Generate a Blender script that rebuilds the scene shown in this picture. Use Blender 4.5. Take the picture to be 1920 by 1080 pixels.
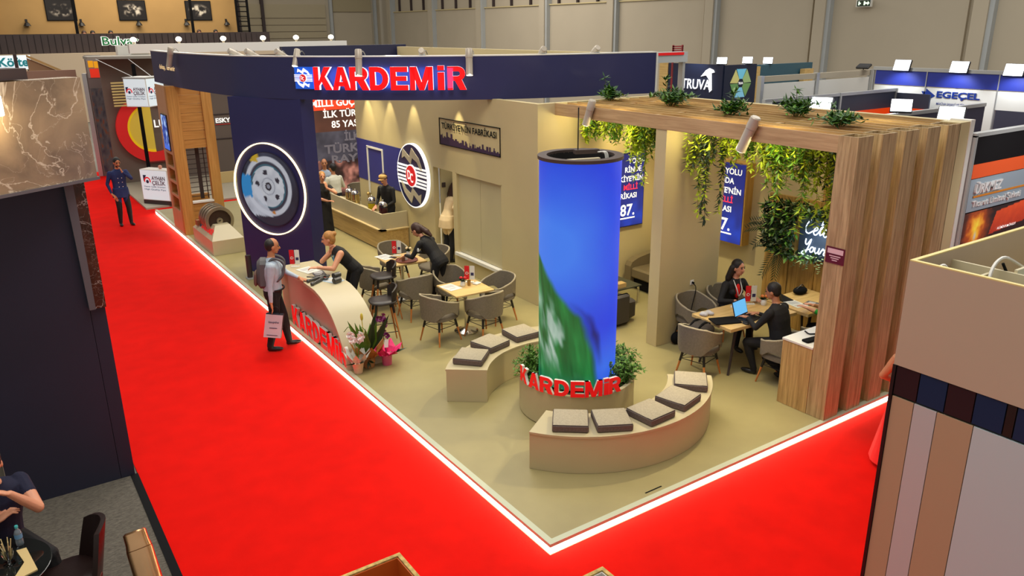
import bpy, bmesh, math, random
import numpy as np
from mathutils import Vector, Matrix, Euler

for _o in list(bpy.data.objects):
    bpy.data.objects.remove(_o, do_unlink=True)
SC = bpy.context.scene
COL = SC.collection
random.seed(7)
RNG = np.random.default_rng(7)
PI = math.pi
V = Vector

def lin(c):
    r = []
    for x in c[:3]:
        x = max(0.0, x / 255.0)
        r.append(x / 12.92 if x <= .04045 else ((x + .055) / 1.055) ** 2.4)
    return (r[0], r[1], r[2], 1.0)

# ------------------------------------------------------------------ camera
def cam_axes(yaw, pitch, roll):
    f = np.array([math.cos(pitch) * math.cos(yaw), math.cos(pitch) * math.sin(yaw), -math.sin(pitch)])
    r = np.array([math.sin(yaw), -math.cos(yaw), 0.0])
    u = np.cross(r, f)
    c, s = math.cos(roll), math.sin(roll)
    return c * r + s * u, -s * r + c * u, f
cd = bpy.data.cameras.new('camera')
cam = bpy.data.objects.new('camera', cd)
COL.objects.link(cam)
_r, _u, _f = cam_axes(math.radians(55.85887), math.radians(18.24091), math.radians(-0.54417))
CAMPOS = V((-3.939, -5.188, 4.85))
cam.matrix_world = Matrix(((_r[0], _u[0], -_f[0], CAMPOS.x), (_r[1], _u[1], -_f[1], CAMPOS.y),
                           (_r[2], _u[2], -_f[2], CAMPOS.z), (0, 0, 0, 1)))
cd.sensor_width = 36.0
cd.lens = 1477.326 / 1920 * 36.0
cd.clip_start = 0.05
cd.clip_end = 300
SC.camera = cam

# ------------------------------------------------------------------ world, lights, exposure
w = bpy.data.worlds.new('hall_ambience')
SC.world = w
w.use_nodes = True
bg = w.node_tree.nodes['Background']
bg.inputs[0].default_value = (1.0, 0.97, 0.92, 1)
bg.inputs[1].default_value = 0.42
SC.view_settings.view_transform = 'Standard'
SC.view_settings.look = 'None'
SC.view_settings.exposure = 0.0
SC.view_settings.gamma = 1.0
SC.view_settings.use_curve_mapping = False
SC.cycles.max_bounces = 6
SC.cycles.diffuse_bounces = 3
SC.cycles.glossy_bounces = 3
SC.cycles.transmission_bounces = 6
SC.cycles.sample_clamp_indirect = 4.0
SC.cycles.caustics_reflective = False
SC.cycles.caustics_refractive = False

def area(name, loc, size, power, col=(1, .95, .88), rot=(0, 0, 0)):
    l = bpy.data.lights.new(name, 'AREA')
    l.shape = 'RECTANGLE'; l.size, l.size_y = size
    l.energy = power; l.color = col
    o = bpy.data.objects.new(name, l); COL.objects.link(o)
    o.location = loc; o.rotation_euler = rot
    return o
def spot(name, loc, target, power, col=(1, .84, .58), ang=60, blend=.7, rad=.05):
    l = bpy.data.lights.new(name, 'SPOT')
    l.energy = power; l.color = col; l.spot_size = math.radians(ang); l.spot_blend = blend
    l.shadow_soft_size = rad
    o = bpy.data.objects.new(name, l); COL.objects.link(o)
    o.location = loc
    o.rotation_euler = (V(target) - V(loc)).to_track_quat('-Z', 'Y').to_euler()
    return o
# high hall lamps
area('hall_lamp', (-1, 1, 11.5), (7, 7), 780, (1, .95, .88))
area('hall_lamp', (4, 12, 11.5), (8, 8), 950, (1, .95, .88))
area('hall_lamp', (15, 4, 11.5), (8, 8), 950, (1, .96, .9))
area('hall_lamp', (0, 30, 11.5), (10, 10), 1300, (1, .93, .82))
area('hall_lamp', (17, 32, 11.5), (10, 10), 1500, (1, .93, .84))
area('hall_lamp', (6, 46, 10.5), (10, 6), 1000, (1, .88, .7))
# warm stand lights
WARM = (1, .86, .50)
for (a, b, c), t, p, an in [
        ((3.2, 7.0, 4.5), (2.0, 6.6, 0), 260, 70), ((2.6, 8.2, 4.6), (2.4, 8.2, 0), 240, 70),
        ((2.4, 10.4, 4.6), (2.4, 11.8, 0), 240, 80), ((-.1, 7.6, 4.9), (.6, 6.5, 0), 170, 55),
        ((4.0, 4.4, 3.45), (2.4, 3.4, 0), 240, 90), ((3.8, 1.2, 3.55), (2.4, 1.2, 0), 230, 90),
        ((5.2, 1.6, 3.5), (5.4, 1.9, 0), 150, 100), ((5.4, 4.4, 3.5), (5.9, 4.4, 0), 190, 110),
        ((3.3, 12.2, 4.3), (3.4, 12.0, 0), 200, 80)]:
    spot('stand_spot_light', (a, b, c), t, p, WARM, an)
for y in (12.55, 11.35, 10.2, 8.3):
    spot('wall_washer_light', (3.78, y, 3.72), (3.97, y, .6), 60, WARM, 52, .5, .02)
for _l, _e in (((4.55, 5.2, 3.36), 9), ((4.55, 4.3, 3.36), 10), ((4.55, 2.7, 3.36), 5), ((4.52, 2.1, 3.36), 9), ((4.52, 1.25, 3.36), 11), ((5.8, 4.7, 3.2), 16), ((5.9, 1.0, 3.2), 18)):
    _d = bpy.data.lights.new('pergola_lamp_light', 'POINT'); _d.energy = _e; _d.color = (1, .86, .42); _d.shadow_soft_size = .06
    _o = bpy.data.objects.new('pergola_lamp_light', _d); COL.objects.link(_o); _o.location = _l
spot('booth_flood_and_fill_light', (7.9, -1.6, 4.3), (7.9, 0, 2.6), 110, (.95, .97, 1), 80, .8, .1)  # added fill spot that lifts the dim ÜRKMEZ panel, no fixture modelled
spot('room_washer_light', (6.3, 1.6, 3.5), (6.75, 1.5, 1.5), 75, (1, .78, .3), 95, .8)
spot('room_washer_light', (5.6, 5.1, 3.5), (6.2, 5.7, 1.2), 75, (1, .8, .36), 100, .8)

# ------------------------------------------------------------------ materials
MATS = {}
def M(name, rgb=(128, 128, 128), rough=.55, metal=0.0, noise=None, bump=None, emit=None, spec=.5, alpha=None, trans=None):
    """procedural principled material; noise=(scale, amount[, stretch xyz]); bump=(scale, strength)"""
    if name in MATS:
        return MATS[name]
    m = bpy.data.materials.new(name); m.use_nodes = True
    nt = m.node_tree; b = nt.nodes['Principled BSDF']
    c = lin(rgb)
    b.inputs['Base Color'].default_value = c
    b.inputs['Roughness'].default_value = rough
    b.inputs['Metallic'].default_value = metal
    b.inputs['Specular IOR Level'].default_value = spec
    if noise or bump:
        tc = nt.nodes.new('ShaderNodeTexCoord')
        mp = nt.nodes.new('ShaderNodeMapping')
        nt.links.new(tc.outputs['Object'], mp.inputs[0])
    if noise:
        if len(noise) > 2:
            mp.inputs['Scale'].default_value = noise[2]
        n = nt.nodes.new('ShaderNodeTexNoise'); n.inputs['Scale'].default_value = noise[0]
        n.inputs['Detail'].default_value = 5
        nt.links.new(mp.outputs[0], n.inputs['Vector'])
        r = nt.nodes.new('ShaderNodeValToRGB')
        a = noise[1]
        r.color_ramp.elements[0].position = .3; r.color_ramp.elements[1].position = .7
        r.color_ramp.elements[0].color = (c[0] * (1 - a), c[1] * (1 - a), c[2] * (1 - a), 1)
        r.color_ramp.elements[1].color = (min(1, c[0] * (1 + a)), min(1, c[1] * (1 + a)), min(1, c[2] * (1 + a)), 1)
        nt.links.new(n.outputs['Fac'], r.inputs[0]); nt.links.new(r.outputs[0], b.inputs['Base Color'])
    if bump:
        n2 = nt.nodes.new('ShaderNodeTexNoise'); n2.inputs['Scale'].default_value = bump[0]
        nt.links.new(tc.outputs['Object'], n2.inputs['Vector'])
        bp = nt.nodes.new('ShaderNodeBump'); bp.inputs['Strength'].default_value = bump[1]
        bp.inputs['Distance'].default_value = .01
        nt.links.new(n2.outputs['Fac'], bp.inputs['Height']); nt.links.new(bp.outputs[0], b.inputs['Normal'])
    if emit:
        b.inputs['Emission Color'].default_value = c
        b.inputs['Emission Strength'].default_value = emit
    if trans:
        b.inputs['Transmission Weight'].default_value = trans
    if alpha is not None:
        b.inputs['Alpha'].default_value = alpha
    MATS[name] = m
    return m

def wood(name, c0, c1, axis=2, scale=1.0, rough=.5):
    """grain stretched along one object axis"""
    if name in MATS:
        return MATS[name]
    m = bpy.data.materials.new(name); m.use_nodes = True
    nt = m.node_tree; b = nt.nodes['Principled BSDF']
    b.inputs['Roughness'].default_value = rough
    tc = nt.nodes.new('ShaderNodeTexCoord'); mp = nt.nodes.new('ShaderNodeMapping')
    s = [14 * scale] * 3; s[axis] = .7 * scale
    mp.inputs['Scale'].default_value = s
    nt.links.new(tc.outputs['Object'], mp.inputs[0])
    n = nt.nodes.new('ShaderNodeTexNoise'); n.inputs['Scale'].default_value = 2.2
    n.inputs['Detail'].default_value = 8; n.inputs['Roughness'].default_value = .65; n.inputs['Distortion'].default_value = .35
    nt.links.new(mp.outputs[0], n.inputs['Vector'])
    r = nt.nodes.new('ShaderNodeValToRGB')
    r.color_ramp.elements[0].position = .32; r.color_ramp.elements[0].color = lin(c0)
    r.color_ramp.elements[1].position = .66; r.color_ramp.elements[1].color = lin(c1)
    nt.links.new(n.outputs['Fac'], r.inputs[0]); nt.links.new(r.outputs[0], b.inputs['Base Color'])
    bp = nt.nodes.new('ShaderNodeBump'); bp.inputs['Strength'].default_value = .12; bp.inputs['Distance'].default_value = .004
    nt.links.new(n.outputs['Fac'], bp.inputs['Height']); nt.links.new(bp.outputs[0], b.inputs['Normal'])
    MATS[name] = m
    return m

def marble(name, base, dark, vein, scale=1.0, rough=.25):
    m = bpy.data.materials.new(name); m.use_nodes = True
    nt = m.node_tree; b = nt.nodes['Principled BSDF']; b.inputs['Roughness'].default_value = rough
    tc = nt.nodes.new('ShaderNodeTexCoord'); mp = nt.nodes.new('ShaderNodeMapping')
    mp.inputs['Scale'].default_value = (scale, scale, scale); mp.inputs['Rotation'].default_value = (.5, .6, .4)
    nt.links.new(tc.outputs['Object'], mp.inputs[0])
    n = nt.nodes.new('ShaderNodeTexNoise'); n.inputs['Scale'].default_value = 2.5; n.inputs['Detail'].default_value = 9
    n.inputs['Distortion'].default_value = .6
    nt.links.new(mp.outputs[0], n.inputs['Vector'])
    r = nt.nodes.new('ShaderNodeValToRGB')
    r.color_ramp.elements[0].position = .35; r.color_ramp.elements[0].color = lin(dark)
    r.color_ramp.elements[1].position = .7; r.color_ramp.elements[1].color = lin(base)
    nt.links.new(n.outputs['Fac'], r.inputs[0])
    def veins(sc, wd, dist):
        n2 = nt.nodes.new('ShaderNodeTexNoise'); n2.inputs['Scale'].default_value = sc; n2.inputs['Detail'].default_value = 6
        n2.inputs['Distortion'].default_value = dist
        nt.links.new(mp.outputs[0], n2.inputs['Vector'])
        s = nt.nodes.new('ShaderNodeMath'); s.operation = 'SUBTRACT'; s.inputs[1].default_value = .5
        nt.links.new(n2.outputs['Fac'], s.inputs[0])
        a = nt.nodes.new('ShaderNodeMath'); a.operation = 'ABSOLUTE'; nt.links.new(s.outputs[0], a.inputs[0])
        rr = nt.nodes.new('ShaderNodeMapRange'); rr.inputs[1].default_value = 0; rr.inputs[2].default_value = wd
        rr.inputs[3].default_value = .75; rr.inputs[4].default_value = 0
        nt.links.new(a.outputs[0], rr.inputs[0])
        return rr
    v1 = veins(1.5, .008, .9); v2 = veins(3.4, .007, 1.4)
    ad = nt.nodes.new('ShaderNodeMath'); ad.operation = 'MAXIMUM'
    ml = nt.nodes.new('ShaderNodeMath'); ml.operation = 'MULTIPLY'; ml.inputs[1].default_value = .55
    nt.links.new(v2.outputs[0], ml.inputs[0])
    nt.links.new(v1.outputs[0], ad.inputs[0]); nt.links.new(ml.outputs[0], ad.inputs[1])
    mx = nt.nodes.new('ShaderNodeMix'); mx.data_type = 'RGBA'
    nt.links.new(ad.outputs[0], mx.inputs[0]); nt.links.new(r.outputs[0], mx.inputs[6]); mx.inputs[7].default_value = lin(vein)
    nt.links.new(mx.outputs[2], b.inputs['Base Color'])
    return m

def vcol(name, emit=0.0, rough=.5):
    """flat print / screen: colour taken from the painted colour attribute"""
    if name in MATS:
        return MATS[name]
    m = bpy.data.materials.new(name); m.use_nodes = True
    nt = m.node_tree; b = nt.nodes['Principled BSDF']; b.inputs['Roughness'].default_value = rough
    a = nt.nodes.new('ShaderNodeAttribute'); a.attribute_name = 'print'
    if emit:
        b.inputs['Base Color'].default_value = (.01, .01, .01, 1)
        nt.links.new(a.outputs['Color'], b.inputs['Emission Color']); b.inputs['Emission Strength'].default_value = emit
    else:
        nt.links.new(a.outputs['Color'], b.inputs['Base Color'])
    MATS[name] = m
    return m

# ------------------------------------------------------------------ mesh builder
class MB:
    def __init__(s):
        s.v = []; s.f = []; s.m = []
    def add(s, vs, fs, mi=0):
        o = len(s.v)
        s.v += [tuple(p) for p in vs]
        for f in fs:
            s.f.append(tuple(i + o for i in f)); s.m.append(mi)
        return s
    def box(s, x0, x1, y0, y1, z0, z1, mi=0, c=0.0):
        if x0 > x1: x0, x1 = x1, x0
        if y0 > y1: y0, y1 = y1, y0
        if z0 > z1: z0, z1 = z1, z0
        return s.fbox(Frame((0, 0, 0), (1, 0, 0), (0, 1, 0)), x0, x1, y0, y1, z0, z1, mi, c)
    def fbox(s, F, u0, u1, v0, v1, w0, w1, mi=0, c=0.0):
        if c <= 0:
            vs = [F.p(u, v, w_) for w_ in (w0, w1) for v in (v0, v1) for u in (u0, u1)]
            s.add(vs, [(0, 2, 3, 1), (4, 5, 7, 6), (0, 1, 5, 4), (2, 6, 7, 3), (0, 4, 6, 2), (1, 3, 7, 5)], mi)
        else:   # chamfered box: convex hull style layers
            c = min(c, (u1 - u0) * .45, (v1 - v0) * .45, (w1 - w0) * .45)
            def ring(i, w_):
                a0, a1, b0, b1 = u0 + i, u1 - i, v0 + i, v1 - i
                k = c
                return [F.p(*q, w_) for q in ((a0 + k, b0), (a1 - k, b0), (a1, b0 + k), (a1, b1 - k), (a1 - k, b1), (a0 + k, b1), (a0, b1 - k), (a0, b0 + k))]
            R = [ring(c, w0), ring(0, w0 + c), ring(0, w1 - c), ring(c, w1)]
            vs = sum(R, []); fs = [tuple(reversed(range(8))), tuple(range(24, 32))]
            for L in range(3):
                for i in range(8):
                    j = (i + 1) % 8
                    fs.append((L * 8 + i, L * 8 + j, L * 8 + 8 + j, L * 8 + 8 + i))
            s.add(vs, fs, mi)
        return s
    def prism(s, F, pts, w0, w1, mi=0, mside=None):
        n = len(pts)
        ar = sum(pts[i][0] * pts[(i + 1) % n][1] - pts[(i + 1) % n][0] * pts[i][1] for i in range(n))
        if ar < 0: pts = list(reversed(pts))
        vs = [F.p(a, b, w0) for a, b in pts] + [F.p(a, b, w1) for a, b in pts]
        s.add(vs, [tuple(reversed(range(n))), tuple(range(n, 2 * n))], mi)
        o = len(s.v) - 2 * n
        for i in range(n):
            j = (i + 1) % n
            s.f.append((o + i, o + j, o + n + j, o + n + i)); s.m.append(mi if mside is None else mside)
        return s
    def ring(s, F, u, v, r0, r1, w0, w1, mi=0, n=48, a0=0.0, a1=2 * PI):
        full = abs(a1 - a0 - 2 * PI) < 1e-6
        k = n if full else n + 1
        vs = []
        for i in range(k):
            a = a0 + (a1 - a0) * i / n
            for r, w_ in ((r0, w0), (r1, w0), (r1, w1), (r0, w1)):
                vs.append(F.p(u + r * math.cos(a), v + r * math.sin(a), w_))
        fs = []
        for i in range(n):
            j = (i + 1) % k
            for q in range(4):
                q2 = (q + 1) % 4
                fs.append((4 * i + q, 4 * i + q2, 4 * j + q2, 4 * j + q))
        if not full:
            fs += [(3, 2, 1, 0), tuple(4 * n + q for q in range(4))]
        s.add(vs, fs, mi)
        return s
    def cone(s, p0, r0, p1, r1, n=12, mi=0, caps=True):
        p0, p1 = V(p0), V(p1); d = (p1 - p0)
        if d.length < 1e-6: return s
        d.normalize(); a = d.orthogonal().normalized(); b = d.cross(a)
        vs = []
        for p, r in ((p0, r0), (p1, r1)):
            for i in range(n):
                t = 2 * PI * i / n
                vs.append(p + a * (r * math.cos(t)) + b * (r * math.sin(t)))
        fs = [(i, (i + 1) % n, n + (i + 1) % n, n + i) for i in range(n)]
        if caps: fs += [tuple(reversed(range(n))), tuple(range(n, 2 * n))]
        return s.add(vs, fs, mi)
    def tube(s, pts, r, n=8, mi=0, closed=False):
        pts = [V(p) for p in pts]; N = len(pts)
        rr = r if isinstance(r, (list, tuple)) else [r] * N
        vs = []; prev = None
        for i, p in enumerate(pts):
            d = (pts[(i + 1) % N] - pts[i - 1]) if (closed or 0 < i < N - 1) else (pts[1] - pts[0] if i == 0 else pts[-1] - pts[-2])
            d.normalize()
            a = d.orthogonal().normalized() if prev is None else (prev - d * prev.dot(d)).normalized()
            prev = a; b = d.cross(a)
            for k in range(n):
                t = 2 * PI * k / n
                vs.append(p + a * (rr[i] * math.cos(t)) + b * (rr[i] * math.sin(t)))
        fs = []
        for i in range(N if closed else N - 1):
            j = (i + 1) % N
            for k in range(n):
                k2 = (k + 1) % n
                fs.append((i * n + k, i * n + k2, j * n + k2, j * n + k))
        if not closed: fs += [tuple(reversed(range(n))), tuple((N - 1) * n + k for k in range(n))]
        return s.add(vs, fs, mi)
    def lathe(s, c, prof, n=24, mi=0, cap=True):
        vs = []
        for r, z in prof:
            for i in range(n):
                t = 2 * PI * i / n
                vs.append((c[0] + r * math.cos(t), c[1] + r * math.sin(t), c[2] + z))
        fs = []
        for k in range(len(prof) - 1):
            for i in range(n):
                j = (i + 1) % n
                fs.append((k * n + i, k * n + j, k * n + n + j, k * n + n + i))
        if cap:
            fs += [tuple(reversed(range(n))), tuple((len(prof) - 1) * n + i for i in range(n))]
        return s.add(vs, fs, mi)
    def ell(s, c, r, R=None, nu=14, nv=9, mi=0):
        c = V(c); vs = []; fs = []
        for j in range(nv + 1):
            ph = PI * j / nv
            for i in range(nu):
                t = 2 * PI * i / nu
                q = V((r[0] * math.sin(ph) * math.cos(t), r[1] * math.sin(ph) * math.sin(t), r[2] * math.cos(ph)))
                if R is not None: q = R @ q
                vs.append(c + q)
        for j in range(nv):
            for i in range(nu):
                k = (i + 1) % nu
                fs.append((j * nu + i, j * nu + nu + i, j * nu + nu + k, j * nu + k))
        return s.add(vs, fs, mi)
    def caps(s, p0, r0, p1, r1, n=12, mi=0):
        s.cone(p0, r0, p1, r1, n, mi)
        s.ell(p0, (r0,) * 3, None, n, 8, mi); s.ell(p1, (r1,) * 3, None, n, 8, mi)
        return s
    def grid(s, rows, mi=0, close_u=False, thick=None):
        """rows: list of equal-length lists of points"""
        nr, nc = len(rows), len(rows[0])
        vs = [p for r in rows for p in r]; fs = []
        for i in range(nr - 1):
            for j in range(nc if close_u else nc - 1):
                k = (j + 1) % nc
                fs.append((i * nc + j, i * nc + k, i * nc + nc + k, i * nc + nc + j))
        return s.add(vs, fs, mi)
    def leaf(s, base, d, up, L, W, mi=0):
        d = V(d).normalized(); sd = d.cross(V(up))
        if sd.length < 1e-4: sd = d.orthogonal()
        sd.normalize(); n = sd.cross(d); b = V(base)
        s.add([b, b + d * L * .45 + sd * W * .5 - n * W * .12, b + d * L, b + d * L * .45 - sd * W * .5 - n * W * .12, b + d * L * .5 + n * W * .1],
              [(0, 1, 4), (1, 2, 4), (2, 3, 4), (3, 0, 4)], mi)
        return s

class Frame:
    def __init__(s, o, right, up):
        s.o = V(o); s.r = V(right).normalized(); s.u = V(up).normalized(); s.n = s.r.cross(s.u)
    def p(s, a, b, c=0.0):
        return s.o + s.r * a + s.u * b + s.n * c

# frames for faces looking along -x and -y
def fx(x, y, z): return Frame((x, y, z), (0, -1, 0), (0, 0, 1))     # normal (-1,0,0), u runs to smaller y
def fy(x, y, z): return Frame((x, y, z), (1, 0, 0), (0, 0, 1))      # normal (0,-1,0), u runs to larger x

def base_loc(o):
    l = V((0, 0, 0))
    while o is not None:
        l = l + o.location; o = o.parent
    return l

def mesh_of(mb, name, mats, off=(0, 0, 0), smooth=None):
    me = bpy.data.meshes.new(name)
    a = np.array(mb.v, dtype=float).reshape(-1, 3) - np.array(off)
    me.from_pydata(a.tolist(), [], mb.f)
    if not isinstance(mats, (list, tuple)): mats = [mats]
    for m in mats: me.materials.append(m)
    if len(mats) > 1: me.polygons.foreach_set('material_index', mb.m)
    if smooth:
        me.shade_smooth(); me.set_sharp_from_angle(angle=math.radians(smooth))
    me.update()
    return me

def part(name, mb, mats, parent, smooth=None, label=None, kind=None):
    me = mesh_of(mb, name, mats, base_loc(parent), smooth)
    o = bpy.data.objects.new(name, me); COL.objects.link(o); o.parent = parent
    if label: o['label'] = label
    if kind: o['kind'] = kind
    return o

def thing(name, label, cat, loc=(0, 0, 0), group=None, kind=None):
    o = bpy.data.objects.new(name, None); COL.objects.link(o); o.location = loc
    o.empty_display_size = .1
    if label: o['label'] = label
    if cat: o['category'] = cat
    if group: o['group'] = group
    if kind: o['kind'] = kind
    return o

def single(name, mb, mats, label, cat, smooth=None, group=None, kind=None):
    a = np.array(mb.v, dtype=float).reshape(-1, 3); lo, hi = a.min(0), a.max(0)
    off = ((lo[0] + hi[0]) / 2, (lo[1] + hi[1]) / 2, lo[2])
    me = mesh_of(mb, name, mats, off, smooth)
    o = bpy.data.objects.new(name, me); COL.objects.link(o); o.location = off
    if label: o['label'] = label
    if cat: o['category'] = cat
    if group: o['group'] = group
    if kind: o['kind'] = kind
    return o

def struct(name, mb, mats, smooth=None):
    return single(name, mb, mats, None, None, smooth, None, 'structure')

def children(o): return [c for c in bpy.data.objects if c.parent == o]
KIDS = {}
def copy_thing(root, loc, rz, label, group=None):
    if root.name not in KIDS:
        KIDS[root.name] = [(c, children(c)) for c in children(root)]
    r = root.copy(); COL.objects.link(r); r.location = loc; r.rotation_euler = (0, 0, rz); r['label'] = label
    if group: r['group'] = group
    for c, gs in KIDS[root.name]:
        k = c.copy(); COL.objects.link(k); k.parent = r
        for g in gs:
            h = g.copy(); COL.objects.link(h); h.parent = k
    return r

# ------------------------------------------------------------------ lettering
FONT_CACHE = {}
def text_raw(s, bold, shear):
    k = (s, bold, shear)
    if k not in FONT_CACHE:
        cu = bpy.data.curves.new('lettering', 'FONT'); cu.body = s; cu.offset = bold; cu.shear = shear; cu.resolution_u = 3
        o = bpy.data.objects.new('lettering', cu); COL.objects.link(o)
        dg = bpy.context.evaluated_depsgraph_get()
        me = bpy.data.meshes.new_from_object(o.evaluated_get(dg))
        vs = [tuple(v.co) for v in me.vertices]; fs = [tuple(p.vertices) for p in me.polygons]
        bpy.data.objects.remove(o, do_unlink=True); bpy.data.curves.remove(cu); bpy.data.meshes.remove(me)
        FONT_CACHE[k] = (vs, fs)
    return FONT_CACHE[k]
def text(mb, F, s, u, v, h, wd=None, bold=.02, depth=.004, w0=.002, mi=0, mside=None, align='l', shear=0.0, capref=True):
    """fit the lettering: baseline/left at (u,v), height h (of the capitals), optional width"""
    vs, fs = text_raw(s, bold, shear)
    if not vs: return 0
    a = np.array(vs); x0, x1 = a[:, 0].min(), a[:, 0].max(); y0, y1 = a[:, 1].min(), a[:, 1].max()
    if capref:
        y0, y1 = -bold, .69 + bold
    sy = h / (y1 - y0); sx = (wd / (x1 - x0)) if wd else sy
    W = (x1 - x0) * sx
    du = {'l': 0, 'c': -W / 2, 'r': -W}[align]
    pts = [(u + du + (p[0] - x0) * sx, v + (p[1] - y0) * sy) for p in vs]
    n = len(pts)
    top = [F.p(a_, b_, w0 + depth) for a_, b_ in pts]
    if depth < .006:
        mb.add(top, fs, mi)
        return W
    bot = [F.p(a_, b_, w0) for a_, b_ in pts]
    mb.add(top + bot, fs, mi)
    o = len(mb.v) - 2 * n
    ed = {}
    for f in fs:
        for i in range(len(f)):
            e = (f[i], f[(i + 1) % len(f)])
            if (e[1], e[0]) in ed: del ed[(e[1], e[0])]
            else: ed[e] = 1
    for a_, b_ in ed:
        mb.f.append((o + b_, o + a_, o + n + a_, o + n + b_)); mb.m.append(mi if mside is None else mside)
    return W

def print_sheet(name, F, W, H, nu, nv, fn, mat, parent=None, curve=None, smooth=None):
    """painted sheet: fn(u,v in 0..1 arrays) -> (r,g,b) in 0..255 arrays"""
    uu, vv = np.meshgrid(np.linspace(0, 1, nu), np.linspace(0, 1, nv))
    rgb = np.stack([np.broadcast_to(c, uu.shape) for c in fn(uu, vv)], -1).reshape(-1, 3)
    mb = MB(); rows = []
    for j in range(nv):
        if curve: rows.append([curve(i / (nu - 1), j / (nv - 1)) for i in range(nu)])
        else: rows.append([F.p(W * i / (nu - 1), H * j / (nv - 1), 0) for i in range(nu)])
    mb.grid(rows)
    o = part(name, mb, mat, parent, smooth)
    c = np.clip(rgb, 0, 255) / 255.0
    c = np.where(c <= .04045, c / 12.92, ((c + .055) / 1.055) ** 2.4)
    at = o.data.color_attributes.new('print', 'FLOAT_COLOR', 'POINT')
    at.data.foreach_set('color', np.concatenate([c, np.ones((len(c), 1))], 1).astype(np.float32).ravel())
    return o

def vnoise(x, y, seed=0, oct_=3):
    """small value noise for painted prints"""
    x = np.asarray(x, float); y = np.asarray(y, float)
    tot = np.zeros(np.broadcast(x, y).shape); amp = 1.0; s = 0
    for o in range(oct_):
        r = np.random.default_rng(seed + o).random((67, 67))
        xi = np.floor(x).astype(int); yi = np.floor(y).astype(int)
        fx_, fy_ = x - xi, y - yi
        fx_ = fx_ * fx_ * (3 - 2 * fx_); fy_ = fy_ * fy_ * (3 - 2 * fy_)
        g = lambda a, b: r[a % 67, b % 67]
        tot = tot + amp * ((g(xi, yi) * (1 - fx_) + g(xi + 1, yi) * fx_) * (1 - fy_) + (g(xi, yi + 1) * (1 - fx_) + g(xi + 1, yi + 1) * fx_) * fy_)
        s += amp; amp *= .5; x = x * 2; y = y * 2
    return tot / s
def mixc(a, b, t):
    return tuple(a[i] * (1 - t) + b[i] * t for i in range(3))

def catmull(pts, n=8, closed=False):
    P = [V(p) for p in pts]
    Q = [P[-1]] + P + [P[0], P[1]] if closed else [2 * P[0] - P[1]] + P + [2 * P[-1] - P[-2]]
    out = []
    for i in range(1, len(Q) - 2):
        a, b, c, d = Q[i - 1:i + 3]
        for k in range(n):
            t = k / n
            out.append(.5 * ((2 * b) + (c - a) * t + (2 * a - 5 * b + 4 * c - d) * t * t + (3 * b - a - 3 * c + d) * t ** 3))
    if not closed: out.append(P[-1])
    return out

# heavy block letters (unit box pieces) for the big red signs
def _arcpiece(cx, cy, rx0, ry0, rx1, ry1, a0=-90, a1=90, n=10):
    out = []
    for i in range(n):
        t0, t1 = math.radians(a0 + (a1 - a0) * i / n), math.radians(a0 + (a1 - a0) * (i + 1) / n)
        out.append([(cx + rx0 * math.cos(t0), cy + ry0 * math.sin(t0)), (cx + rx1 * math.cos(t0), cy + ry1 * math.sin(t0)),
                    (cx + rx1 * math.cos(t1), cy + ry1 * math.sin(t1)), (cx + rx0 * math.cos(t1), cy + ry0 * math.sin(t1))])
    return out
def _rc(a, b, c, d): return [(a, b), (c, b), (c, d), (a, d)]
BLOCK = {
 'K': [_rc(0, 0, .29, 1), [(.27, .36), (.62, 1), (.99, 1), (.56, .48), (.27, .16)], [(.36, .50), (.66, 0), (1.03, 0), (.58, .68)]],
 'A': [[(0, 0), (.30, 0), (.60, 1), (.35, 1)], [(.70, 0), (1, 0), (.65, 1), (.40, 1)], _rc(.2, .17, .8, .36)],
 'R': [_rc(0, 0, .29, 1), _rc(.28, .79, .56, 1), _rc(.28, .39, .56, .59), [(.38, .42), (.66, 0), (1.02, 0), (.76, .46)]] + _arcpiece(.55, .695, .13, .10, .41, .305),
 'D': [_rc(0, 0, .29, 1), _rc(.28, .78, .45, 1), _rc(.28, 0, .45, .22)] + _arcpiece(.44, .5, .25, .28, .55, .5),
 'E': [_rc(0, 0, .32, 1), _rc(.3, .78, .98, 1), _rc(.3, .40, .92, .60), _rc(.3, 0, 1, .22)],
 'M': [_rc(0, 0, .22, 1), _rc(.78, 0, 1, 1), [(.0, 1), (.29, 1), (.61, 0), (.39, 0)], [(.71, 1), (1, 1), (.61, 0), (.39, 0)]],
 'İ': [_rc(0, 0, 1, .76), _rc(0, .84, 1, 1.04)]}
def block(mb, F, ch, u, v, h, wd, depth, w0=0.0, mi=0, mside=1):
    for pc in BLOCK[ch]:
        pts = [(u + a * wd, v + b * h) for a, b in pc]
        mb.prism(F, pts, w0, w0 + depth, mside)
        b_ = .006 if h > .3 else .004
        mb.prism(F, pts, w0 + depth, w0 + depth + .004, mi)
    return mb
# ================================================================== SETTING
FZ = .07          # top of the stand platform
CZ = -.05         # aisle carpet
m_carpet = M('red_carpet', (220, 14, 5), .95, noise=(3, .06), bump=(220, .25), spec=.1)
m_floor = M('vinyl_floor', (160, 148, 102), .42, noise=(1.4, .09), bump=(60, .03))
m_conc = M('hall_concrete', (120, 116, 108), .8, noise=(1, .1))
m_wallw = M('stand_wall_paint', (200, 184, 138), .7, noise=(1.2, .03))
m_hall = M('hall_panel', (182, 171, 150), .8, noise=(.5, .03))
m_steel = M('painted_steel', (172, 176, 176), .5, noise=(1, .04))
m_navy = M('navy_paint', (38, 40, 88), .5, noise=(2, .04))
m_navy_dk = M('navy_panel', (30, 32, 62), .5)
m_white = M('white_paint', (228, 226, 218), .5)
m_alu = M('aluminium', (196, 198, 198), .35, .6)
m_black = M('black_metal', (20, 20, 22), .4)
m_blackmat = M('black_matt', (11, 11, 14), .85, spec=.2)
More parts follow.
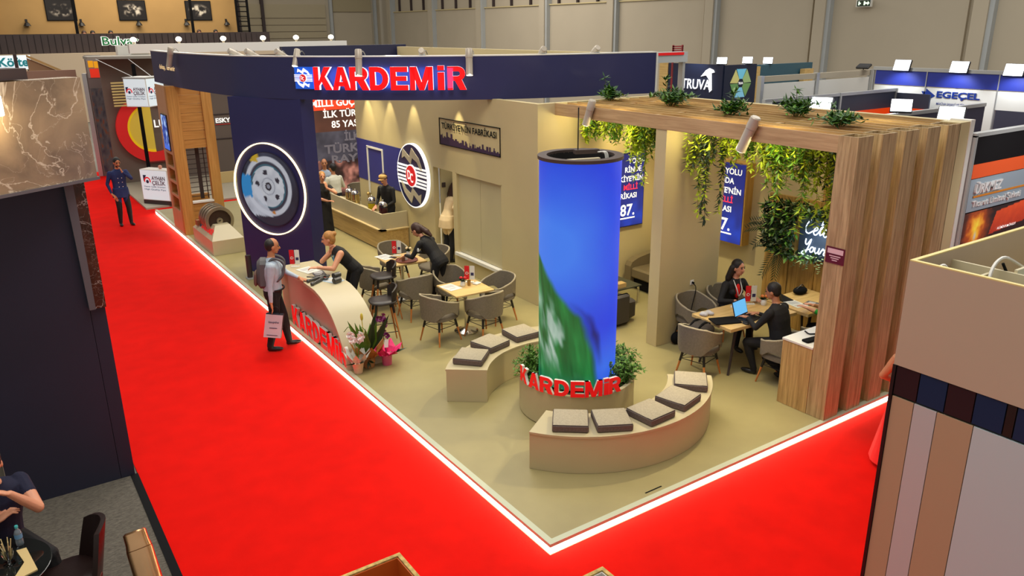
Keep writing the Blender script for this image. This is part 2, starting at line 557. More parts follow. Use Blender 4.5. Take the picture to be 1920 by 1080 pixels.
m_tan = M('restaurant_wall', (184, 146, 90), .8, noise=(.6, .06))
m_dkbrown = M('dark_cladding', (58, 46, 46), .6, noise=(2, .1))
m_lampglow = M('lamp_lens', (255, 244, 214), .4, emit=9)
m_coolglow = M('flood_lens', (240, 248, 255), .4, emit=7)
m_led = M('led_strip', (255, 240, 206), .4, emit=13)
m_red = M('red_face', (235, 14, 22), .35)
m_grey = M('mid_grey_paint', (140, 138, 132), .6)

def floorquad(name, x0, x1, y0, y1, z, t, mat):
    mb = MB(); mb.box(x0, x1, y0, y1, z - t, z)
    return struct(name, mb, mat)
floorquad('floor', -30, 40, -9, 57, CZ - .02, .1, m_conc)
_c = MB(); _c.box(-3.04, 0, -8, 27.4, CZ - .02, CZ); _c.box(0, 17, -2.5, 0, CZ - .02, CZ); _c.box(0, 7, 18.6, 19.4, CZ - .02, CZ - .001)
single('aisle_carpet', _c, m_carpet, 'bright red carpet running along the aisles around the stand', 'carpet')

# stand platform with light strip
plat = thing('stand_platform', None, None, (0, 0, 0), None, 'structure')
mb = MB(); mb.box(.07, 6.95, .07, 18.5, CZ, FZ - .003); part('floor_slab', mb, m_floor, plat)
m_trim = M('edge_trim', (196, 200, 172), .4)
mb = MB(); mb.box(0, .07, 0, 18.57, .032, FZ); part('edge_trim', mb, m_trim, plat)
mb = MB(); mb.box(.07, 6.95, 0, .07, .032, FZ); part('edge_trim', mb, m_trim, plat)
mb = MB(); mb.box(.012, .05, .012, 18.57, CZ + .005, .032); part('light_strip', mb, m_led, plat, label='glowing white light strip')
mb = MB(); mb.box(.05, 6.95, .012, .05, CZ + .005, .032); part('light_strip', mb, m_led, plat, label='glowing white light strip')
mb = MB(); F = Frame((1.40, .15, FZ - .002), (.21, -.02, 0), (0, 0, 1)); mb.box(1.38, 1.62, .12, .135, FZ - .004, FZ + .0005)
part('floor_slot', mb, m_blackmat, plat)

# ---- walls of the red-letter stand
TOP = 3.64
mb = MB()
mb.box(4.0, 4.12, 5.7, 6.83, FZ, TOP); mb.box(4.0, 4.12, 6.83, 8.5, FZ, .43); mb.box(4.0, 4.12, 6.83, 8.5, 2.11, TOP)
mb.box(4.0, 4.12, 8.5, 8.64, FZ, TOP); mb.box(4.0, 4.12, 8.64, 9.44, 2.1, TOP); mb.box(4.0, 4.12, 9.44, 13.33, FZ, TOP)
wl = struct('wall_side', mb, m_wallw)
mb = MB(); F = fx(4.0, 13.33, 0); F2 = F
mb.fbox(F, 0, 2.75, 1.32, 2.31, .002, .008); part('blue_band', mb, M('blue_print', (40, 48, 132), .5), wl, label='blue band printed along the wall')
mb = MB()
for a, b, c, d in [(.60, .66, 1.03, 2.16), (1.44, 1.49, 1.45, 2.14), (.60, 1.49, 2.14, 2.185)]: mb.fbox(F, a, b, c, d, .01, .03)
part('outline_frame', mb, m_white, wl, label='white door outline')
mb = MB(); mb.lathe((3.93, 12.7, .98), [(.04, 0), (.045, .04), (.02, .07)], 10); mb.cone((3.93, 12.7, .6), .012, (3.93, 12.7, 1.0), .012, 8); part('wall_bracket', mb, M('brass', (190, 160, 100), .35, .7), wl)
d1 = thing('door_1', None, None, (4.04, 7.66, .43), None, 'structure')
m_door = M('door_paint', (196, 184, 144), .45, noise=(1, .03))
for y0, y1 in ((6.85, 7.655), (7.665, 8.48)):
    mb = MB(); mb.box(4.05, 4.09, y0, y1, .46, 2.09); part('door_leaf', mb, m_door, d1)
mb = MB()
for a in ((6.83, 6.85, .43, 2.11), (8.48, 8.5, .43, 2.11), (6.83, 8.5, 2.09, 2.11)): mb.box(4.0, 4.1, a[0], a[1], a[2], a[3])
part('door_frame', mb, m_wallw, d1)
mb = MB(); mb.box(3.95, 4.1, 6.8, 8.55, .39, .45); part('door_sill', mb, m_white, d1)
d2 = thing('door_2', None, None, (4.5, 9.04, FZ), None, 'structure')
mb = MB(); mb.box(4.14, 4.95, 9.38, 9.42, FZ, 2.08); part('door_leaf', mb, m_door, d2)
mb = MB(); mb.box(4.16, 4.24, 9.355, 9.38, 1.65, 1.75); mb.box(4.16, 4.24, 9.355, 9.38, .4, .5); part('hinge', mb, m_dkbrown, d2)
mb = MB(); mb.box(4.95, 5.0, 8.2, 9.9, FZ, 2.4); part('back_panel', mb, m_door, d2)

mb = MB(); mb.box(4.12, 6.92, 5.7, 5.82, FZ, TOP); struct('wall_end', mb, m_wallw)
mb = MB(); mb.box(6.8, 6.92, .31, 5.7, FZ, TOP); struct('wall_meeting', mb, m_wallw)
mb = MB(); mb.box(4.37, 5.68, 3.05, 3.27, FZ, 3.44); wp = struct('wall_partition', mb, m_wallw)
mb = MB(); mb.fbox(fy(5.05, 3.05, .96), 0, .08, 0, .08, 0, .012, 0, .004); mb.ring(fy(5.09, 3.05, 1.0), 0, 0, .015, .028, .012, .016, 0, 12)
sk = part('power_socket', mb, m_white, wp)
mb = MB(); mb.tube(catmull([(5.09, 3.03, 1.0), (5.13, 2.99, .9), (5.05, 2.98, .6), (4.98, 2.97, .3), (4.85, 2.9, .1)], 6), .007, 6)
mb.cone((5.09, 3.05, 1.0), .02, (5.09, 3.0, 1.0), .014, 8)
single('power_cable', mb, m_blackmat, 'black power cable hanging from the white socket on the partition wall', 'cable', 60)
# back boundary of the stand with media wall
mb = MB(); mb.box(3.2, 6.9, 17.2, 17.35, FZ, TOP); struct('wall_back', mb, M('dark_red_wall', (70, 36, 30), .5))
def medfn(u, v):
    n = vnoise(u * 16, v * 14, 3); n2 = vnoise(u * 7 + 9, v * 7, 5)
    rough = mixc((40, 16, 14), (196, 128, 108), np.clip((n - .3) * 2, 0, 1))
    rust = mixc((70, 38, 28), (116, 66, 44), n2)
    c = mixc(rust, rough, np.clip((.45 - v) * 20, 0, 1))
    pl = ((u > .10) & (u < .96) & (v > .28 + .04 * n2) & (v < .55))
    c = mixc(c, mixc((40, 36, 44), (92, 86, 94), n), pl * 1.0)
    return c
media = thing('media_wall', 'large brown media wall with raised letters and a steel slab at the back of the stand', 'screen', (4.9, 17.15, FZ))
F = fy(3.3, 17.18, .1 - .0)
print_sheet('screen_print', F, 3.5, 3.5, 150, 150, medfn, vcol('print_lit', 1.0), media)
mb = MB(); text(mb, F, 'MİLLİ GÜÇ,', 1.0, 2.64, .2, 1.4, .03, w0=.02); text(mb, F, 'İLK TÜRK', 1.35, 2.32, .2, None, .02, w0=.02); text(mb, F, '85 YAŞINDA', 1.58, 2.02, .2, None, .02, w0=.02)
part('lettering', mb, M('lit_white', (250, 240, 230), .5, emit=.8), media, label='white lettering')
mb = MB(); mb.prism(F, [(.92, 2.54), (2.6, 2.54), (2.66, 2.94), (.95, 2.94)], .004, .012); part('banner_stripe', mb, M('lit_orange', (226, 66, 30), .5, emit=.6), media)
mb = MB(); text(mb, F, 'İLK', 1.95, 1.62, .24, .5, .03, w0=.02, depth=.012); text(mb, F, 'TÜRK', 1.3, 1.28, .26, 1.1, .03, w0=.02, depth=.012); text(mb, F, 'RAYI', 1.5, .98, .24, .9, .03, w0=.02, depth=.012)
part('slab_lettering', mb, M('slab_letters', (120, 114, 122), .3, emit=.25), media)

# ---- curved fascia
FP = [(0.25, 17.29), (0.225, 14.27), (0.45, 11.48), (0.74, 10.41), (1.4, 9.24), (2.24, 8.36), (3.14, 7.62), (4.15, 7.02), (5.15, 6.66), (6.23, 6.45), (7.2, 6.24)]
ARC = [V((p.x, p.y, 0)) for p in catmull([(a, b, 0) for a, b in FP], 10)]
ALEN = [0.0]
for i in range(1, len(ARC)): ALEN.append(ALEN[-1] + (ARC[i] - ARC[i - 1]).length)
def arc_at(s):
    for i in range(1, len(ARC)):
        if s <= ALEN[i] or i == len(ARC) - 1:
            t = (s - ALEN[i - 1]) / (ALEN[i] - ALEN[i - 1]); return ARC[i - 1].lerp(ARC[i], t)
def arc_tan(s):
    return (arc_at(min(s + .15, ALEN[-1])) - arc_at(max(s - .15, 0))).normalized()
fas = thing('curved_fascia', 'long curved navy fascia board above the stand carrying the red letters', 'fascia', (1.4, 9.24, 3.63))
rows = []
prof = []
for s in np.linspace(0, ALEN[-1], 90):
    p = arc_at(s); t = arc_tan(s); nin = V((-t.y, t.x, 0))     # inwards
    if nin.dot(V((1, 1, 0))) < 0: nin = -nin
    q = p + nin * .16
    rows.append([V((p.x, p.y, 3.63)), V((p.x, p.y, 4.385)), V((q.x, q.y, 4.385)), V((q.x, q.y, 3.63)), V((p.x, p.y, 3.63))])
mb = MB(); mb.grid(rows); mb.add(rows[0][:4], [(0, 1, 2, 3)]); mb.add(rows[-1][:4], [(3, 2, 1, 0)])
part('fascia_board', mb, m_navy, fas, 30)
mb = MB(); r2 = []
for s in np.linspace(0, ALEN[-1], 90):
    p = arc_at(s); t = arc_tan(s); nin = V((-t.y, t.x, 0))
    if nin.dot(V((1, 1, 0))) < 0: nin = -nin
    a, b = p - nin * .006, p + nin * .17
    r2.append([V((a.x, a.y, 4.385)), V((a.x, a.y, 4.405)), V((b.x, b.y, 4.405)), V((b.x, b.y, 4.385)), V((a.x, a.y, 4.385))])
mb.grid(r2); part('top_capping', mb, m_white, fas, 30)
mb = MB(); p = arc_at(ALEN[-1]); mb.box(p.x, p.x + .03, p.y - .02, p.y + .2, 3.55, 4.40); part('end_cap', mb, m_white, fas)
mb = MB(); sx = 1.75
def on_arc(s0):
    p = arc_at(s0); t = arc_tan(s0); return Frame((p.x, p.y, 0), t, (0, 0, 1))
for s0, tx, wd in ((1.0, 'dokap,', .75), (1.9, 'kardemir', .9)):
    mb = MB(); text(mb, on_arc(s0), tx, 0, 3.99, .11, wd, .03, w0=.01); part('small_lettering', mb, M('cream_letters', (240, 206, 150), .5, emit=.55), fas)

# roof level pieces behind the fascia
mb = MB(); mb.box(3.7, 7.55, 17.4, 17.6, CZ, 4.42); single('rear_fascia', mb, m_navy_dk, 'dark navy rear fascia board seen just above the curved one', 'fascia')
mb = MB(); mb.box(7.2, 7.35, 6.4, 17.3, 3.64, 4.36); single('rear_partition', mb, m_wallw, 'beige partition top rising behind the curved fascia', 'partition')
mb = MB(); mb.box(.2, 6.7, 19.9, 20.1, 4.27, 4.52)
bm_ = single('lamp_beam', mb, m_white, 'white horizontal beam carrying a row of lamps behind the fascia', 'beam')

# ---- blue column with ring sign
u = V((.48, -.87, 0)).normalized(); back = V((.87, .48, 0)).normalized()
CF = Frame((.37, 11.05, 0), u, (0, 0, 1))
col = thing('blue_column', 'tall navy column panel with the round lit picture behind the reception counter', 'column', (.8, 10.3, FZ))
mb = MB(); mb.fbox(CF, 0, 1.83, FZ, 3.63, -.36, 0); part('column_panel', mb, M('column_navy', (34, 36, 92), .5, noise=(2, .03)), col)
mb = MB(); mb.ring(CF, .86, 1.86, .90, .922, 0, .04, 0, 64); part('light_ring', mb, M('warm_ring', (255, 226, 170), .4, emit=2.2), col, label='glowing warm white ring')
def wheelfn(u, v):
    x = (u - .5) * 2; y = (v - .5) * 2; r = np.hypot(x + .02, y - .08); a = np.arctan2(y - .08, x + .02)
    n = vnoise(u * 9, v * 9, 11)
    c = mixc((24, 30, 44), (66, 72, 92), np.clip(n + y * .2, 0, 1))
    def put(c, col, mask): return mixc(c, col, np.clip(mask, 0, 1))
    band = lambda r0, r1: np.clip((r - r0) * 40, 0, 1) * np.clip((r1 - r) * 40, 0, 1)
    c = put(c, (214, 216, 226), band(.66, .82)); c = put(c, (60, 60, 76), band(.60, .67)); c = put(c, (70, 150, 168), band(.55, .60))
    c = put(c, mixc((188, 192, 204), (236, 238, 244), n), (r < .55) * 1.0)
    c = put(c, (120, 124, 140), band(.20, .24)); c = put(c, (34, 36, 48), (r < .11) * 1.0); c = put(c, (150, 154, 168), (r < .06) * 1.0)
    for k in range(5):
        t = k * 2 * PI / 5 + .5; c = put(c, (44, 46, 60), (np.hypot(x + .02 - .38 * np.cos(t), y - .08 - .38 * np.sin(t)) < .075) * 1.0)
    glove = (x + y * .5 < -.38 + .08 * n) & (y < .1) & (y > -.75); c = put(c, (222, 226, 238), glove * (.75 + .25 * n))
    cy = (x < -.62) & (y > -.25) & (y < .35); c = put(c, (40, 150, 220), cy * 1.0)
    c = put(c, (220, 180, 40), ((x < -.3) & (y > .72) & (x > -.55)) * 1.0); c = put(c, (210, 130, 40), (np.hypot(x - .1, y + .62) < .05) * 1.0)
    sh = (y < -.45) & (x > -.2); c = put(c, (40, 44, 60), sh * np.clip((r - .83) * 20, 0, 1))
    return c
N = 72
def wheel_curve(a, b):
    r = .74 * b; t = 2 * PI * a
    return CF.p(.86 + r * math.cos(t), 1.86 + r * math.sin(t), .02)
print_sheet('round_picture', CF, 1, 1, N + 1, 40, lambda a, b: wheelfn(.5 + .5 * b * np.cos(2 * PI * a), .5 + .5 * b * np.sin(2 * PI * a)), vcol('print_picture', .55), col, wheel_curve)
mb = MB(); mb.ring(CF, .86, 1.86, .73, .745, 0, .03, 0, 64); part('picture_rim', mb, m_navy_dk, col)

# ---- timber pergola
m_post = wood('pergola_wood', (144, 116, 76), (200, 174, 128), 2, 1.0, .5)
m_beam = wood('pergola_beam', (166, 132, 90), (200, 168, 124), 1, 1.0, .5)
m_slat = wood('pergola_slat', (150, 116, 70), (200, 166, 112), 1, 1.0, .5)
pg = thing('timber_pergola', 'timber slat pergola with tall square posts over the meeting area', 'pergola', (4.4, .1, FZ))
for i in range(5):
    x0 = 4.36 + .48 * i; d = .26
    mb = MB(); t = .02
    mb.box(x0, x0 + .29, .03, .03 + t, FZ, TOP); mb.box(x0, x0 + .29, .03 + d - t, .03 + d, FZ, TOP)
    mb.box(x0, x0 + t, .05, .03 + d - t, FZ, TOP); mb.box(x0 + .29 - t, x0 + .29, .05, .03 + d - t, FZ, TOP)
    mb.box(x0 + t, x0 + .29 - t, .05, .03 + d - t, 3.3, 3.32)
    part('post', mb, m_post, pg)
mb = MB(); mb.box(4.36, 4.385, .29, 5.72, 3.44, TOP); part('front_beam', mb, m_beam, pg, label='long timber front beam')
for i in range(5):
    x0 = 4.36 + .48 * i
    for dx in ((.265,) if i == 0 else (0, .265)):
        mb = MB(); mb.box(x0 + dx, x0 + dx + .025, .29, 5.69, 3.46, TOP - .004); part('slat', mb, m_slat, pg)
    for yy in (1.6, 3.4, 5.0):
        mb = MB(); mb.box(x0 + .025, x0 + .265, yy, yy + .08, 3.5, TOP - .02); part('cross_batten', mb, m_slat, pg)
mb = MB(); mb.box(6.56, 6.80, .03, .3, FZ, TOP + .01); part('end_panel', mb, m_wallw, pg)
mb = MB(); mb.box(6.80, 6.9, .02, .3, FZ, TOP + .03); part('end_trim', mb, m_white, pg)
for i, (x0, x1) in enumerate(((6.5, 6.53), (6.74, 6.765))):
    mb = MB(); mb.box(x0 + .05, x1 + .05, .3, 5.69, 3.46, TOP - .004); part('slat', mb, m_slat, pg)
mb = MB(); text(mb, fx(4.355, .26, 2.16), 'BILGI', 0, .02, .03, .2, .02); 
sg = thing('notice_plate', 'small dark red notice plate fixed to the front pergola post', 'sign', (4.34, .13, 2.15))
mb = MB(); mb.fbox(fx(4.358, .27, 2.13), 0, .25, 0, .2, 0, .006); part('plate', mb, M('maroon', (96, 20, 34), .4), sg)
mb = MB()
F = fx(4.352, .27, 2.13); mb.fbox(F, .02, .23, .12, .18, 0, .002)
for k in range(3): mb.fbox(F, .05 + .02 * k, .2 - .02 * k, .085 - .026 * k, .097 - .026 * k, 0, .002)
part('print_lines', mb, M('pale_print', (226, 190, 196), .5), sg)

# ---- hall shell
hx = 25.0
mb = MB(); mb.box(hx + .25, hx + .4, -9, 57, CZ, 13); whall = struct('wall_right', mb, m_hall)
ys = [60, 54.2, 47.5, 41.0, 34.0, 28.0, 21.2, 15.4, 9.2, 2.6, -3.5]
for i in range(1, len(ys) - 1):
    y0, y1 = ys[i + 1] + .45, ys[i] - .45
    ztop = 6.1 if i < 6 else 6.4
    if i < 6:
        mb = MB(); mb.box(hx + .12, hx + .25, y0, y1, CZ, ztop); part('wall_panel', mb, m_hall, whall)
        mb = MB(); mb.box(hx + .05, hx + .12, y0, y1, ztop, ztop + .06); part('panel_capping', mb, m_wallw, whall)
        for q in range(3):
            yy = y0 + (y1 - y0) * (q + .5) / 3
            mb = MB(); mb.box(hx + .1, hx + .25, yy - .06, yy + .06, ztop + .06, 9); part('louvre_post', mb, m_dkbrown, whall)
    else:
        mb = MB(); mb.box(hx + .12, hx + .25, y0, y1, CZ, 11); part('wall_panel', mb, m_hall, whall)
for i, y in enumerate(ys[1:-1]):
    mb = MB(); mb.box(hx - .2, hx + .25, y - .36, y + .14, CZ, 12); part('steel_pillar', mb, m_hall, whall)
    mb = MB(); mb.box(hx - .12, hx + .25, y - .52, y - .36, CZ, 12); part('pillar_side_channel', mb, m_steel, whall)  # grey steel channel along one side of the pillar
ye = 56.0
mb = MB(); mb.box(-30, hx, ye, ye + .2, CZ, 13); wend = struct('wall_far', mb, m_hall)
for z0, z1 in ((4.3, 4.72), (4.77, 5.2), (5.25, 5.65), (5.75, 6.7)):
    for x0, x1 in ((13.9, 20.4),):
        mb = MB(); mb.box(x0, x1, ye - .1, ye, z0, z1); part('shutter_slat', mb, M('shutter_grey', (176, 164, 136), .6), wend)
for x0, x1 in ((21, 24.2),):
    mb = MB(); mb.box(x0, x1, ye - .12, ye, CZ, 6.1); part('wall_panel', mb, m_hall, wend)
    mb = MB(); mb.box(x0, x1, ye - .12, ye, 6.2, 7.4); part('louvre_panel', mb, M('louvre_grey', (164, 152, 122), .6), wend)
for x in (13.6, 15.4, 20.7, 24.4):
    mb = MB(); mb.box(x, x + .22, ye - .25, ye, CZ, 12); part('steel_post', mb, m_dkbrown if x < 16 else m_steel, wend)
es = thing('exit_sign', 'small green and white exit sign high on the right hall wall', 'sign', (24.9, 13.4, 5.45))
mb = MB(); mb.fbox(fx(24.95, 13.75, 5.5), 0, .62, 0, .26, 0, .1); part('sign_box', mb, m_white, es)
mb = MB(); F = fx(24.84, 13.72, 5.5); mb.fbox(F, .02, .56, .02, .24, 0, .004); part('green_face', mb, M('exit_green', (40, 60, 40), .5), es)
mb = MB(); F = fx(24.83, 13.72, 5.5); mb.prism(F, [(.3, .06), (.36, .06), (.36, .1), (.46, .1), (.46, .05), (.54, .13), (.46, .21), (.46, .16), (.36, .16), (.36, .2), (.3, .2)], 0, .004)
mb.fbox(F, .08, .13, .06, .2, 0, .004); mb.fbox(F, .13, .18, .1, .15, 0, .004); part('arrow', mb, M('exit_white', (230, 250, 226), .5, emit=.8), es)

# ---- restaurant mezzanine far left
ry = 50.0
mb = MB(); mb.box(-30, 11.9, ry, ry + .2, CZ, 9); wr = struct('wall_left', mb, m_tan)
mb = MB(); mb.box(-30, 2.2 - 4.0, ry - .6, ry, 4.8, 9); part('wall_projection', mb, m_tan, wr)
mb = MB(); mb.box(-30, 13, 47.0, 47.2, 3.2, 4.78); par = struct('trim_1', mb, m_dkbrown)
for k in range(46):
    x = -3 + k * .33
    mb = MB(); mb.box(x, x + .28, 46.95, 47.0, 3.75, 4.74); part('cladding_board', mb, m_dkbrown, par)
mb = MB(); mb.box(-30, 13, 46.4, 47.0, CZ, 3.75); struct('trim_2', mb, M('pale_wall', (206, 186, 160), .8))
m_pic = vcol('print_matt', 0, .4)
def oyster(sd):
    def f(u, v):
        n = vnoise(u * 7, v * 5, sd); d = np.hypot((u - .5) * 1.1, (v - .5) * 1.3)
        t = np.clip((n - .42) * 5, 0, 1) * np.clip((.5 - d) * 5, 0, 1)
        return mixc((22, 16, 14), (224, 214, 196), t)
    return f
for i, (x, sd, lb) in enumerate([(1.7, 21, 'leftmost'), (5.55, 22, 'middle'), (9.45, 23, 'rightmost')]):
    t = thing('framed_picture', f'{lb} of the three dark food pictures on the tan restaurant wall', 'picture', (x, ry - .05, 5.5), 'pictures on the restaurant wall')
    F = fy(x - .65, ry - .06, 5.55)
    mb = MB(); mb.fbox(F, -.04, 1.54, -.04, 1.14, -.05, -.005); part('frame', mb, m_blackmat, t)
    print_sheet('picture_print', F, 1.5, 1.1, 40, 30, oyster(sd), m_pic, t)
for i, x in enumerate([-.05, 2.75, 5.9, 8.7, 11.2]):
    t = thing('wall_lamp', ['first', 'second', 'third', 'fourth', 'fifth'][i] + ' black wall lamp from the left on the tan restaurant wall', 'lamp', (x, ry, 5.2), 'black lamps on the restaurant wall')
    mb = MB(); mb.lathe((x, ry - .18, 5.22), [(.2, 0), (.12, .16), (.05, .22)], 10); part('shade', mb, m_black, t)
    mb = MB(); mb.box(x - .04, x + .04, ry - .2, ry, 5.44, 5.5); mb.box(x - .06, x + .06, ry - .03, ry, 5.3, 5.6); part('bracket', mb, m_black, t)
for i, x in enumerate([2.1, 8.4]):
    mb = MB(); mb.box(x, x + .14, 47.3, 47.45, 4.0, 9); single('steel_pole', mb, m_blackmat, ['left', 'right'][i] + ' dark pole in front of the tan restaurant wall', 'pole')
lad = thing('wall_ladder', 'dark caged ladder at the right end of the restaurant wall', 'ladder', (11.9, 49, 4.8))
for x in (11.6, 12.3):
    mb = MB(); mb.box(x, x + .12, 48.9, 49.05, 4.6, 9); part('rail', mb, m_blackmat, lad)
for k in range(12):
    mb = MB(); mb.box(11.7, 12.3, 48.95, 49.0, 4.8 + k * .3, 4.86 + k * .3); part('rung', mb, m_blackmat, lad)

mb = MB(); mb.box(-30, 13, 47.2, 50, 3.4, 3.6); struct('floor_2', mb, m_dkbrown)
# ================================================================== LOGO AND LETTER SIGNS
m_lblue = M('logo_blue', (20, 84, 200), .4, emit=.55)
m_lwhite = M('logo_white', (244, 244, 240), .4, emit=.75)
m_lred = M('logo_red', (214, 24, 34), .4, emit=.45)
m_lnavy = M('logo_navy', (40, 44, 92), .4)
m_lcream = M('logo_cream', (206, 196, 170), .5)
ZIG_T = [(-.34, .78), (-.1, .5), (.12, .72), (.4, .44), (.62, .1), (.62, .22), (.74, .46), (.42, .86), (.12, .98), (-.1, .8), (-.3, .98)]
ZIG_T = [(-.50, .48), (-.44, .80), (-.08, .58), (.06, .86), (.44, .58), (.62, .24), (.5, .24), (.34, .46), (.08, .56), (-.02, .36), (-.34, .56)]
def emblem(parent, F, cu, cv, R, lit=True, square=False):
    """square or round emblem: two zigzag ribbons, six bars and a red disc with a monogram"""
    mw = m_lwhite if lit else m_lcream
    if square:
        mb = MB(); mb.fbox(F, cu - R, cu + R, cv - R, cv + R, 0, .04); part('emblem_plate', mb, m_lblue, parent)
        k = R * 1.0
    else:
        mb = MB(); mb.ring(F, cu, cv, .001, R, .0, .05, 0, 56); part('emblem_plate', mb, m_lnavy, parent); k = R
    w0 = .052
    for sg in (1, -1):
        pts = [(cu + a * k * 1.25 * sg, cv + b * k * 1.05 * sg) for a, b in ZIG_T]
        mb = MB(); mb.prism(F, pts, w0, w0 + .012); part('zigzag_ribbon', mb, mw, parent)
    for q in (.27, .13, -.01 - .02, -.17, -.31):
        if abs(q) < .05: continue
    for q in (.26, .15, .04, -.10, -.21, -.32):
        hw = math.sqrt(max(0, 1 - q * q)) if not square else .98
        mb = MB(); mb.fbox(F, cu - k * hw, cu + k * hw, cv + k * (q - .0) , cv + k * (q + .06), w0, w0 + .012); part('bar', mb, m_lwhite, parent)
    mb = MB(); mb.ring(F, cu, cv, .001, k * .37, w0, w0 + .02, 0, 32); part('disc_rim', mb, m_lwhite, parent)
    mb = MB(); mb.ring(F, cu, cv, .001, k * .33, w0 + .02, w0 + .03, 0, 32); part('red_disc', mb, m_lred, parent)
    mb = MB(); text(mb, F, 'D', cu - k * .2, cv - k * .12, k * .3, k * .22, .02, w0=w0 + .032); text(mb, F, 'C', cu - k * .02, cv - k * .2, k * .3, k * .2, .02, w0=w0 + .032)
    part('monogram', mb, m_lwhite, parent)

m_rface = M('lit_red_face', (240, 8, 14), .25, emit=.75)
m_wside = M('lit_white_side', (240, 240, 248), .3, emit=.8)
sign = thing('illuminated_sign', 'illuminated red KARDEMİR lettering and blue emblem on the curved navy fascia', 'sign', (2.24, 8.36, 3.8))
spans = [('K', 8.43, 8.78), ('A', 8.79, 9.13), ('R', 9.12, 9.47), ('D', 9.49, 9.84), ('E', 9.87, 10.19), ('M', 10.22, 10.63), ('İ', 10.71, 10.83), ('R', 10.88, 11.21)]
# arc lengths were measured on a nearly identical curve
for ch, a, b in spans:
    p0, p1 = arc_at(a), arc_at(b); t = (p1 - p0).normalized(); p0 = arc_at(a)
    F = Frame((p0.x, p0.y, 0), t, (0, 0, 1)); off = .04
    mb = MB(); block(mb, F, ch, 0, 3.815, .405, b - a, .07, off)
    part('letter', mb, [m_rface, m_wside], sign, kind=None)
p = arc_at(8.19); t = arc_tan(8.19)
emblem(sign, Frame((p.x, p.y, 0), t, (0, 0, 1)), 0, 4.02, .195, True, True)
mb = MB()
l = bpy.data.lights.new('sign_glow_light', 'AREA'); l.shape = 'RECTANGLE'; l.size = 2.6; l.size_y = .35; l.energy = 14; l.color = (.1, .25, 1)
p = arc_at(9.7); t = arc_tan(9.7); n_ = t.cross(V((0, 0, 1)))
lo = bpy.data.objects.new('sign_glow_light', l); COL.objects.link(lo); lo.location = p + n_ * .035 + V((0, 0, 4.02))
lo.rotation_euler = (n_).to_track_quat('Z', 'Y').to_euler()

wl_ = thing('round_wall_emblem', 'round navy wall emblem with white rim light beside the bar', 'sign', (3.95, 10.24, 1.1))
F = fx(3.95, 10.24, 1.8)
emblem(wl_, F, 0, 0, .68, False)
mb = MB(); mb.ring(F, 0, 0, .68, .705, -.03, .045, 0, 64); part('rim_light', mb, M('rim_glow', (250, 250, 245), .4, emit=1.0), wl_)

# framed wall print with skyline
ws = thing('skyline_print', 'framed skyline print with black lettering above the double door', 'sign', (3.99, 7.95, 2.6))
F = fx(3.996, 9.09, 2.61)
mb = MB()
for a in ((0, 2.25, .52, .535), (0, 2.25, 0, .012), (0, .015, 0, .53), (2.235, 2.25, 0, .53)): mb.fbox(F, *a, 0, .012)
part('outline_frame', mb, m_blackmat, ws)
mb = MB(); text(mb, F, "TÜRKİYE'NİN FABRİKASI", .10, .33, .12, 2.03, .02, w0=.006); part('lettering', mb, m_blackmat, ws)
pts = [(.03, .015)]; x = .03; rr = random.Random(4)
h = [(.03, .15)]
while x < 2.2:
    h_ = .05 + .12 * max(0, 1 - abs(x - .35) / .7) + rr.random() * .05
    if rr.random() < .22: h_ += .07
    w_ = rr.choice((.012, .03, .05, .07)); pts += [(x, h_), (x + w_, h_)]; x += w_
pts += [(x, .015)]
mb = MB()
for i in range(1, len(pts) - 1, 2): mb.fbox(F, pts[i][0], pts[i + 1][0] if i + 1 < len(pts) else x, .015, pts[i][1], .001, .004)
part('skyline', mb, M('skyline_ink', (58, 36, 70), .6), ws, kind='stuff')

# ================================================================== RECEPTION COUNTER
m_ctr = M('counter_lacquer', (194, 182, 150), .4, noise=(1.5, .03))
m_ctr2 = M('counter_panel', (196, 178, 156), .45)
rc = thing('reception_counter', 'long pale reception counter whose top sweeps down to the floor in an arc', 'counter', (.3, 6.4, FZ))
prof = [(7.75, 1.02), (6.35, 1.02), (6.05, .995), (5.8, .93), (5.55, .81), (5.36, .65), (5.2, .46), (5.08, .26), (5.0, FZ)]
prof = [(p.y, p.z) for p in catmull([(0, a, b) for a, b in prof], 5)]
mb = MB(); th = .05
nr = []
for i, (y, z) in enumerate(prof):
    a = prof[max(i - 1, 0)]; b = prof[min(i + 1, len(prof) - 1)]
    d = V((0, b[0] - a[0], b[1] - a[1])).normalized(); n_ = V((0, d.z, -d.y))      # into the body
    if n_.z > 0: n_ = -n_
    q = V((0, y, z)) + n_ * th + (V((0, th, 0)) if i == len(prof) - 1 else V())
    nr.append([V((.04, y, z)), V((.64, y, z)), V((.64, q.y, max(q.z, FZ))), V((.04, q.y, max(q.z, FZ))), V((.04, y, z))])
mb.grid(nr); mb.add(nr[0][:4], [(0, 1, 2, 3)]); mb.add(nr[-1][:4], [(3, 2, 1, 0)])
part('swept_top', mb, m_ctr, rc, 30)
mb = MB(); F = Frame((0, 0, 0), (0, 1, 0), (0, 0, 1))
poly = [(7.7, FZ)] + [(y, z - .05) for y, z in prof[:-3]] + [(5.1, FZ)]
mb.prism(F, poly, .13, .17); part('front_panel', mb, m_ctr2, rc)
mb = MB(); mb.box(.04, .64, 7.7, 7.75, FZ, .97); part('end_panel', mb, m_ctr, rc)
mb = MB(); mb.box(.17, .6, 6.3, 7.7, .55, .58); part('inner_shelf', mb, m_ctr2, rc)
m_redl = M('red_letter', (228, 16, 22), .35, emit=.38)
def letters_thing(label, loc, spans_, mk):
    t = thing('letter_sign', label, 'sign', loc)
    for ch, args in spans_: part('letter', mk(ch, *args), [m_redl, m_white], t)
    return t
cl = []
y = 7.42
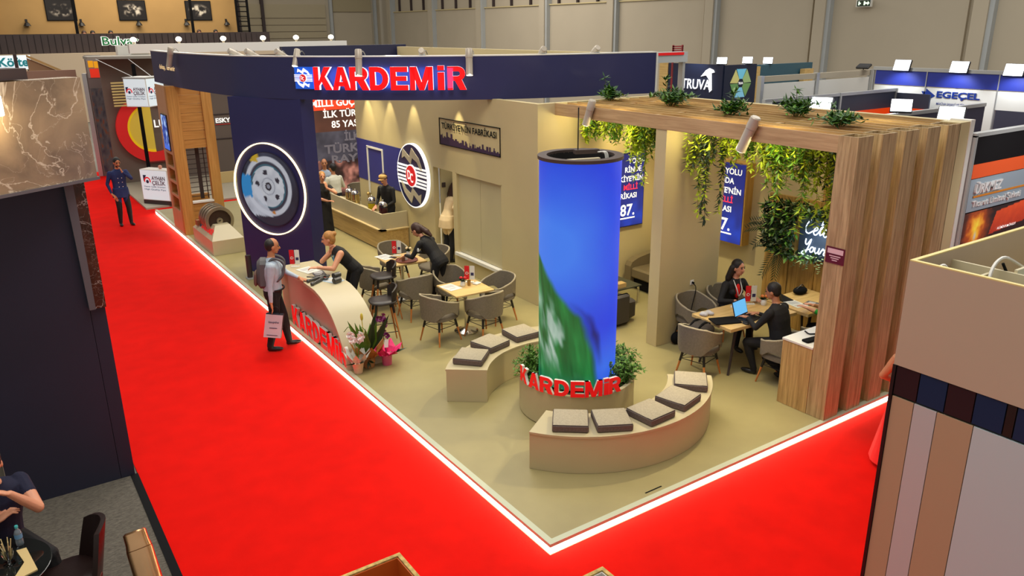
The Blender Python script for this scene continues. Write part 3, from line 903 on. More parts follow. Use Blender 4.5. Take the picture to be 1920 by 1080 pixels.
for ch, wd in zip('KARDEMİR', (.29, .29, .28, .28, .25, .32, .1, .27)):
    cl.append((ch, (y, wd))); y -= wd + .035
letters_thing('red KARDEMİR letters standing on the floor against the counter front', (.06, 6.3, FZ), cl,
              lambda ch, y_, wd: block(MB(), fx(.115, y_, FZ), ch, 0, 0, .34, wd, .05))

# ================================================================== LED COLUMN, PLANTER, BENCHES
LC = (2.1, 2.22)
lc = thing('led_column', 'tall cylindrical screen column showing a green feather on blue', 'screen', (LC[0], LC[1], FZ))
def ledfn(u, v):
    # u: angle 0..1 over the full turn, visible part near .30 .. .80
    x = (u - .43) / .20              # -1 .. 1 across the visible half, growing to the right
    x = -x if False else x
    n = vnoise(u * 22, v * 6, 31); n2 = vnoise(u * 50, v * 9, 37); n3 = vnoise(u * 5, v * 4, 41)
    base = mixc((26, 60, 214), (62, 124, 236), np.clip(1.1 - np.hypot((x + .45) * .8, (v - .62) * 3.0) + .35 * n3, 0, 1))
    base = mixc(base, (44, 74, 240), np.clip((x - .2) * .8, 0, 1))
    base = mixc(base, (88, 160, 246), np.clip(1 - np.hypot((x - .5), (v - .10) * 5), 0, 1) * .5)
    # leaf silhouette: right edge of the feather as a function of height
    edge = np.interp(v, [0, .07, .2, .34, .45, .55, .62], [.45, .38, .25, .08, -.30, -.62, -1.05]) + .16 * (n - .5)
    leaf = np.clip((edge - x) * 9, 0, 1)
    streak = vnoise((u * 60 + v * 6), v * 5, 43)
    green = mixc((8, 62, 26), (40, 150, 70), streak)
    whit = mixc((150, 168, 160), (226, 232, 228), n2)
    st2 = vnoise(u * 38 + v * 10, v * 7, 47); wmask = np.clip((st2 - .40) * 5, 0, 1) * np.clip((edge - .22 - x) * 5, 0, 1) * np.clip((.50 - v) * 8, 0, 1) * np.clip((v - .05) * 9, 0, 1)
    g = mixc(green, whit, wmask * .8)
    g = mixc(g, (20, 120, 150), np.clip((.08 - v) * 8, 0, 1) * .6)
    c = mixc(base, g, leaf)
    c = mixc(c, (10, 18, 70), np.clip(1 - np.abs(x - edge - .06) * 10, 0, 1) * np.clip((.42 - v) * 6, 0, 1) * np.clip((v - .1) * 6, 0, 1) * .8)
    return c
R_ = .5
AVIS = math.atan2(CAMPOS.y - LC[1], CAMPOS.x - LC[0])
def led_curve(a, b):
    t = AVIS + (a - .43) / .20 * (PI / 2)
    if a > 1 - 1e-9: t = AVIS + (-.43) / .20 * (PI / 2) + 0
    return V((LC[0] + R_ * math.cos(t), LC[1] + R_ * math.sin(t), .5 + 2.88 * b))
def led_curve(a, b):
    t = AVIS + (a - .43) * 2 * PI
    return V((LC[0] + R_ * math.cos(t), LC[1] + R_ * math.sin(t), .5 + 2.88 * b))
def ledfn2(u, v):
    return ledfn(.43 + (u - .43) * 2 * PI / (PI / 2) * .20, v)
so = print_sheet('curved_screen', None, 1, 1, 241, 150, ledfn2, vcol('print_screen', .95), lc, led_curve, 40)
mb = MB(); mb.lathe((LC[0], LC[1], 0), [(.495, .4), (.495, 3.36)], 40, cap=False); part('screen_core', mb, m_blackmat, lc)
m_rim = M('rim_brown', (70, 56, 50), .6)
mb = MB(); mb.ring(Frame((LC[0], LC[1], 3.36), (1, 0, 0), (0, 1, 0)), 0, 0, .41, .52, 0, .04, 0, 56); part('top_rim', mb, m_rim, lc)
mb = MB(); mb.lathe((LC[0], LC[1], 0), [(.41, 3.0), (.41, 3.37)], 40, cap=False); mb.lathe((LC[0], LC[1], 3.0), [(.4, 0), (.4, .01)], 32); part('inner_wall', mb, M('dark_inner', (18, 15, 14), .8), lc)
mb = MB(); mb.fbox(Frame((LC[0] - .38, LC[1] + .06, 3.3), (.8, -.22, 0), (0, 0, 1)), 0, .6, 0, .06, 0, .06); part('lamp_tube', mb, M('cream_tube', (220, 206, 170), .5), lc)
mb = MB()
for k in range(3):
    a = .3 + k * 2.1; mb.box(LC[0] + .38 * math.cos(a) - .012, LC[0] + .38 * math.cos(a) + .012, LC[1] + .38 * math.sin(a) - .012, LC[1] + .38 * math.sin(a) + .012, 3.02, 3.36)
mb2 = MB(); mb2.fbox(Frame((LC[0] - .05, LC[1] + .03, 3.40), (.8, -.3, 0), (.3, .8, 0)), 0, .3, 0, .1, 0, .05); part('controller_box', mb2, m_rim, lc)
mb3 = MB()
for k in range(3): mb3.tube(catmull([(LC[0] + .2 + k * .02, LC[1] - .08, 3.42), (LC[0] + .28 + k * .02, LC[1] - .12, 3.4), (LC[0] + .3 + k * .02, LC[1] - .14, 3.2)], 5), .008, 6)
part('cable_loop', mb3, m_white, lc)
mb4 = MB(); mb4.cone((LC[0], LC[1] + .05, 3.4), .008, (LC[0], LC[1] + .05, 3.95), .008, 6); part('antenna_rod', mb4, m_black, lc)

m_bench = M('bench_lacquer', (194, 180, 142), .45, noise=(1.5, .03))
pl = thing('round_planter', 'round beige planter ring around the foot of the screen column', 'planter', (LC[0], LC[1], FZ))
mb = MB(); mb.lathe((LC[0], LC[1], 0), [(.745, FZ), (.755, FZ + .01), (.755, .54), (.70, .54), (.70, .46), (.3, .46)], 56, cap=False); part('planter_wall', mb, m_bench, pl, 35)
mb = MB(); mb.lathe((LC[0], LC[1], 0), [(.70, .46), (.48, .47)], 40, cap=False); part('soil', mb, M('soil', (60, 44, 30), .95), pl)
tl = []
for ch, deg, wd in zip('KARDEMİR', (170, 187, 202, 217.5, 232, 247, 259.5, 269), (.19, .19, .19, .19, .17, .22, .07, .19)):
    tl.append((ch, (deg, wd)))
def mk(ch, deg, wd):
    a = math.radians(deg); n_ = V((math.cos(a), math.sin(a), 0)); r = V((-math.sin(a), math.cos(a), 0))
    F = Frame(V((LC[0], LC[1], 0)) + n_ * .735, r, (0, 0, 1)); return block(MB(), F, ch, -wd / 2, .545, .21, wd, .035)
letters_thing('red KARDEMİR letters curving round the rim of the planter', (LC[0], LC[1], .54), tl, mk)

def bench(label, a0, a1):
    t = thing('curved_bench', label, 'bench', (LC[0] + 1.45 * math.cos(math.radians((a0 + a1) / 2)), LC[1] + 1.45 * math.sin(math.radians((a0 + a1) / 2)), FZ))
    F = Frame((LC[0], LC[1], 0), (1, 0, 0), (0, 1, 0))
    mb = MB(); mb.ring(F, 0, 0, 1.19, 1.735, FZ, .515, 0, 60, math.radians(a0), math.radians(a1)); part('bench_body', mb, m_bench, t, 30)
    mb = MB(); mb.ring(F, 0, 0, 1.18, 1.745, .515, .54, 0, 60, math.radians(a0), math.radians(a1)); part('bench_top', mb, m_bench, t, 30)
bench('curved beige bench behind the screen column carrying three cushions', 62, 142)
bench('curved beige bench in front of the screen column carrying five cushions', 213.5, 321)
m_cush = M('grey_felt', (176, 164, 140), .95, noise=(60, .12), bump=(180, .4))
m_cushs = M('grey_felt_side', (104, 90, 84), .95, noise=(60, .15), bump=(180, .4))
m_pipe = M('felt_piping', (64, 56, 54), .9)
def cushion(label, deg, r, rot, first=[None]):
    a = math.radians(deg); loc = (LC[0] + r * math.cos(a), LC[1] + r * math.sin(a), .541)
    if first[0] is None:
        t = thing('seat_cushion', label, 'cushion', (0, 0, 0), 'grey cushions on the curved benches')
        s = .205
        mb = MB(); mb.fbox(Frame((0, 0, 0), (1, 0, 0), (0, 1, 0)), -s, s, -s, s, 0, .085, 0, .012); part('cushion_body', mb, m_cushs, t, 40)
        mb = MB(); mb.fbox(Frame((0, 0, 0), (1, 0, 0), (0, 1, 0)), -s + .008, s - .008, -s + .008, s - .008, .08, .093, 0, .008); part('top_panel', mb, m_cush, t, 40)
        mb = MB()
        mb.tube([(-s + .01, -s + .01, .084), (s - .01, -s + .01, .084), (s - .01, s - .01, .084), (-s + .01, s - .01, .084)], .006, 6, 0, True)
        part('piping', mb, m_pipe, t)
        first[0] = t; t.location = loc; t.rotation_euler = (0, 0, a + rot); return
    copy_thing(first[0], loc, a + rot, label)
OR = ['first', 'second', 'third', 'fourth', 'fifth']
for i, (d, r, ro) in enumerate([(228.5, 1.46, .05), (247, 1.47, -.1), (267, 1.47, .12), (288, 1.46, -.05), (309, 1.47, .1)]):
    cushion(OR[i] + ' grey felt cushion from the left end of the front bench', d, r, ro)
for i, (d, r, ro) in enumerate([(129, 1.47, .06), (108, 1.47, -.06), (85, 1.48, .08)]):
    cushion(OR[i] + ' grey felt cushion from the left end of the rear bench', d, r, ro)

# ================================================================== BAR
m_barw = wood('bar_wood', (176, 142, 84), (206, 174, 112), 1, .8, .5)
br = thing('bar_counter', 'L-shaped bar counter with wood front and cream upstand', 'counter', (3.6, 12, FZ))
mb = MB(); mb.box(3.31, 3.36, 10.7, 13.75, .09, .54); mb.box(3.36, 3.98, 10.7, 10.75, .09, .54); part('wood_front', mb, m_barw, br)
mb = MB(); mb.box(3.27, 3.42, 10.66, 13.75, .54, .565); mb.box(3.27, 3.985, 10.66, 10.8, .54, .565); part('ledge', mb, M('ledge_cream', (216, 192, 140), .5), br)
mb = MB(); mb.box(3.34, 3.38, 10.73, 13.7, .565, .92); mb.box(3.38, 3.985, 10.73, 10.77, .565, .92); part('upstand', mb, m_ctr, br)
mb = MB(); mb.box(3.38, 3.62, 10.77, 13.7, .78, .82); part('worktop', mb, m_ctr, br)
mb = MB(); mb.box(3.34, 3.37, 13.4, 13.7, FZ, .54); part('end_post', mb, m_ctr, br)
m_chrome = M('chrome', (220, 216, 205), .12, 1.0)
m_glass = M('clear_glass', (235, 240, 240), .02, 0, trans=1.0)
disp = [(3.5, 12.85, None, 'empty steel drinks dispenser at the far end of the bar'), (3.5, 12.5, None, 'second steel drinks dispenser from the far end of the bar'),
        (3.5, 11.55, (200, 176, 20), 'drinks dispenser filled with yellow juice on the bar'), (3.5, 10.95, (60, 10, 24), 'drinks dispenser filled with dark red juice at the near end of the bar')]
for x, y, c, lb in disp:
    t = thing('drinks_dispenser', lb, 'dispenser', (x, y, .82), 'drinks dispensers on the bar')
    mb = MB(); mb.lathe((x, y, .82), [(.10, 0), (.11, .02), (.11, .05)], 20); part('base', mb, m_chrome, t, 40)
    if c:
        mb = MB(); mb.lathe((x, y, .87), [(.095, 0), (.1, .02), (.1, .15), (.095, .155)], 20); part('juice', mb, M('juice_%d' % c[0], c, .15), t, 40)
        mb = MB(); mb.lathe((x, y, 1.025), [(.1, 0), (.1, .06)], 20, cap=False); part('glass_tank', mb, m_glass, t, 40)
    else:
        mb = MB(); mb.lathe((x, y, .87), [(.1, 0), (.1, .2)], 20); part('steel_tank', mb, M('steel_gold', (206, 184, 130), .2, .9), t, 40)
    mb = MB(); mb.lathe((x, y, 1.085), [(.105, 0), (.105, .015), (.09, .05), (.05, .08), (.012, .09)], 20); mb.ell((x, y, 1.19), (.018, .018, .018)); part('lid', mb, m_chrome, t, 40)
    mb = MB(); mb.cone((x - .1, y, .90), .014, (x - .15, y, .90), .012, 8); part('tap', mb, m_chrome, t)
mb = MB(); mb.fbox(Frame((3.58, 11.2, .821), (.7, .7, 0), (-.3, .3, .9)), 0, .16, 0, .2, 0, .004); single('menu_card', mb, m_white, 'white card leaning between the dispensers on the bar', 'card')

# ================================================================== CHAIRS, STOOLS, TABLES
m_fab = M('chair_fabric', (126, 116, 98), .9, noise=(40, .1), bump=(150, .3))
m_fabd = M('chair_fabric_seat', (112, 102, 86), .9, noise=(40, .1))
m_cw = wood('chair_leg_wood', (170, 96, 40), (206, 132, 66), 2, 2, .45)
m_stool = M('stool_leather', (42, 34, 30), .4, bump=(90, .1))
def shell(mb, ra, rb, ztop, zbot, amax, th=.028, flare=.05, n=36, zoff=0):
    """tub back: angle 0 is straight behind (-x); ztop/zbot functions of |angle| in degrees"""
    rows = []
    for i in range(n + 1):
        a = -amax + 2 * amax * i / n; ar = math.radians(a); zt, zb = ztop(abs(a)), zbot(abs(a)); row = []
        for k in range(7):
            z = zb + (zt - zb) * k / 6; f = 1 + flare * max(0, (z - .42 - zoff)) / .38
            row.append(V((-ra * f * math.copysign(abs(math.cos(ar)) ** .8, math.cos(ar)), rb * f * math.copysign(abs(math.sin(ar)) ** .8, math.sin(ar)), z)))
        for k in range(6, -1, -1):
            z = zb + (zt - zb) * k / 6; f = 1 + flare * max(0, (z - .42 - zoff)) / .38; q = 1 - th / ra
            row.append(V((-ra * f * q * math.copysign(abs(math.cos(ar)) ** .8, math.cos(ar)), rb * f * q * math.copysign(abs(math.sin(ar)) ** .8, math.sin(ar)), z)))
        rows.append(row)
    mb.grid(rows, close_u=True); mb.add(rows[0], [tuple(range(len(rows[0])))]); mb.add(rows[-1], [tuple(reversed(range(len(rows[-1]))))])
def seatpad(mb, ra, rb, z0, z1, n=28):
    P = [(.90, z0), (1.0, z0 + .012), (1.0, z1 - .02), (.93, z1), (.5, z1 + .006), (.05, z1 + .006)]
    rows = []
    for k, z in P:
        rows.append([V((math.copysign(abs(math.cos(t)) ** .7, math.cos(t)) * ra * k, math.copysign(abs(math.sin(t)) ** .7, math.sin(t)) * rb * k, z)) for t in [2 * PI * i / n for i in range(n)]])
    mb.grid(rows, close_u=True); mb.add(rows[0], [tuple(reversed(range(n)))]); mb.add(rows[-1], [tuple(range(n))])
def legs(t, h, top, foot, split=.42, wood_=None):
    for sx in (1, -1):
        for sy in (1, -1):
            a = V((top * sx, top * sy, h)); b = V((foot * sx, foot * sy, 0)); m_ = a.lerp(b, split)
            mb = MB(); mb.cone(m_, .017, b, .011, 10); o = part('leg', mb, m_cw, t, 40)
            mb = MB(); mb.cone(a, .021, m_, .018, 10); part('leg_sleeve', mb, m_black, o, 40)
def itp(xs, ys): return lambda a: float(np.interp(a, xs, ys))
def make_tub():
    t = thing('tub_chair', '', 'chair', (0, 0, 0), 'grey tub chairs on the stand')
    mb = MB(); shell(mb, .285, .29, itp([0, 40, 75, 110, 138], [.80, .79, .73, .66, .64]), itp([0, 32, 48, 70, 92, 112, 138], [.40, .40, .47, .535, .535, .45, .42]), 138); part('backrest', mb, m_fab, t, 50)
    mb = MB(); mb.tube([V((-.287 * (1 + .05 * (itp([0, 40, 75, 110, 138], [.80, .79, .73, .66, .64])(abs(a)) - .42) / .38) * .95 * math.copysign(abs(math.cos(math.radians(a))) ** .8, math.cos(math.radians(a))),
                            .292 * (1 + .05 * .8) * .95 * math.copysign(abs(math.sin(math.radians(a))) ** .8, math.sin(math.radians(a))), itp([0, 40, 75, 110, 138], [.80, .79, .73, .66, .64])(abs(a)))) for a in range(-136, 137, 8)], .016, 6)
    part('top_roll', mb, M('chair_fabric_edge', (170, 158, 132), .9), t, 60)
    mb = MB(); seatpad(mb, .265, .262, .39, .47); part('seat', mb, m_fabd, t, 50)
    legs(t, .395, .16, .235)
    mb = MB(); h = .27; q = .19
    mb.tube([(q, q, h), (q, -q, h), (-q, -q, h), (-q, q, h)], .006, 6, 0, True); mb.tube([(q, q, h), (-q, -q, h)], .005, 6); mb.tube([(q, -q, h), (-q, q, h)], .005, 6)
    part('wire_stretcher', mb, m_black, t)
    return t
tub = make_tub()
first_used = []
def put(proto, x, y, deg, label, z=FZ):
    if proto.name not in first_used:
        first_used.append(proto.name); proto.location = (x, y, z); proto.rotation_euler = (0, 0, math.radians(deg)); proto['label'] = label
        KIDS[proto.name] = [(c, children(c)) for c in children(proto)]; return proto
    return copy_thing(proto, (x, y, z), math.radians(deg), label)
put(tub, 1.76, 5.28, 12, 'grey tub chair left of the square table, nearest the dark bar stools')
put(tub, 2.42, 5.0, 98, 'grey tub chair seen from behind, close to the rear bench cushions')
put(tub, 3.02, 5.52, 185, 'grey tub chair right of the square table, nearest the wall corner')
put(tub, 2.55, 6.28, -95, 'grey tub chair on the far side of the square table with the red flower')
put(tub, 1.95, 6.5, 92, 'grey tub chair seen from behind beside the bending waitress')
put(tub, 1.62, 7.35, 8, 'grey tub chair left of the table with the brown tray')
put(tub, 2.5, 8.42, -92, 'grey tub chair behind the table with the brown tray, next to the bar')
put(tub, 3.0, 7.72, 185, 'grey tub chair right of the bending waitress, half hidden by her')
put(tub, 4.13, 1.95, 14, 'grey tub chair with a dark backpack on its seat')
put(tub, 4.93, 2.78, -92, 'empty grey tub chair against the partition wall beside the woman in black')
put(tub, 5.62, 2.78, -95, 'grey tub chair the dark-haired woman in black sits on')
put(tub, 4.86, 1.08, 92, 'grey tub chair the man in the dark suit sits on')
put(tub, 5.72, 1.06, 95, 'grey tub chair behind the suited man, partly hidden by the timber post')
put(tub, 1.55, 13.9, 150, 'grey tub chair with its back to the timber tower by the far table')
put(tub, 2.35, 13.35, 170, 'grey tub chair behind the blue column edge by the far table')
put(tub, 4.75, 15.2, 80, 'dark grey tub chair at the far end of the bar near the media wall')
def make_stool():
    t = thing('bar_stool', '', 'stool', (0, 0, 0), 'dark bar stools at the counter')
    mb = MB(); seatpad(mb, .22, .215, .735, .775); part('seat', mb, m_stool, t, 50)
    mb = MB(); shell(mb, .215, .21, itp([0, 35, 62], [1.0, .985, .93]), itp([0, 12, 20, 45, 62], [.83, .83, .83, .74, .74]), 62, .022, .12, 24, .35); part('backrest', mb, m_stool, t, 50)
    legs(t, .74, .12, .23, .22)
    mb = MB(); h = .28; q = .193; mb.tube([(q, q, h), (q, -q, h), (-q, -q, h), (-q, q, h)], .007, 6, 0, True); part('foot_ring', mb, m_black, t)
    return t
st = make_stool()
put(st, .93, 5.6, 165, 'dark bar stool nearest the flower pots')
put(st, 1.5, 6.78, 170, 'dark bar stool farther from the flower pots, in front of a tub chair')

m_top = wood('table_wood', (196, 160, 96), (222, 190, 130), 0, 1, .4)
def sq_table(x, y, rot, label, s=.35):
    t = thing('square_table', label, 'table', (x, y, FZ)); t.rotation_euler = (0, 0, rot)
    def lp(n, mb, m, sm=None):
        me = mesh_of(mb, n, m, (0, 0, 0), sm); o = bpy.data.objects.new(n, me); COL.objects.link(o); o.parent = t
    mb = MB(); mb.fbox(Frame((0, 0, 0), (1, 0, 0), (0, 1, 0)), -s, s, -s, s, .735, .765, 0, .005); lp('tabletop', mb, m_top)
    mb = MB(); mb.cone((0, 0, .05), .03, (0, 0, .735), .03, 16); lp('pedestal', mb, m_chrome, 40)
    mb = MB(); mb.lathe((0, 0, 0), [(.2, 0), (.2, .015), (.1, .035), (.035, .06)], 24); lp('foot_plate', mb, m_chrome, 40)
    return t
sq_table(2.30, 5.38, -.05, 'square wooden table with a red flower near the rear bench')
sq_table(2.22, 7.5, -.05, 'square wooden table carrying the brown tray')
sq_table(2.0, 14.0, .2, 'small table between the timber tower and the blue column')
def rect_table(x, y, rot, lx, ly, label):
    t = thing('meeting_table', label, 'table', (x, y, FZ)); t.rotation_euler = (0, 0, rot)
    def lp(n, mb, m): 
        me = mesh_of(mb, n, m); o = bpy.data.objects.new(n, me); COL.objects.link(o); o.parent = t
    F0 = Frame((0, 0, 0), (1, 0, 0), (0, 1, 0))
    mb = MB(); mb.fbox(F0, -lx / 2, lx / 2, -ly / 2, ly / 2, .715, .765, 0, .004); lp('tabletop', mb, m_top)
    for sx in (1, -1):
        for sy in (1, -1):
            mb = MB(); mb.cone((sx * (lx / 2 - .3), sy * (ly / 2 - .18), .715), .025, (sx * (lx / 2 - .12), sy * (ly / 2 - .1), 0), .017, 8); lp('leg', mb, m_dkbrown)
rect_table(5.02, 1.92, -.06, 1.35, .78, 'wooden meeting table with the blue-screen laptop')
rect_table(6.22, 1.72, -.04, .98, .82, 'second wooden table near the neon sign wall')

# sofa corner behind the screen column
m_sofa = M('sofa_leather', (118, 104, 76), .55, bump=(60, .1))
m_sofad = M('armchair_dark', (62, 58, 56), .6, bump=(60, .1))
sf = thing('sofa', 'taupe sofa with rounded arms in the corner behind the screen column', 'sofa', (6.4, 4.9, FZ))
F0 = Frame((0, 0, 0), (1, 0, 0), (0, 1, 0))
mb = MB(); mb.fbox(F0, 6.02, 6.75, 4.25, 5.45, .3, .5, 0, .03); part('seat', mb, m_sofa, sf, 40)
mb = MB(); mb.fbox(F0, 6.58, 6.79, 4.25, 5.45, .4, 1.0, 0, .05); part('backrest', mb, m_sofa, sf, 40)
for y0 in (4.1, 5.44):
    mb = MB(); pr_ = [(6.0, .2), (6.0, .52), (6.05, .60), (6.2, .66), (6.45, .70), (6.75, .72), (6.75, .2)]
    mb.prism(Frame((0, y0, 0), (1, 0, 0), (0, 0, 1)), pr_, -.16, 0); part('armrest', mb, m_sofa, sf)
mb = MB(); mb.box(6.1, 6.75, 4.2, 5.5, FZ + .02, .3); part('plinth', mb, m_blackmat, sf)
ct = thing('coffee_table', 'low glass coffee table on chrome legs in front of the sofa', 'table', (5.35, 5.0, FZ))
mb = MB(); mb.fbox(F0, 5.05, 5.62, 4.72, 5.35, .40, .42); part('glass_top', mb, M('dark_glass', (60, 64, 56), .08), ct)
for x, y in ((5.08, 4.76), (5.58, 4.76), (5.08, 5.31), (5.58, 5.31)):
    mb = MB(); mb.cone((x, y, FZ), .022, (x, y, .41), .022, 12); part('leg', mb, m_chrome, ct, 40)
mb = MB(); mb.box(5.12, 5.3, 4.78, 4.92, .42, .5); single('napkin_box', mb, m_top, 'small cream box on the glass coffee table', 'box')
ac = thing('armchair', 'dark grey armchair seen from behind beside the screen column', 'chair', (4.6, 4.45, FZ))
mb = MB(); mb.fbox(F0, 4.28, 4.72, 4.02, 4.14, FZ + .02, .62, 0, .04); mb.fbox(F0, 4.28, 4.4, 4.1, 4.75, FZ + .02, .7, 0, .04); part('armrest', mb, m_sofad, ac, 40)
mb = MB(); mb.fbox(F0, 4.4, 4.95, 4.12, 4.72, FZ + .05, .45, 0, .04); part('seat', mb, m_sofad, ac, 40)

# lit posters
def poster(name, label, F, W, H, D, lines, small, frame_mat):
    t = thing(name, label, 'poster', F.p(W / 2, 0, 0))
    def fn(u, v):
        n = vnoise(u * 5, v * 7, 51); c = mixc((12, 28, 110), (16, 40, 150), n)
        d = np.clip(1 - np.hypot(u - .85, (v - .1) * 2.2), 0, 1); return mixc(c, (40, 90, 240), d * n)
    mb = MB(); mb.fbox(F, -.02, W + .02, -.02, H + .02, 0, D - .01); part('light_box', mb, frame_mat, t)
    print_sheet('poster_print', Frame(F.p(0, 0, D), F.r, F.u), W, H, 24, 36, fn, vcol('print_poster', .8), t)
    mw = m_lwhite
    for s, u_, v_, h_, al, red in lines:
        mb = MB(); text(mb, F, s, u_, v_, h_, None, .02, w0=D + .004, align=al)
        part('lettering', mb, M('poster_red', (236, 50, 70), .5, emit=.8) if red else mw, t)
    mb = MB(); mb.fbox(F, W * .35, W * .80, .14, .165, D + .002, D + .006); part('underline', mb, mw, t)
m_gold = wood('poster_frame_wood', (176, 132, 60), (206, 166, 86), 2, 1, .5)
poster('poster', 'blue lit poster partly hidden behind the screen column', fy(5.42, 5.7, 1.27), 1.02, 1.36, .06,
       [('YOLU', .96, 1.18, .10, 'r', 0), ('RİNDE', .94, 1.02, .10, 'r', 0), ("TÜRKİYE'NİN", .99, .85, .10, 'r', 0), ('MİLLİ', .86, .69, .10, 'r', 1), ('FABRİKASI', .84, .53, .10, 'r', 0), ("87.", .80, .2, .22, 'r', 0)], 0, m_navy)
poster('poster', 'blue lit poster in a deep wooden box right of the partition wall', fx(6.8, 4.42, 1.29), 1.02, 1.37, .2,
       [('YOLU', .95, 1.18, .10, 'r', 0), ('NDA', .80, 1.02, .10, 'r', 0), ("TÜRKİYE'NİN", .96, .85, .10, 'r', 0), ('MİLLİ', .80, .69, .10, 'r', 1), ('FABRİKASI', .78, .53, .10, 'r', 0), ("87.", .78, .2, .22, 'r', 0)], 0, m_gold)

# neon sign wall
m_nw = wood('neon_wall_wood', (150, 112, 52), (196, 156, 84), 2, 1, .5)
nwp = thing('timber_wall_panel', 'vertical timber boards behind the neon sign in the meeting room', 'panel', (6.75, 1.7, FZ))
for k in range(11):
    y1 = 3.0 - k * .245
    mb = MB(); mb.box(6.765 - (.012 if k % 2 else 0), 6.80, y1 - .238, y1, FZ, 2.25 if k < 4 else 3.4); part('board', mb, m_nw, nwp)
ns = thing('neon_sign', 'white script neon sign glowing among leaves on the timber wall', 'sign', (6.68, 1.9, 1.6))
F = fx(6.70, 2.30, 1.42)
m_neon = M('neon_tube', (222, 236, 255), .4, emit=2.6)
GL = {  # script strokes, unit em, x advance last
 'C': ([[(.62, .82), (.5, .98), (.28, .86), (.12, .5), (.2, .12), (.42, .04), (.66, .24)]], .66),
 'e': ([[(.0, .2), (.2, .3), (.3, .42), (.2, .5), (.08, .36), (.1, .1), (.25, .02), (.42, .2)]], .40),
 'l': ([[(.0, .2), (.2, .6), (.26, .95), (.16, .98), (.1, .5), (.14, .08), (.3, .16)]], .30),
 'b': ([[(.0, .2), (.18, .6), (.24, .95), (.14, .95), (.08, .4), (.12, .06), (.3, .08), (.34, .36), (.2, .42), (.42, .36)]], .42),
 'r': ([[(.0, .2), (.12, .46), (.16, .36), (.3, .4), (.26, .1), (.34, .03), (.44, .2)]], .42),
 'a': ([[(.38, .42), (.2, .46), (.06, .24), (.14, .04), (.3, .14), (.4, .44), (.36, .1), (.44, .03), (.54, .2)]], .52),
 't': ([[(.0, .2), (.18, .6), (.2, .86), (.12, .3), (.16, .05), (.3, .16)], [(.0, .58), (.32, .64)]], .30),
 'Y': ([[(.06, .9), (.1, .6), (.26, .52), (.46, .94), (.4, .4), (.22, -.2), (.0, -.16), (.1, .0), (.5, .2)]], .52),
 'o': ([[(.12, .4), (.04, .2), (.14, .03), (.3, .14), (.28, .36), (.14, .42), (.3, .36), (.42, .38)]], .40),
 'u': ([[(.0, .42), (.04, .1), (.16, .03), (.3, .2), (.32, .44), (.32, .1), (.42, .04), (.5, .2)]], .48)}
def script(word, u0, v0, s):
    mb = MB(); u_ = u0
    for ch in word:
        st_, adv = GL[ch]
        for pl_ in st_:
            mb.tube(catmull([F.p(u_ + (a + b * .18) * s, v0 + b * s, .03) for a, b in pl_], 4), .0095, 6)
        u_ += adv * s
    return mb
part('neon_line', script('Celebrate', .06, .32, .25), m_neon, ns, 60)
part('neon_line', script('Your', .08, .03, .23), m_neon, ns, 60)
mb = MB(); mb.fbox(F, -.02, 1.4, -.08, .64, -.03, 0); part('backing_board', mb, M('neon_board', (36, 48, 62), .6), ns)
l = bpy.data.lights.new('neon_glow_light', 'POINT'); l.energy = 9; l.color = (.6, .78, 1); l.shadow_soft_size = .2
lo = bpy.data.objects.new('neon_glow_light', l); COL.objects.link(lo); lo.location = (6.45, 1.95, 1.7)

# low cabinet against the pergola post
cb = thing('low_cabinet', 'low timber cabinet with a white top against the front pergola post', 'cabinet', (4.7, .5, FZ))
mb = MB(); mb.box(4.355, 5.05, .295, .74, FZ, .96); part('body', mb, wood('cabinet_wood', (150, 116, 66), (204, 168, 108), 2, 1, .5), cb)
mb = MB(); mb.box(4.35, 5.06, .292, .75, .96, .985); part('white_top', mb, m_white, cb)
mb = MB(); mb.fbox(Frame((4.42, .42, .986), (.9, -.1, 0), (.1, .9, 0)), 0, .3, 0, .1, 0, .03, 0, .006); single('black_box', mb, m_blackmat, 'flat black box lying on the white cabinet top', 'box')
mb = MB(); mb.tube(catmull([(4.75, .7, .995), (4.7, .6, 1.0), (4.78, .55, .995), (4.72, .48, .995), (4.8, .42, .995)], 6), .01, 6); single('cable_coil', mb, m_black, 'black cable lying on the white cabinet top', 'cable', 60)

# ================================================================== TIMBER TOWER AND WHEEL DISPLAY (far left of the stand)
m_tw = wood('tower_wood', (176, 122, 54), (204, 152, 80), 2, .8, .5)
m_twh = wood('tower_wood_h', (168, 114, 50), (200, 146, 76), 0, .8, .5)
m_twl = wood('tower_front', (196, 150, 108), (214, 172, 130), 2, .8, .5)
tw = thing('timber_tower', 'tall timber display tower with shelf niches and a small screen', 'tower', (.5, 15.5, FZ))
xf = .02
mb = MB(); mb.box(xf, xf + .26, 14.94, 15.12, FZ, TOP); part('corner_post', mb, m_tw, tw)
mb = MB(); mb.box(.79, 1.02, 14.94, 15.12, FZ, TOP); part('corner_post', mb, m_tw, tw)
for k in range(7):
    mb = MB(); mb.box(.28, .79, 14.97, 15.02, 2.17 + k * .21, 2.17 + k * .21 + .20); part('plank', mb, m_twh, tw)
for k in range(4):
    mb = MB(); mb.box(.28, .79, 14.97, 15.02, FZ + k * .19, FZ + k * .19 + .182); part('plank', mb, m_twh, tw)
mb = MB(); mb.box(.28, .79, 14.93, 15.1, .835, .875); part('window_sill', mb, m_white, tw)
ny = [15.21, 15.62]; 
mb = MB(); mb.box(xf, xf + .03, 15.12, 15.2, FZ, TOP); mb.box(xf, xf + .03, 15.95, 16.15, FZ, TOP); mb.box(xf, xf + .03, 15.2, 15.95, 2.02, TOP); mb.box(xf, xf + .03, 15.2, 15.95, FZ, .62)
for k in range(1, 4): mb.box(xf, xf + .03, 15.2, 15.95, .62 + k * .35 - .03, .62 + k * .35 + .03)
part('front_panel', mb, m_twl, tw)
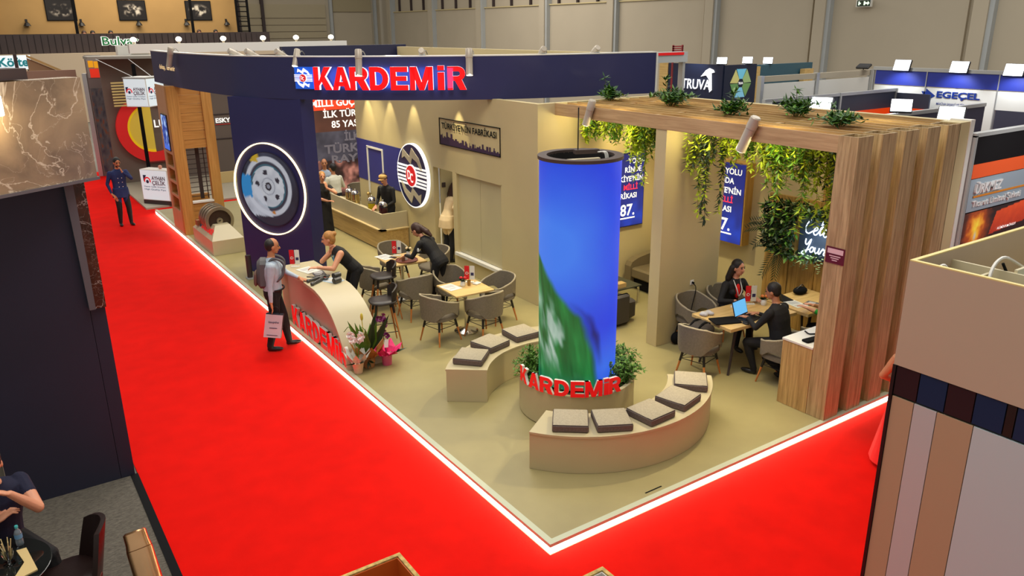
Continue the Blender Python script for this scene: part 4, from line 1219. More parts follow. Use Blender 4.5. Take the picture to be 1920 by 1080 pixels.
for k in range(4):
    z0 = .62 + k * .35 + (.03 if k else 0)
    mb = MB(); mb.box(xf + .28, xf + .3, 15.2, 15.95, z0, .62 + (k + 1) * .35); mb.box(xf + .03, xf + .28, 15.2, 15.95, z0 - .02, z0); mb.box(xf + .03, xf + .28, 15.17, 15.2, z0, .62 + (k + 1) * .35); mb.box(xf + .03, xf + .28, 15.95, 15.98, z0, .62 + (k + 1) * .35); mb.box(xf + .03, xf + .28, 15.2, 15.95, .59 + (k + 1) * .35, .62 + (k + 1) * .35); part('niche', mb, m_twh, tw)
    mb = MB(); mb.cone((.12, 15.5, z0), .05, (.12, 15.5, z0 + .1), .04, 12); single('sample_part', mb, M('dark_steel', (100, 96, 104), .3, .5), OR[k] + ' dark steel sample from the bottom in the tower niches', 'sample', 40, 'steel samples in the tower niches')
for z0_, z1_ in ((FZ, .85), (2.2, TOP)):
    mb = MB(); mb.box(.35, .95, 16.05, 16.15, z0_, z1_); part('back_panel', mb, m_twh, tw)
for k in range(11):
    mb = MB(); mb.box(.28, .95, 15.30, 15.315, .93 + k * .115, .945 + k * .115); part('lattice_bar', mb, m_dkbrown, tw)
for x_ in (.30, .56, .74):
    mb = MB(); mb.box(x_, x_ + (.09 if x_ == .56 else .02), 15.28, 15.30, .87, 2.2); part('lattice_post', mb, m_dkbrown, tw)
F = fx(.018, 15.83, 2.12)
def scr(u, v): n = vnoise(u * 6, v * 8, 61); return mixc(mixc((24, 60, 150), (170, 200, 240), np.clip((n - .4) * 4, 0, 1)), (60, 110, 220), np.clip((.2 - v) * 10, 0, 1))
mb = MB(); mb.fbox(F, -.02, .6, -.02, .84, 0, .02); part('screen_frame', mb, m_black, tw)
print_sheet('small_screen', Frame(F.p(0, 0, .024), F.r, F.u), .58, .82, 24, 30, scr, vcol('print_screen', .95), tw)

wd_ = thing('wheel_display', 'low beige display plinth holding upright steel wheels', 'plinth', (.4, 13.4, FZ))
mb = MB(); mb.box(.08, .78, 12.6, 14.35, FZ, .40)
tp = [(.08, 12.6), (.78, 12.6), (.78, 14.35), (.08, 14.35)]; t2 = [(.28, 13.0), (.60, 13.0), (.60, 13.95), (.28, 13.95)]
vs = [(a, b, .40) for a, b in tp] + [(a, b, .66) for a, b in t2]
mb.add(vs, [(i, (i + 1) % 4, 4 + (i + 1) % 4, 4 + i) for i in range(4)] + [(4, 5, 6, 7)])
part('plinth_body', mb, m_ctr, wd_)
sl = V((.20, 0, .26)).normalized(); F = Frame((.08, 14.0, .40), (0, -1, 0), sl)
mb = MB(); text(mb, F, 'KARDEMİR', .22, .11, .12, .95, .035, w0=.004); part('lettering', mb, m_redl, wd_)
mb = MB(); mb.ring(F, .12, .17, .02, .06, .002, .006, 0, 20); part('emblem', mb, m_lnavy, wd_)
m_wst = M('wheel_steel', (176, 166, 146), .3, .8)
for k, y in enumerate((13.22, 13.40, 13.58, 13.74)):
    t = thing('railway_wheel', OR[k] + ' upright railway wheel from the near end of the display plinth', 'wheel', (.44, y, .4), 'railway wheels on the display plinth')
    F = Frame((.44, y, .72), (1, 0, 0), (0, 0, 1))
    mb = MB(); mb.ring(F, 0, 0, .25, .32, -.05, .05, 0, 36); part('rim', mb, m_wst, t, 40)
    mb = MB(); mb.ring(F, 0, 0, .06, .25, -.012, .012, 0, 36); part('disc', mb, M('wheel_dark', (70, 56, 50), .4, .6), t, 40)
    mb = MB(); mb.ring(F, 0, 0, .02, .07, -.05, .05, 0, 20); part('hub', mb, m_wst, t, 40)
mb = MB(); mb.box(.1, .3, 13.95, 14.1, .5, .62); single('wheel_chock', mb, M('chock', (150, 96, 60), .5), 'small brown chock at the far end of the wheel display', 'chock')
bo = thing('steel_bollard', 'short dark bollard in front of the blue column', 'bollard', (.24, 10.44, FZ))
mb = MB(); mb.cone((.24, 10.44, FZ), .055, (.24, 10.44, .56), .055, 16); part('tube', mb, m_dkbrown, bo, 40)
mb = MB(); mb.box(.17, .33, 10.36, 10.52, FZ, FZ + .03); part('base_plate', mb, m_steel, bo)
# ================================================================== PEOPLE
m_skin = M('skin', (214, 150, 116), .5, noise=(6, .05))
m_skin2 = M('skin_tan', (196, 132, 92), .5, noise=(6, .05))
m_hairb = M('hair_black', (24, 18, 16), .5, bump=(120, .5))
m_hairbr = M('hair_brown', (58, 30, 20), .45, bump=(120, .5))
m_hairbl = M('hair_blonde', (176, 124, 62), .5, noise=(20, .3), bump=(120, .5))
m_eye = M('eye_dark', (24, 18, 16), .3)
m_lip = M('lip', (168, 84, 76), .5)
m_suit = M('cloth_black', (24, 23, 25), .8, noise=(14, .15), bump=(90, .2))
m_trouser = M('cloth_trouser', (20, 19, 22), .85, bump=(90, .2))
m_shoe = M('shoe_black', (14, 13, 14), .4)

def ik(a, b, l1, l2, hint):
    a, b = V(a), V(b); d = b - a; L = max(1e-4, d.length)
    if L > (l1 + l2) * .998:
        b = a + d * ((l1 + l2) * .998 / L); d = b - a; L = d.length
    d.normalize(); k = (l1 * l1 - l2 * l2 + L * L) / (2 * L); h = math.sqrt(max(0, l1 * l1 - k * k))
    hv = V(hint); hv = hv - d * hv.dot(d)
    if hv.length < 1e-4: hv = d.orthogonal()
    return a + d * k + hv.normalized() * h, b

def remesh(mb, vox, it=3, fac=.5):
    me = mesh_of(mb, 'body_source', m_skin)
    o = bpy.data.objects.new('body_source', me); COL.objects.link(o)
    r = o.modifiers.new('r', 'REMESH'); r.mode = 'VOXEL'; r.voxel_size = vox
    s = o.modifiers.new('s', 'SMOOTH'); s.iterations = it; s.factor = fac
    dg = bpy.context.evaluated_depsgraph_get()
    out = bpy.data.meshes.new_from_object(o.evaluated_get(dg))
    bpy.data.objects.remove(o, do_unlink=True); bpy.data.meshes.remove(me)
    return out

def person(label, loc, heading, O, z0=FZ, scale=1.0, pelvis=(0, 0, .93), lean=0, side=0, yaw=0, pitch=0, headyaw=0, twist=0,
           hands=None, hhint=None, feet=None, khint=None, female=False, vox=.0085, foot_yaw=(8, -8), hdir=(None, None), heavy=1.0, finger=.5):
    """local frame: x forward, y left, z up; everything is posed there, then turned to the heading"""
    root = thing('person', label, 'person', (loc[0], loc[1], z0)); root.rotation_euler = (0, 0, math.radians(heading))
    prim = []                  # (p0, r0, p1, r1, region) for shading
    mb = MB()
    def cap(p0, r0, p1, r1, reg): mb.caps(p0, r0, p1, r1, 10); prim.append((V(p0), r0, V(p1), r1, reg))
    pv = V(pelvis); la = math.radians(lean); sd = math.radians(side)
    sp = V((math.sin(la), math.sin(sd), math.cos(la) * math.cos(sd))).normalized()
    left = V((-math.sin(math.radians(twist)) , math.cos(math.radians(twist)), 0)); left = (left - sp * left.dot(sp)).normalized()
    fwd = left.cross(sp)
    sh = (.165 if female else .185) * (heavy ** .5)
    # torso loft
    W = [(-.10, .145, .10), (-.04, .165 if female else .16, .118), (.05, .165 if female else .158, .115), (.18, .125 if female else .158, .108), (.30, .145 if female else .172, .118), (.40, .16 if female else .182, .114), (.47, .145 if female else .165, .09), (.52, .075, .06), (.55, .05, .05)]
    rows = []
    for t, w_, d_ in W:
        c = pv + sp * t; w_ *= heavy; d_ *= heavy * (1.08 if heavy > 1.05 and .0 < t < .35 else 1)
        lf = V((0, 1, 0)).lerp(left, max(0, min(1, t / .4))); lf = (lf - sp * lf.dot(sp)).normalized(); fw = lf.cross(sp)
        rows.append([c + lf * (w_ * math.copysign(abs(math.cos(a)) ** .85, math.cos(a))) + fw * (d_ * math.copysign(abs(math.sin(a)) ** .85, math.sin(a)) - .004) for a in [2 * PI * i / 20 for i in range(20)]])
    mb.grid(rows, close_u=True); mb.add(rows[0], [tuple(range(20))]); mb.add(rows[-1], [tuple(reversed(range(20)))])
    for q in (-.09, 0, .09):
        prim.append((pv + V((0, 1, 0)) * q + sp * -.1, .11, pv + V((0, 1, 0)) * q + sp * .045, .11, 'hip'))
        prim.append((pv + left * q + sp * .05, .11, pv + left * q + sp * .27, .10, 'torso')); prim.append((pv + left * q + sp * .27, .11, pv + left * q + sp * .46, .09, 'torso'))
    if female:
        for q in (-1, 1): mb.ell(pv + sp * .34 + left * (.07 * q) + fwd * .085, (.06, .06, .06)); prim.append((pv + sp * .34 + left * (.07 * q) + fwd * .085, .06, pv + sp * .345 + left * (.07 * q) + fwd * .085, .06, 'torso'))
    neck0 = pv + sp * .50; 
    Rh = Matrix.Rotation(math.radians(yaw + headyaw), 3, 'Z') @ Matrix.Rotation(math.radians(pitch), 3, 'Y')
    up = Rh @ V((0, 0, 1)); hf = Rh @ V((1, 0, 0)); hl = Rh @ V((0, 1, 0))
    base = neck0 + sp * .065 + (up * .3 + sp * .7) * .03
    hc = base + up * .115 + hf * .02
    cap(neck0 - sp * .02, .058 if not female else .05, base + up * .02, .052 if not female else .045, 'neck')
    mb.ell(hc + up * .018 - hf * .008, (.098, .078, .105), Rh, 16, 12); mb.ell(hc - up * .055 + hf * .024, (.062, .056, .06), Rh, 14, 10)
    mb.ell(hc - up * .092 + hf * .058, (.022, .024, .02), Rh, 10, 8); mb.ell(hc - up * .02 + hf * .055, (.045, .05, .05), Rh, 12, 8)
    mb.caps(hc + hf * .092 + up * .006, .009, hc + hf * .108 - up * .032, .014, 8)
    for q in (1, -1): mb.ell(hc + hl * (.08 * q) - up * .012 - hf * .005, (.022, .010, .032), Rh, 8, 8)
    prim.append((hc - up * .06, .07, hc + up * .05, .10, 'head'))
    # arms
    hands = hands or {}; hhint = hhint or {}
    for k, q in (('L', 1), ('R', -1)):
        s0 = pv + sp * .435 + left * (sh * q); hd = V(hands.get(k, tuple(pv + V((.04, .27 * q, -.10)))))
        el, wr = ik(s0, hd, .285, .255, hhint.get(k, (-.6, .5 * q, -.4)))
        m1 = s0.lerp(el, .45)
        cap(s0, .062 * heavy, m1, .052 * heavy, 'shoulder'); cap(m1, .050 * heavy, el, .042, 'uparm')
        m2 = el.lerp(wr, .55); cap(el, .041, m2, .036, 'forearm'); cap(m2, .035, wr, .027, 'lowarm')
        dr = hdir[0 if q > 0 else 1]; dr = V(dr).normalized() if dr else (wr - el).normalized()
        sidev = dr.cross(V((0, 0, 1)));
        if sidev.length < .2: sidev = dr.cross(fwd)
        sidev.normalize(); nrm = sidev.cross(dr)
        pc = wr + dr * .05; Rm = Matrix((dr, sidev, nrm)).transposed()
        mb.ell(pc, (.055, .042, .018), Rm, 12, 8); prim.append((wr, .03, wr + dr * .19, .045, 'hand'))
        for i, (o_, ln) in enumerate(((-.031, .066), (-.0105, .078), (.0105, .074), (.031, .058))):
            b0 = pc + dr * .035 + sidev * o_; fd = (dr + sidev * (o_ * 3.2)).normalized()
            b1 = b0 + fd * ln * .55; fd2 = (fd * math.cos(finger) - nrm * math.sin(finger)).normalized(); b2 = b1 + fd2 * ln * .6
            mb.caps(b0, .0098, b1, .009, 8); mb.caps(b1, .009, b2, .0078, 8)
        tb = wr + dr * .03 + sidev * (.03 * q); td = (dr * .7 + sidev * (.75 * q) - nrm * .3).normalized()
        mb.caps(tb, .014, tb + td * .035, .011, 8); mb.caps(tb + td * .035, .011, tb + td * .04 + dr * .03, .009, 8)
    # legs
    feet = feet or {}; khint = khint or {}; lw = O.get('leg_w', 1.18)
    for i, (k, q) in enumerate((('L', 1), ('R', -1))):
        h0 = pv + V((0, .088 * q, -.02)); ft = V(feet.get(k, (0.0, .10 * q, .085)))
        kn, an = ik(h0, ft, .43, .41, khint.get(k, (1, .05 * q, .1)))
        cap(h0, .088 * heavy, kn, .058 * lw, 'thigh')
        m_ = kn.lerp(an, .4); cap(kn, .056 * lw, m_, .054 * lw, 'shin'); cap(m_, .052 * lw, an + V((0, 0, .0)), .038 * lw, 'shin')
        fa = math.radians(foot_yaw[i]); fd = V((math.cos(fa), math.sin(fa), 0)); fR = Matrix.Rotation(fa, 3, 'Z')
        lowz = an.z - .085
        mb.ell((an.x + fd.x * .075, an.y + fd.y * .075, lowz + .034), (.125, .044, .036), fR, 14, 8); mb.caps(an - V((0, 0, .01)), .038, (an.x - fd.x * .015, an.y - fd.y * .015, lowz + .036), .036, 8)
        prim.append((V((an.x - fd.x * .03, an.y - fd.y * .03, lowz + .03)), .045, V((an.x + fd.x * .15, an.y + fd.y * .15, lowz + .03)), .042, 'foot'))
    if O.get('skirt'):      # coat tails, tunic or long skirt
        zt, zb, w0, w1 = O['skirt']
        rows = []
        for j in range(7):
            f = j / 6; zz = zt + (zb - zt) * f; r = w0 + (w1 - w0) * f; c = pv + sp * max(0, zz - pv.z) if zz > pv.z else V((pv.x * (1 - f * .3), pv.y, zz)); c.z = zz
            rows.append([c + V((math.cos(a) * r * .78 * (1 + .05 * math.cos(a * 7) * f), math.sin(a) * r * (1 + .05 * math.sin(a * 6) * f), 0)) for a in [2 * PI * i / 24 for i in range(24)]])
            if j: prim.append((pc0, r * .86, c, r * .86, 'skirt'))
            pc0 = c
        mb.grid(rows, close_u=True); mb.add(rows[0], [tuple(range(24))]); mb.add(rows[-1], [tuple(reversed(range(24)))])
    me = remesh(mb, vox / scale ** .5)
    n = len(me.vertices); co = np.empty(n * 3, np.float32); me.vertices.foreach_get('co', co); co = co.reshape(-1, 3)
    co[:, 2] = np.maximum(co[:, 2], .002)
    me.vertices.foreach_set('co', co.ravel())
    me.materials.clear()
    mats = []
    skin = O.get('skin', m_skin)
    regs = dict(head=skin, neck=O.get('neck', skin), torso=O['torso'], hip=O.get('hip', O.get('skirt_m', O['legs'])), shoulder=O.get('shoulder', O['torso']), uparm=O.get('uparm', O['torso']),
                forearm=O.get('forearm', O.get('uparm', O['torso'])), lowarm=O.get('lowarm', O.get('forearm', O.get('uparm', O['torso']))), hand=skin, thigh=O['legs'], shin=O.get('shin', O['legs']), foot=O.get('foot', m_shoe), skirt=O.get('skirt_m', O['torso']))
    for m_ in regs.values():
        if m_ not in mats: mats.append(m_)
    for m_ in mats: me.materials.append(m_)
    nf = len(me.polygons); ce = np.empty(nf * 3, np.float32); me.polygons.foreach_get('center', ce); ce = ce.reshape(-1, 3)
    best = np.full(nf, 1e9); idx = np.zeros(nf, np.int32)
    for p0, r0, p1, r1, reg in prim:
        a = np.array(p0); d = np.array(p1) - a; L = (d * d).sum() + 1e-9
        t = np.clip(((ce - a) @ d) / L, 0, 1); dist = np.linalg.norm(ce - a - t[:, None] * d, axis=1) - (r0 + (r1 - r0) * t)
        if reg == 'head': dist -= .012
        w_ = dist < best; best[w_] = dist[w_]; idx[w_] = mats.index(regs[reg])
    me.polygons.foreach_set('material_index', idx); me.shade_smooth(); me.name = 'body'
    body = bpy.data.objects.new('body', me); COL.objects.link(body); body.parent = root
    def sub(name, m_, mat, sm=60, lb=None):
        mm = mesh_of(m_, name, mat, (0, 0, 0), sm); o = bpy.data.objects.new(name, mm); COL.objects.link(o); o.parent = root
        if lb: o['label'] = lb
        return o
    for q in (1, -1):
        m_ = MB(); m_.ell(hc + hf * .087 + hl * (.032 * q) + up * .012, (.012, .016, .008), Rh, 10, 6); sub('eye', m_, m_eye)
        m_ = MB(); m_.caps(hc + hf * .094 + hl * (.017 * q) + up * .034, .005, hc + hf * .084 + hl * (.05 * q) + up * .034, .004, 6); sub('eyebrow', m_, O.get('brow', O['hairm']))
    m_ = MB(); m_.ell(hc + hf * .087 - up * .064, (.008, .024, .008), Rh, 10, 6); sub('mouth', m_, m_lip)
    # hair
    hs = O.get('hair', 'short'); m_ = MB()
    m_.ell(hc + up * .034 - hf * .022, (.102, .088, .102), Rh, 16, 12)
    if hs == 'short': m_.ell(hc - up * .0 - hf * .05, (.066, .08, .085), Rh, 14, 10)
    if hs == 'balding':
        m_ = MB(); m_.ell(hc + up * .022 - hf * .03, (.092, .087, .098), Rh, 16, 12); m_.ell(hc - up * .0 - hf * .05, (.066, .08, .08), Rh, 14, 10)
    if hs in ('long', 'bun', 'pony'):
        m_.ell(hc - hf * .045 - up * .01, (.075, .088, .10), Rh, 14, 10)
    if hs == 'bun': m_.ell(hc - hf * .11 + up * .07, (.045, .05, .045), Rh, 12, 8)
    if hs == 'long':
        for q in (-1, -.5, 0, .5, 1):
            a = hc - hf * (.05 + .03 * (1 - abs(q))) + hl * (.075 * q); b = a - V((0, 0, .17)) - hf * .02 + hl * (.03 * q) - fwd * .03; c_ = b - V((0, 0, .13)) - fwd * .02
            m_.caps(a, .05, b, .048, 10); m_.caps(b, .048, c_, .026, 10)
    if hs == 'pony':
        a = hc - hf * .09 + up * .02; b = a - hf * .10 - up * .12 + V((0, 0, -.05)); c_ = b + V((0, 0, -.12)) - hf * .10
        m_.caps(a, .05, b, .055, 10); m_.caps(b, .055, c_, .03, 10)
    hm = remesh(m_, .009, 2); hm.materials.clear(); hm.materials.append(O['hairm']); hm.shade_smooth(); hm.name = 'hair'
    h = bpy.data.objects.new('hair', hm); COL.objects.link(h); h.parent = root
    if O.get('beard'):
        m_ = MB(); m_.ell(hc - up * .078 + hf * .034, (.055, .055, .042), Rh, 14, 8); sub('beard', m_, O['hairm'])
    root.scale = (scale,) * 3
    info = dict(pv=pv, sp=sp, fwd=fwd, left=left, hc=hc, root=root, sub=sub, hf=hf, up=up, hl=hl)
    return info

m_chef = M('cloth_navy_jacket', (26, 44, 96), .8, bump=(90, .2))
m_shirt = M('cloth_light_blue', (176, 190, 206), .8, noise=(12, .06), bump=(60, .2))
m_whitecl = M('cloth_white', (222, 218, 196), .8, noise=(10, .06), bump=(60, .2))
m_cream = M('cloth_cream', (232, 204, 156), .8, noise=(10, .06), bump=(60, .2))
m_redcl = M('cloth_red', (226, 12, 10), .8, bump=(60, .2))
m_green = M('cloth_green', (34, 150, 46), .8)
m_tee = M('cloth_navy_tee', (14, 18, 48), .85, bump=(90, .2))

# 1 man in navy chef jacket walking in the aisle
p = person('bearded man in a navy double-breasted jacket standing on the red carpet', (-.92, 17.6), -84,
       dict(torso=m_chef, legs=m_trouser, skirt=(.98, .74, .185, .20), skirt_m=m_chef, hairm=m_hairb, skin=m_skin2, beard=True), z0=CZ, scale=1.03, pitch=16, headyaw=6,
       hands=dict(L=(.20, .06, 1.40), R=(.05, -.23, .86)), hhint=dict(L=(.2, .8, -.8), R=(-.6, -.7, 0)), hdir=((-.1, -.3, .9), (0.3, .5, -.9)), feet=dict(L=(.06, .12, .085), R=(-.03, -.11, .085)), finger=.9, heavy=1.04)
for zz in (1.02, 1.13, 1.24):
    for q in (.045, -.045):
        m_ = MB(); m_.ell((.118, q, zz), (.008, .011, .011)); p['sub']('button', m_, m_white)
# 2 man with backpack at the counter
p = person('man in a light blue shirt with a backpack talking across the reception counter', (-.42, 6.76), -20,
       dict(torso=m_shirt, legs=m_trouser, hairm=m_hairb, hair='balding', skin=m_skin2, leg_w=1.32), z0=CZ + .005, scale=1.04, lean=3, pitch=6, headyaw=10,
       khint=dict(L=(1, .1, .1), R=(1, -.1, .1)), hands=dict(L=(.40, .10, 1.08), R=(-.03, -.27, .80)), hhint=dict(L=(-.2, .9, -.5), R=(-.9, -.3, 0)), hdir=((.9, -.2, -.3), (.1, 0, -1)), feet=dict(L=(.16, .09, .085), R=(-.12, -.10, .085)), heavy=1.14, vox=.0075)
m_ = MB(); m_.tube([(.045 + .125 * math.cos(a), .168 * math.sin(a), .985) for a in [2 * PI * i / 24 for i in range(24)]], .014, 6, 0, True); p['sub']('belt', m_, m_black)
BP = p['root']
# 3 woman behind the counter
p = person('blonde woman in a black sleeveless top leaning her elbows on the reception counter', (1.02, 6.98), 176,
       dict(torso=m_suit, legs=m_trouser, shoulder=m_skin, uparm=m_skin, forearm=m_skin, hairm=m_hairbl, hair='bun'), lean=40, female=True, pelvis=(-.05, 0, .92), pitch=8, headyaw=-18, yaw=0,
       hands=dict(L=(.62, .14, 1.07), R=(.34, -.02, 1.24)), hhint=dict(L=(-.2, .7, -.7), R=(.5, -.8, -.8)), hdir=((.9, -.4, 0), (-.1, .3, .9)), vox=.0075, finger=.8)
m_ = MB(); h = p; a = p['pv'] + p['sp'] * .46 + p['fwd'] * .07
m_.tube(catmull([p['pv'] + p['sp'] * .50 + p['left'] * .06 + p['fwd'] * .02, p['pv'] + p['sp'] * .42 + p['left'] * .05 + p['fwd'] * .12, V((p['pv'] + p['sp'] * .30 + p['fwd'] * .17)), p['pv'] + p['sp'] * .42 - p['left'] * .05 + p['fwd'] * .12, p['pv'] + p['sp'] * .50 - p['left'] * .06 + p['fwd'] * .02], 5), .008, 6)
p['sub']('lanyard', m_, M('lanyard_blue', (120, 190, 226), .6), 60, 'pale blue lanyard')
# 4 woman behind the column
person('woman in a black short-sleeved dress standing between the blue column and the bar', (2.70, 12.5), -112,
       dict(torso=m_suit, legs=m_trouser, uparm=m_skin, forearm=m_skin, skirt=(.98, .20, .17, .21), skirt_m=m_suit, hairm=m_hairbl, hair='bun'), female=True, scale=.93,
       hands=dict(L=(.20, .10, 1.38), R=(.22, .10, 1.05)), hhint=dict(L=(.3, .9, -.6), R=(-.2, -.9, -.4)), hdir=((-.2, -.2, .9), (.2, .9, 0)), headyaw=15)
# 5 seated men by the media wall
person('man in a white shirt seated with his back to the camera near the media wall', (3.9, 14.75), 100,
       dict(torso=m_whitecl, legs=m_trouser, hairm=m_hairb, skin=m_skin2), pelvis=(0, 0, .58), lean=6, heavy=1.05, feet=dict(L=(.42, .12, .085), R=(.42, -.12, .085)), hands=dict(L=(.3, .2, .75), R=(.3, -.2, .75)), headyaw=20)
person('man in a pale shirt facing the man in white near the media wall', (4.0, 15.7), -110,
       dict(torso=m_shirt, legs=m_trouser, hairm=m_hairb, skin=m_skin2, hair='balding'), pelvis=(0, 0, .60), lean=8, feet=dict(L=(.42, .12, .085), R=(.42, -.12, .085)), hands=dict(L=(.3, .2, .75), R=(.3, -.2, .75)))
# 6 barista
p = person('barista in black with a beige visor cap working behind the bar', (3.76, 11.2), 205,
       dict(torso=m_suit, legs=m_trouser, hairm=m_hairbr), scale=.97, pitch=28, lean=8, headyaw=8, hands=dict(L=(.28, .12, .98), R=(.28, -.16, .98)), hdir=((.8, 0, -.6), (.8, 0, -.6)))
m_ = MB(); m_.ell(p['hc'] + p['up'] * .06 - p['hf'] * .01, (.108, .094, .066)); m_.ell(p['hc'] + p['up'] * .05 + p['hf'] * .10, (.06, .07, .012)); p['sub']('cap', m_, M('cap_beige', (196, 158, 92), .8), 60, 'beige cap')
# 7 waitress
p = person('long-haired waitress in black bending over the table with the brown tray', (2.44, 6.62), 112,
       dict(torso=m_suit, legs=m_trouser, hairm=m_hairbr, hair='pony', leg_w=1.15), lean=44, female=True, pelvis=(-.10, 0, .93), pitch=38, headyaw=10,
       hands=dict(L=(.55, .18, .98), R=(.52, -.10, .98)), hdir=((.8, .1, -.5), (.8, .1, -.5)), feet=dict(L=(0, .08, .085), R=(-.08, -.08, .085)), vox=.0075, scale=.98)
m_ = MB(); m_.ell(p['pv'] + p['sp'] * .39 + p['left'] * .232 + V((0.03, 0, -.07)), (.035, .012, .04)); p['sub']('sleeve_badge', m_, m_white)
# 8 woman in cream blazer leaning into the doorway
person('woman in a cream blazer and black trousers leaning into the doorway', (4.12, 9.15), 4,
       dict(torso=m_cream, legs=m_trouser, skirt=(1.02, .76, .18, .21), skirt_m=m_cream, hairm=m_hairbr, hair='long', leg_w=1.35), female=True, lean=27, side=8, pitch=10,
       hands=dict(L=(.40, .16, 1.02), R=(.16, -.20, 1.02)), hhint=dict(R=(-.8, -.6, 0), L=(-.3, .8, -.3)), hdir=(None, (.8, .3, 0)))
# 9 woman in black at the meeting table
p = person('dark-haired woman in a black jacket at the far side of the meeting table', (5.48, 2.62), -100,
       dict(torso=m_suit, legs=m_trouser, hairm=m_hairb, hair='long'), female=True, pelvis=(0, 0, .56), lean=14, headyaw=12, yaw=0, pitch=2, feet=dict(L=(.40, .12, .085), R=(.40, -.12, .085)),
       hands=dict(L=(.42, .16, .82), R=(.42, -.22, .82)), hdir=((.9, -.3, 0), (.9, .3, 0)))
m_ = MB(); m_.ell(p['pv'] + p['sp'] * .36 + p['fwd'] * .108, (.035, .05, .12)); p['sub']('blouse', m_, m_redcl, 60, 'red blouse')
m_ = MB(); m_.tube(catmull([p['pv'] + p['sp'] * .52 + p['left'] * .06 + p['fwd'] * .03, p['pv'] + p['sp'] * .40 + p['left'] * .045 + p['fwd'] * .15, p['pv'] + p['sp'] * .30 + p['fwd'] * .165, p['pv'] + p['sp'] * .40 - p['left'] * .045 + p['fwd'] * .15, p['pv'] + p['sp'] * .52 - p['left'] * .06 + p['fwd'] * .03], 5), .008, 6); p['sub']('lanyard', m_, m_white, 60, 'white lanyard')
# 10 suited man from behind
p = person('man in a dark suit seen from behind typing at the laptop', (4.98, 1.22), 98,
       dict(torso=m_suit, legs=m_trouser, hairm=m_hairb, skin=m_skin2), pelvis=(0, 0, .57), lean=14, headyaw=14, pitch=14, heavy=1.08, feet=dict(L=(.30, .14, .085), R=(-.12, .0, .085)), khint=dict(L=(1, .3, .4), R=(1, -.3, .4)),
       hands=dict(L=(.46, .16, .83), R=(.45, -.10, .83)), hdir=((.95, -.2, -.1), (.95, .2, -.1)), vox=.0075)
m_ = MB(); m_.tube([p['pv'] + p['sp'] * .515 + (p['left'] * math.cos(a) + p['fwd'] * math.sin(a)) * .062 for a in [2 * PI * i / 16 for i in range(16)]], .012, 6, 0, True); p['sub']('shirt_collar', m_, m_white, 60, 'white shirt collar')
# 11 person in green behind the post
person('person in a green top behind the timber post holding out a phone', (6.12, 1.02), 128,
       dict(torso=m_green, legs=m_trouser, uparm=m_green, forearm=m_green, lowarm=m_skin, hairm=m_hairb, skin=m_skin), pelvis=(0, 0, .56), lean=8, feet=dict(L=(.35, .12, .085), R=(.35, -.12, .085)),
       hands=dict(L=(.50, .14, .86), R=(.42, -.10, .84)))
# 12 woman in red in the right aisle
person('woman in a long red dress in the aisle, mostly hidden by the stand wall', (4.30, -1.02), 20,
       dict(torso=m_redcl, legs=m_redcl, skirt=(1.0, .06, .17, .34), skirt_m=m_redcl, shoulder=m_skin2, uparm=m_skin2, forearm=m_skin2, skin=m_skin2, hairm=m_hairb, hair='long'), z0=CZ, female=True, heavy=1.1, scale=.97,
       hands=dict(L=(.18, .16, 1.0), R=(.2, -.14, 1.0)), hhint=dict(L=(-.7, .9, 0), R=(-.7, -.9, 0)))
# 13 seated man lower left
person('man in a navy T-shirt with his hand at his mouth at the glass table', (-4.36, 2.22), -62,
       dict(torso=m_tee, legs=m_trouser, forearm=m_skin, lowarm=m_skin, uparm=m_skin, shoulder=m_tee, hairm=m_hairb, beard=True), z0=-.04, scale=1.16, pelvis=(-.05, 0, .56), lean=12, pitch=14, headyaw=-25, heavy=1.14, feet=dict(L=(.42, .14, .085), R=(.42, -.14, .085)),
       hands=dict(L=(.27, .0, 1.05), R=(.2, -.1, .85)), hhint=dict(L=(.2, .7, -.95), R=(-.3, -.9, -.4)), hdir=((-.1, -.7, .5), None), vox=.0065, finger=.9)

# things people carry
bpk = thing('backpack', 'grey backpack on the back of the man at the counter', 'bag', (-.66, 6.7, 1.0))
HD = math.radians(-20); f_ = V((math.cos(HD), math.sin(HD), 0)); F = Frame(V((-.42, 6.76, 0)) - f_ * .13, (-math.sin(HD) * -1, -math.cos(HD), 0), (0, 0, 1))
F = Frame(V((-.42, 6.76, .02)) - f_ * .09, (f_.y, -f_.x, 0), (0.07 * f_.x, .07 * f_.y, 1))
mb = MB(); mb.fbox(F, -.16, .16, .99, 1.44, -.20, -.02, 0, .05)
if F.n.dot(f_) < 0:
    mb = MB(); mb.fbox(F, -.16, .16, .99, 1.44, .02, .20, 0, .05)
sgn = 1 if F.n.dot(f_) < 0 else -1
part('pack_body', mb, M('pack_grey', (92, 92, 96), .8, bump=(80, .2)), bpk, 40)
mb = MB(); a, b = (.19, .25) if sgn > 0 else (-.25, -.19); mb.fbox(F, -.12, .12, 1.02, 1.24, a, b, 0, .03); part('front_pocket', mb, M('pack_brown', (112, 84, 76), .8), bpk, 40)
for q in (.11, -.11):
    mb = MB(); mb.tube(catmull([F.p(q, 1.40, .03 * sgn), F.p(q * .95, 1.47, -.06 * sgn), F.p(q, 1.40, -.20 * sgn), F.p(q * 1.25, 1.20, -.18 * sgn), F.p(q * 1.4, 1.06, -.02 * sgn)], 5), .022, 6); part('strap', mb, M('pack_grey', (92, 92, 96)), bpk, 60)
tb = thing('paper_bag', 'white paper carrier bag with dark sides in the hand of the man at the counter', 'bag', (-.45, 6.5, .35))
F = Frame((-.66, 6.62, .24), (.80, -.50, -.10), (.18, -.08, 1))
mb = MB(); mb.fbox(F, -.03, .24, 0, .40, -.07, 0.0); part('bag_body', mb, M('bag_dark', (34, 34, 46), .6), tb)
